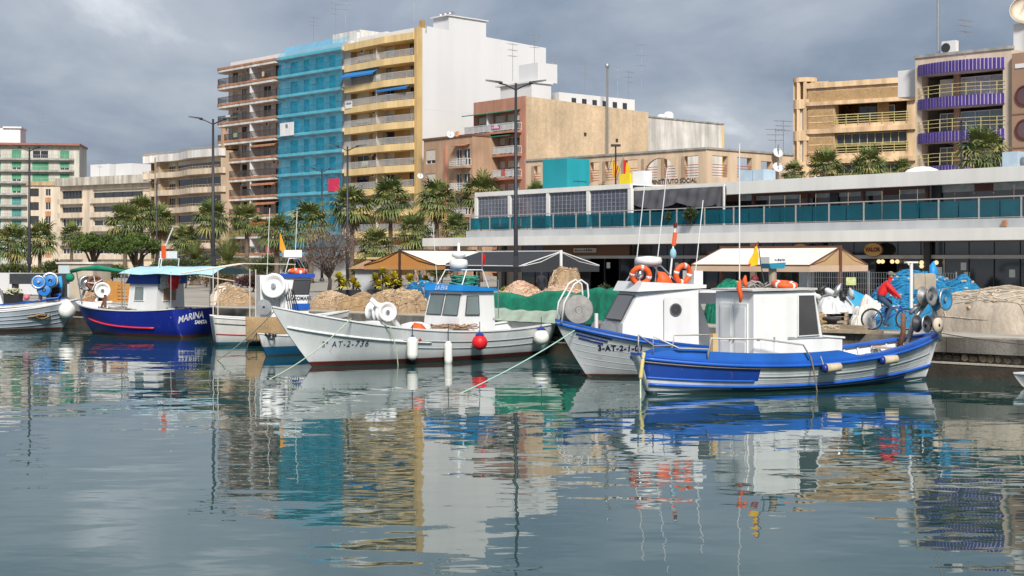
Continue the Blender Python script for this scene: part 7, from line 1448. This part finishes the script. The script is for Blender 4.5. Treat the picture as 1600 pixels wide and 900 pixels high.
def crate(px, Z, w_, d, h, m, label, rz=0, slats=6, z0=QZ, name='slatted_crate'):
    p = P(px, Z); o = thing(name, label, 'crate', (p.x, p.y, z0), QANG+rz, 'crates on the quay'); g = .02
    for k in range(slats): z = h*k/slats; MB().box(-w_/2, w_/2, -d/2, -d/2+.02, z+g, z+h/slats-g).build('slat', m, o); MB().box(-w_/2, w_/2, d/2-.02, d/2, z+g, z+h/slats-g).build('slat', m, o)
    for s_ in (-1, 1): MB().box(s_*w_/2-.03, s_*w_/2+.03, -d/2-.012, d/2+.012, 0, h).build('end_board', m, o)
    MB().box(-w_/2, w_/2, -d/2+.03, d/2-.03, 0.01, .03).build('floor_board', m, o); return o
OCR = mat('orange_crate', (.55, .27, .07), .7, .15, 3)
crate(170, 77.5, 1.3, 1.0, 1.15, OCR, 'orange slatted crate behind the winches, left one'); crate(206, 75.8, 1.2, 1.0, 1.1, OCR, 'orange slatted crate beside the blue boat cabin, right one', .1)
# shed and white hoarding at far left
p = P(118, 84); o = thing('storage_shed', 'tall beige storage shed with pale blue door behind the winches', 'shed', (p.x, p.y, QZ), QANG*0-.25); w_ = 2.3; MB().box(-w_/2, w_/2, 0, 2, 0, 2.05).build('wall', mat('beige_sheet', (.50, .43, .34), .7, .12, 1, streak=.2), o); MB().box(-w_/2-.1, w_/2+.1, -.1, 2.1, 2.05, 2.15).build('roof', OFFW, o); MB().box(-w_/2+.1, -w_/2+.75, -.03, 0, .05, 1.95).build('door', mat('pale_blue_door', (.45, .55, .60), .6, .1), o); MB().box(-w_/2+.25, -w_/2+.5, -.05, -.03, .45, .65).build('vent', DARKM, o)
o = thing('hoarding', 'long white hoarding behind the left boats', 'fence', (*P(-20, 92), QZ), math.atan2(88-92, P(118, 88).x-P(-20, 92).x)); Lh = (P(118, 88)-P(-20, 92)).length
for k in range(int(Lh)): MB().box(k*1.0+.01, k*1.0+.99, 0, .04, .1, 1.45).build('panel', WRENDER, o); MB().box(k*1.0-.03, k*1.0+.03, .04, .10, 0, 1.6).build('post', METAL, o)
tag(MB().box(-1.6, 1.6, -.4, .4, .9, 1.5).box(-1.5, -1.3, -.3, .3, 0, .9).box(1.3, 1.5, -.3, .3, 0, .9).build('dark_trough', DARKM, None, False, (*P(62, 82), QZ)), 'dark metal trough on legs before the white hoarding', 'trough')
for k, (px, Z, lb) in enumerate(((135, 76.5, 'white capstan winch left of the red wheel'), (148, 75.8, 'rusty red wheel winch in front of the shed'), (160, 75.2, 'white reel in an open frame near the blue bow'))):
    p = P(px, Z); o = thing('deck_winch', lb, 'winch', (p.x, p.y, QZ), .3*k, 'winches on the quay'); drum(o, (0, 0, 1.05-.35*(k == 2)), (.5-.4*k, -1, 0), .42, .26, (METAL, RUST, BWHITE)[k], None, 'winch_drum', 5 if k == 1 else 0); MB().tube([(-.35, .1, 0), (0, .05, 1.0)], .07, 6).tube([(.35, .1, 0), (0, .05, 1.0)], .07, 6).box(-.45, .45, -.25, .35, 0, .12).build('stand', (METAL, RUST, BWHITE)[k], o)
heap('net_mound', 'rust coloured net lump below the red wheel', 141, 75.4, 458, 22, 1.0, mat('net_rust', (.30, .16, .10), .95, .3, 4, bump=.8, bs=30), 81, None, 1.4)
# wire fence panels behind the nets
def fence_panel(pxa, Za, pxb, Zb, label, h=1.9, gap=.11):
    A_, B_ = P(pxa, Za), P(pxb, Zb); d = B_-A_; L_ = d.length; o = thing('wire_fence_panel', label, 'fence', (A_.x, A_.y, QZ), math.atan2(d.y, d.x), 'temporary fence panels')
    for x in (0, L_): MB().tube([(x, 0, 0), (x, 0, h)], .03, 6).build('post', METAL, o)
    q = MB(); n = int(L_/gap)
    for k in range(n+1): q.box(L_*k/n-.005, L_*k/n+.005, -.005, .005, .1, h-.05)
    for k in range(9): z = .1+(h-.15)*k/8; q.box(0, L_, -.006, .006, z-.006, z+.006)
    q.build('mesh', METAL, o); MB().box(-.25, .25, -.2, .2, 0, .12).build('concrete_foot', COPE, o); return o
fence_panel(1262, 57.0, 1356, 54.5, 'wire fence panel under the cream awning'); fence_panel(1358, 54.4, 1420, 53.0, 'wire fence panel behind the cyclist'); fence_panel(1421, 52.9, 1494, 51.2, 'wire fence panel behind the blue nets')
tag(MB().box(-.2, .2, -.01, .01, 0, .3).build('yellow_notice', mat('notice_yellow', (.5, .55, .25), .7, .3, 6), None, False, (*P(1330, 55.0), QZ+1.35)), 'yellow and white notice on the fence under the awning', 'notice')
# ------------------------------------------------------------------ pavilions with double sloping awnings
def pavilion(name, label, ridge_a, ridge_b, zr, ze, wd, roofm, endm, valm, frame, cat='awning', val=.28, posts=True, edge=None):
    A_, B_ = P(*ridge_a), P(*ridge_b); d = B_-A_; L_ = d.length; o = thing(name, label, cat, (A_.x, A_.y, QZ), math.atan2(d.y, d.x)); n = 10
    for s_ in (-1, 1):
        rows = [[(L_*k/n, s_*wd*j/6, zr-(zr-ze)*(j/6)-.05*math.sin(math.pi*j/6)*math.sin(math.pi*k/n)) for j in range(7)] for k in range(n+1)]; MB().loft(rows, False, False).build('canvas', roofm, o, True)
        MB().box(0, L_, s_*wd-.012, s_*wd+.012, ze-val, ze-.01).build('valance', valm, o); MB().tube([(0, s_*wd, ze-.02), (L_, s_*wd, ze-.02)], .035, 6).build('front_bar', edge or frame, o)
    for x in (0.0, L_):
        e_ = MB().add([(x, -wd, ze), (x, 0, zr), (x, wd, ze), (x, wd, ze-.02), (x, -wd, ze-.02)], [(0, 1, 2, 3, 4)]).build('end_canvas', endm, o); MB().box(x-.012, x+.012, -wd, wd, ze-val, ze-.022).build('end_valance', valm, o)
        q = MB()
        for s_ in (-1, 1): q.tube([(x-.02, 0, zr-.03), (x-.02, s_*wd*.5, (zr+ze)/2-.18), (x-.02, s_*wd, ze-.04)], .03, 5); q.tube([(x, 0, zr), (x, s_*wd, ze)], .03, 5)
        q.build('arm', frame, o)
        if posts: MB().box(x-.07, x+.07, -.07, .07, 0, zr+.08).build('post', frame, o)
    MB().box(-.05, L_+.05, -.06, .06, zr, zr+.07).build('ridge_beam', frame, o); return o
CANV = mat('cream_canvas', (.70, .655, .58), .85, .06, .8, streak=.08); CANT = mat('tan_canvas', (.50, .33, .17), .85, .08, 1, trans=.12); CANO = mat('orange_canvas', (.46, .20, .05), .85, .08, 1, trans=.1); CANB = mat('black_canvas', (.028, .03, .036), .75, .15, 1)
pavilion('cream_pavilion', 'large cream double awning on brown posts behind the near boat', (1128, 62.2), (1312, 58.0), 2.83, 2.12, 2.15, CANV, CANT, mat('pinkish_valance', (.52, .38, .28), .85, .08), BROWNP)
pavilion('orange_pavilion', 'orange and cream double awning behind the white boat cabin', (625, 85), (742, 91.5), 2.85, 1.98, 2.75, CANV, CANO, mat('orange_valance', (.40, .20, .07), .85, .1), mat('dark_brown_frame', (.05, .025, .018), .6))
pavilion('black_pavilion', 'black double awning with white frame beside the street lamp', (748, 86), (876, 78.5), 2.75, 1.98, 2.6, CANB, CANB, CANB, BWHITE, edge=BWHITE, val=.35)
pk = P(612, 96); o = thing('beige_awning', 'flat tan awning behind the orange pavilion', 'awning', (pk.x, pk.y, QZ)); MB().box(-1.6, 1.6, -1, 1, 2.3, 2.45).build('canvas', CANT, o); MB().tube([(-1.5, 0, 0), (-1.5, 0, 2.3)], .05, 6).tube([(1.5, 0, 0), (1.5, 0, 2.3)], .05, 6).build('post', DARKM, o)
pk = P(575, 89); o = thing('kiosk', 'grey kiosk with low thatched brown roof', 'kiosk', (pk.x, pk.y, QZ)); MB().box(-.75, .75, -.6, .6, 0, 1.75).build('wall', mat('grey_panel', (.36, .38, .40), .7, .12, 2), o); MB().add([(-1.15, -1, 1.72), (1.15, -1, 1.72), (1.15, 1, 1.72), (-1.15, 1, 1.72), (-.1, 0, 2.25), (.1, 0, 2.25)], [(0, 3, 2, 1), (0, 1, 5, 4), (1, 2, 5), (2, 3, 4, 5), (3, 0, 4)]).build('roof', mat('thatch', (.30, .18, .10), .95, .25, 5, bump=.8, bs=20), o)
for px, lb in ((600, 'first'), (632, 'second'), (660, 'third'), (690, 'fourth'), (720, 'fifth'), (745, 'sixth')): tag(MB().box(-.7, .7, -.25, .25, 0, .55).box(-.74, .74, -.29, .29, .50, .57).build('planter_box', BLACK, None, False, (*P(px, 82), QZ), QANG), lb+' black planter box from the left under the awnings', 'planter', 'black planter boxes')
# flags of the institute
for px, Z, m2, lb in ((957, 123, None, 'yellow and red striped flag on the institute'), (974, 122, 1, 'second flag hanging on the institute wall')):
    p = P(px, Z); o = thing('flag', lb, 'flag', (p.x, p.y, HZ(272, Z)), R(35)); MB().tube([(0, .9, -.4), (0, -.1, 1.75)], .03, 5).build('staff', METAL, o)
    for k in range(7): MB().add([(.0+.10*k, -.02*k, 1.4-.12*k), (.10+.10*k, -.02*k, 1.28-.12*k), (.10+.07*k, .03*k, -.15-.05*k), (.0+.07*k, .03*k, -.05-.05*k)], [(0, 1, 2, 3)]).build('cloth_stripe', (FLY if (k % 2 == 0) else FLR) if not m2 else (FLR if k < 3 else FLY), o)
# ------------------------------------------------------------------ people and the bicycle
def person(name, label, joints, bones, mats_of, loc, rz, hair_m=None, cap_m=None):
    """one continuous skinned body; joints: name -> (co, radius), bones: pairs with the clothing key"""
    names = list(joints); me = bpy.data.meshes.new('body'); me.from_pydata([joints[n_][0] for n_ in names], [(names.index(a), names.index(b_)) for a, b_, _ in bones], [])
    ob = bpy.data.objects.new('body', me); COL.objects.link(ob); sk = ob.modifiers.new('skin', 'SKIN'); sk.use_smooth_shade = True
    if not me.skin_vertices: me.skin_vertices.new() if hasattr(me.skin_vertices, 'new') else None
    bpy.context.view_layer.update()
    for i, n_ in enumerate(names): sv = me.skin_vertices[0].data[i]; r_ = joints[n_][1]; sv.radius = r_ if isinstance(r_, tuple) else (r_, r_); sv.use_root = (n_ == 'pelvis')
    ss = ob.modifiers.new('sub', 'SUBSURF'); ss.levels = 2; ss.render_levels = 2
    dg = bpy.context.evaluated_depsgraph_get(); em = bpy.data.meshes.new_from_object(ob.evaluated_get(dg)); bpy.data.objects.remove(ob)
    keys = sorted(set(k for _, _, k in bones)); em.materials.clear()
    for k in keys: em.materials.append(mats_of[k])
    segs = [(Vector(joints[a][0]), Vector(joints[b_][0]), keys.index(k), (joints[a][1] if not isinstance(joints[a][1], tuple) else joints[a][1][0])) for a, b_, k in bones]
    for f in em.polygons:
        c = f.center; best = None
        for a, b_, k, r_ in segs:
            d = b_-a; t = max(0, min(1, (c-a).dot(d)/max(d.length_squared, 1e-9))); ds = (c-(a+d*t)).length/(r_+.04)
            if best is None or ds < best[0]: best = (ds, k)
        f.material_index = best[1]; f.use_smooth = True
    o = thing(name, label, 'person', loc, rz); put(em, 'body', o); return o
SKIN = mat('skin', (.42, .23, .16), .6, .08, 6); JEANS = mat('jeans', (.035, .07, .13), .85, .2, 6, bump=.3, bs=30); REDJ = mat('red_jacket', (.60, .012, .015), .65, .1, 4, bump=.5, bs=9); SHOE = mat('dark_shoes', (.03, .03, .035), .6); CAPM = mat('grey_cap', (.16, .15, .13), .85, .3, 8); HAIR = mat('grey_hair', (.20, .19, .18), .8, .2, 10)
TEALB = mat('bike_blue', (.02, .08, .34), .35, .05, 3); RUBBER = mat('tyre_rubber', (.018, .018, .02), .8); 
cyc = P(1362, 46.4); crz = R(-4); cl = Vector((cyc.x, cyc.y, QZ+.045))
# bicycle: local x forward (to the right), wheels 0.66 m
bk = thing('bicycle', 'blue and white mountain bicycle ridden along the quay', 'bicycle', cl, crz); WB = 1.06
for x in (0, WB):
    wh = MB().tube([(x+.315*math.cos(2*math.pi*k/32), 0, .34+.315*math.sin(2*math.pi*k/32)) for k in range(32)], .026, 7, True).build('wheel', RUBBER, bk, True); MB().tube([(x+.285*math.cos(2*math.pi*k/32), 0, .34+.285*math.sin(2*math.pi*k/32)) for k in range(32)], .012, 5, True).build('rim', CHROME, wh); q = MB()
    for k in range(16): a_ = 2*math.pi*k/16; q.tube([(x, .02*(-1)**k, .34), (x+.283*math.cos(a_), 0, .34+.283*math.sin(a_))], .0025, 3)
    q.tube([(x, -.06, .34), (x, .06, .34)], .022, 8); q.build('spokes', CHROME, wh)
BB, ST, HT, HB_ = (.44, 0, .30), (.30, 0, .78), (.86, 0, .82), (.90, 0, .68)
MB().tube([BB, ST], .018, 7).tube([HB_, BB], .024, 7).tube([(0, .05, .34), (.32, .02, .70)], .010, 5).tube([(0, -.05, .34), (.32, -.02, .70)], .010, 5).tube([(0, .05, .34), BB], .012, 5).tube([(0, -.05, .34), BB], .012, 5).build('frame', TEALB, bk, True); MB().tube([(.32, 0, .70), (.88, 0, .77)], .022, 7).build('top_tube', BWHITE, bk, True)
MB().tube([HT, HB_], .026, 8).tube([(.92, .045, .62), (WB, .05, .34)], .016, 6).tube([(.92, -.045, .62), (WB, -.05, .34)], .016, 6).tube([(.92, -.05, .63), (.92, .05, .63)], .02, 6).build('fork', TEALB, bk, True)
MB().tube([HT, (.87, 0, .95)], .018, 6).tube([(.80, -.30, 1.0), (.90, -.20, .98), (.91, 0, .96), (.90, .20, .98), (.80, .30, 1.0)], .014, 6).build('handlebar', DARKM, bk, True); MB().tube([ST, (.28, 0, .92)], .014, 6).build('seat_post', CHROME, bk); MB().loft([[(.12, -.075, .93), (.12, .075, .93), (.12, .07, .97), (.12, -.07, .97)], [(.28, -.06, .925), (.28, .06, .925), (.28, .05, .965), (.28, -.05, .965)], [(.42, -.02, .92), (.42, .02, .92), (.42, .018, .95), (.42, -.018, .95)]]).build('saddle', BLACK, bk, True)
MB().lathe([(.09, -.004), (.09, .004)], 20, Matrix.Translation((.44, -.04, .30)) @ Matrix.Rotation(R(90), 4, 'X')).tube([(.44, -.06, .30), (.40, -.07, .14)], .012, 5).tube([(.44, .06, .30), (.48, .07, .46)], .012, 5).box(.35, .45, -.14, -.07, .12, .145).box(.43, .53, .07, .14, .445, .47).build('crank', CHROME, bk); q = MB().tube([(.44, -.045, .385), (0, -.045, .38)], .006, 4).tube([(.44, -.045, .215), (0, -.045, .30)], .006, 4).build('chain', DARKM, bk)
J = {'pelvis': ((.24, 0, 1.03), (.155, .145)), 'belly': ((.31, 0, 1.17), (.22, .19)), 'chest': ((.42, 0, 1.37), (.22, .21)), 'neck': ((.52, 0, 1.52), .06), 'jaw': ((.58, 0, 1.60), (.070, .068)), 'head': ((.585, 0, 1.69), (.092, .082)), 'crown': ((.57, 0, 1.765), (.075, .07))}
for s_, n_ in ((-1, 'n'), (1, 'f')):
    J['sh'+n_] = ((.44, s_*.20, 1.41), .10); J['el'+n_] = ((.63, s_*.27, 1.20), .080); J['wr'+n_] = ((.78, s_*.28, 1.04), .042); J['ha'+n_] = ((.82, s_*.28, 1.015), .038)
    J['hip'+n_] = ((.27, s_*.10, .98), .105); J['kn'+n_] = ((.58 if s_ < 0 else .62, s_*.11, .72 if s_ < 0 else .86), .075); J['an'+n_] = ((.38 if s_ < 0 else .44, s_*.11, .25 if s_ < 0 else .55), .05); J['he'+n_] = ((.36 if s_ < 0 else .42, s_*.11, .17 if s_ < 0 else .49), .045); J['to'+n_] = ((.54 if s_ < 0 else .60, s_*.115, .165 if s_ < 0 else .485), .034)
Bn = [('pelvis', 'belly', 'jacket'), ('belly', 'chest', 'jacket'), ('chest', 'neck', 'jacket'), ('neck', 'jaw', 'skin'), ('jaw', 'head', 'skin'), ('head', 'crown', 'hair')]
for n_ in 'nf': Bn += [('chest', 'sh'+n_, 'jacket'), ('sh'+n_, 'el'+n_, 'jacket'), ('el'+n_, 'wr'+n_, 'jacket'), ('wr'+n_, 'ha'+n_, 'skin'), ('pelvis', 'hip'+n_, 'jeans'), ('hip'+n_, 'kn'+n_, 'jeans'), ('kn'+n_, 'an'+n_, 'jeans'), ('an'+n_, 'he'+n_, 'shoe'), ('he'+n_, 'to'+n_, 'shoe')]
MT = {'jacket': REDJ, 'skin': SKIN, 'jeans': JEANS, 'shoe': SHOE, 'hair': HAIR}
pr = person('person', 'person in red jacket, jeans and cap riding the bicycle', J, Bn, MT, cl, crz)
MB().lathe([(.098, 0), (.101, .035), (.085, .085), (.045, .115), (.01, .12)], 16, Matrix.Translation((.575, 0, 1.71)) @ Matrix.Rotation(R(8), 4, 'Y')).extr([(.64, -.075, 1.715), (.76, -.05, 1.695), (.76, .05, 1.695), (.64, .075, 1.715)], (0, 0, .012)).build('cap', CAPM, pr, True)
fc = MB().ball((.672, 0, 1.66), (.020, .014, .024), 8, 6); fc.ball((.59, -.086, 1.66), (.02, .012, .03), 8, 6).ball((.59, .086, 1.66), (.02, .012, .03), 8, 6); fc.build('nose_and_ears', SKIN, pr, True); MB().ball((.655, -.035, 1.685), .011, 6, 5).ball((.655, .035, 1.685), .011, 6, 5).build('eyes', DARKM, pr); MB().box(.645, .662, -.025, .025, 1.610, 1.617).build('mouth', mat('lips', (.30, .12, .10)), pr)
q = MB()
for s_ in (-1, 1):
    for k in range(4): y = s_*(.255+.018*k); q.tube([(.80, y, 1.03), (.835, y, 1.02), (.845, y, .995), (.825, y, .975)], [.012, .011, .010, .008], 6)
    q.tube([(.80, s_*.245, 1.025), (.79, s_*.235, .995), (.80, s_*.235, .975)], [.012, .011, .008], 6)
q.build('fingers', SKIN, pr, True); MB().tube([(.50, 0, 1.50), (.53, -.06, 1.50), (.57, -.04, 1.525), (.58, 0, 1.53), (.57, .04, 1.525), (.53, .06, 1.50)], .028, 6, True).build('collar', REDJ, pr, True)
def walker(px, Z, label, top, legs, rz, hair=None, seat=False):
    h = 1.0; Jw = {'pelvis': ((0, 0, .95), (.15, .12)), 'chest': ((0, 0, 1.32), (.17, .12)), 'neck': ((.01, 0, 1.50), .055), 'head': ((.03, 0, 1.63), (.09, .08)), 'crown': ((.02, 0, 1.72), (.08, .075))}; Bw = [('pelvis', 'chest', 'jacket'), ('chest', 'neck', 'jacket'), ('neck', 'head', 'skin'), ('head', 'crown', 'hair')]
    for s_, n_ in ((-1, 'n'), (1, 'f')):
        Jw['sh'+n_] = ((0, s_*.19, 1.40), .075); Jw['el'+n_] = ((-.04*s_, s_*.24, 1.13), .055); Jw['wr'+n_] = ((.10+.06*s_, s_*.22, .93), .04); Jw['ha'+n_] = ((.13+.06*s_, s_*.21, .85), .035); Jw['hip'+n_] = ((0, s_*.09, .90), .10); Jw['kn'+n_] = ((.08*s_+.05, s_*.09, .50), .07); Jw['an'+n_] = ((.16*s_, s_*.09, .09), .045); Jw['to'+n_] = ((.16*s_+.14, s_*.09, .04), .035)
        Bw += [('chest', 'sh'+n_, 'jacket'), ('sh'+n_, 'el'+n_, 'jacket'), ('el'+n_, 'wr'+n_, 'jacket'), ('wr'+n_, 'ha'+n_, 'skin'), ('pelvis', 'hip'+n_, 'jeans'), ('hip'+n_, 'kn'+n_, 'jeans'), ('kn'+n_, 'an'+n_, 'jeans'), ('an'+n_, 'to'+n_, 'shoe')]
    p = P(px, Z); return person('person', label, Jw, Bw, {'jacket': top, 'skin': SKIN, 'jeans': legs, 'shoe': SHOE, 'hair': hair or HAIR}, (p.x, p.y, QZ), rz)
walker(650, 80.5, 'person with long fair hair walking behind the blue covered tank', mat('tan_coat', (.30, .20, .14), .85), mat('dark_trousers', (.03, .03, .04), .85), R(200), mat('fair_hair', (.38, .24, .12), .8)); walker(656, 81.3, 'person in dark green coat walking beside fair haired one', mat('green_coat', (.02, .06, .05), .85), _M['dark_trousers'], R(195), mat('dark_hair', (.03, .022, .018), .7)); walker(846, 73, 'person in dark clothes standing under the black awning', mat('dark_coat', (.02, .022, .03), .85), _M['dark_trousers'], R(90), mat('dark_hair', (.03, .022, .018), .7))

for o_ in (bk, pr): o_.scale = (1.05, 1.05, 1.05)
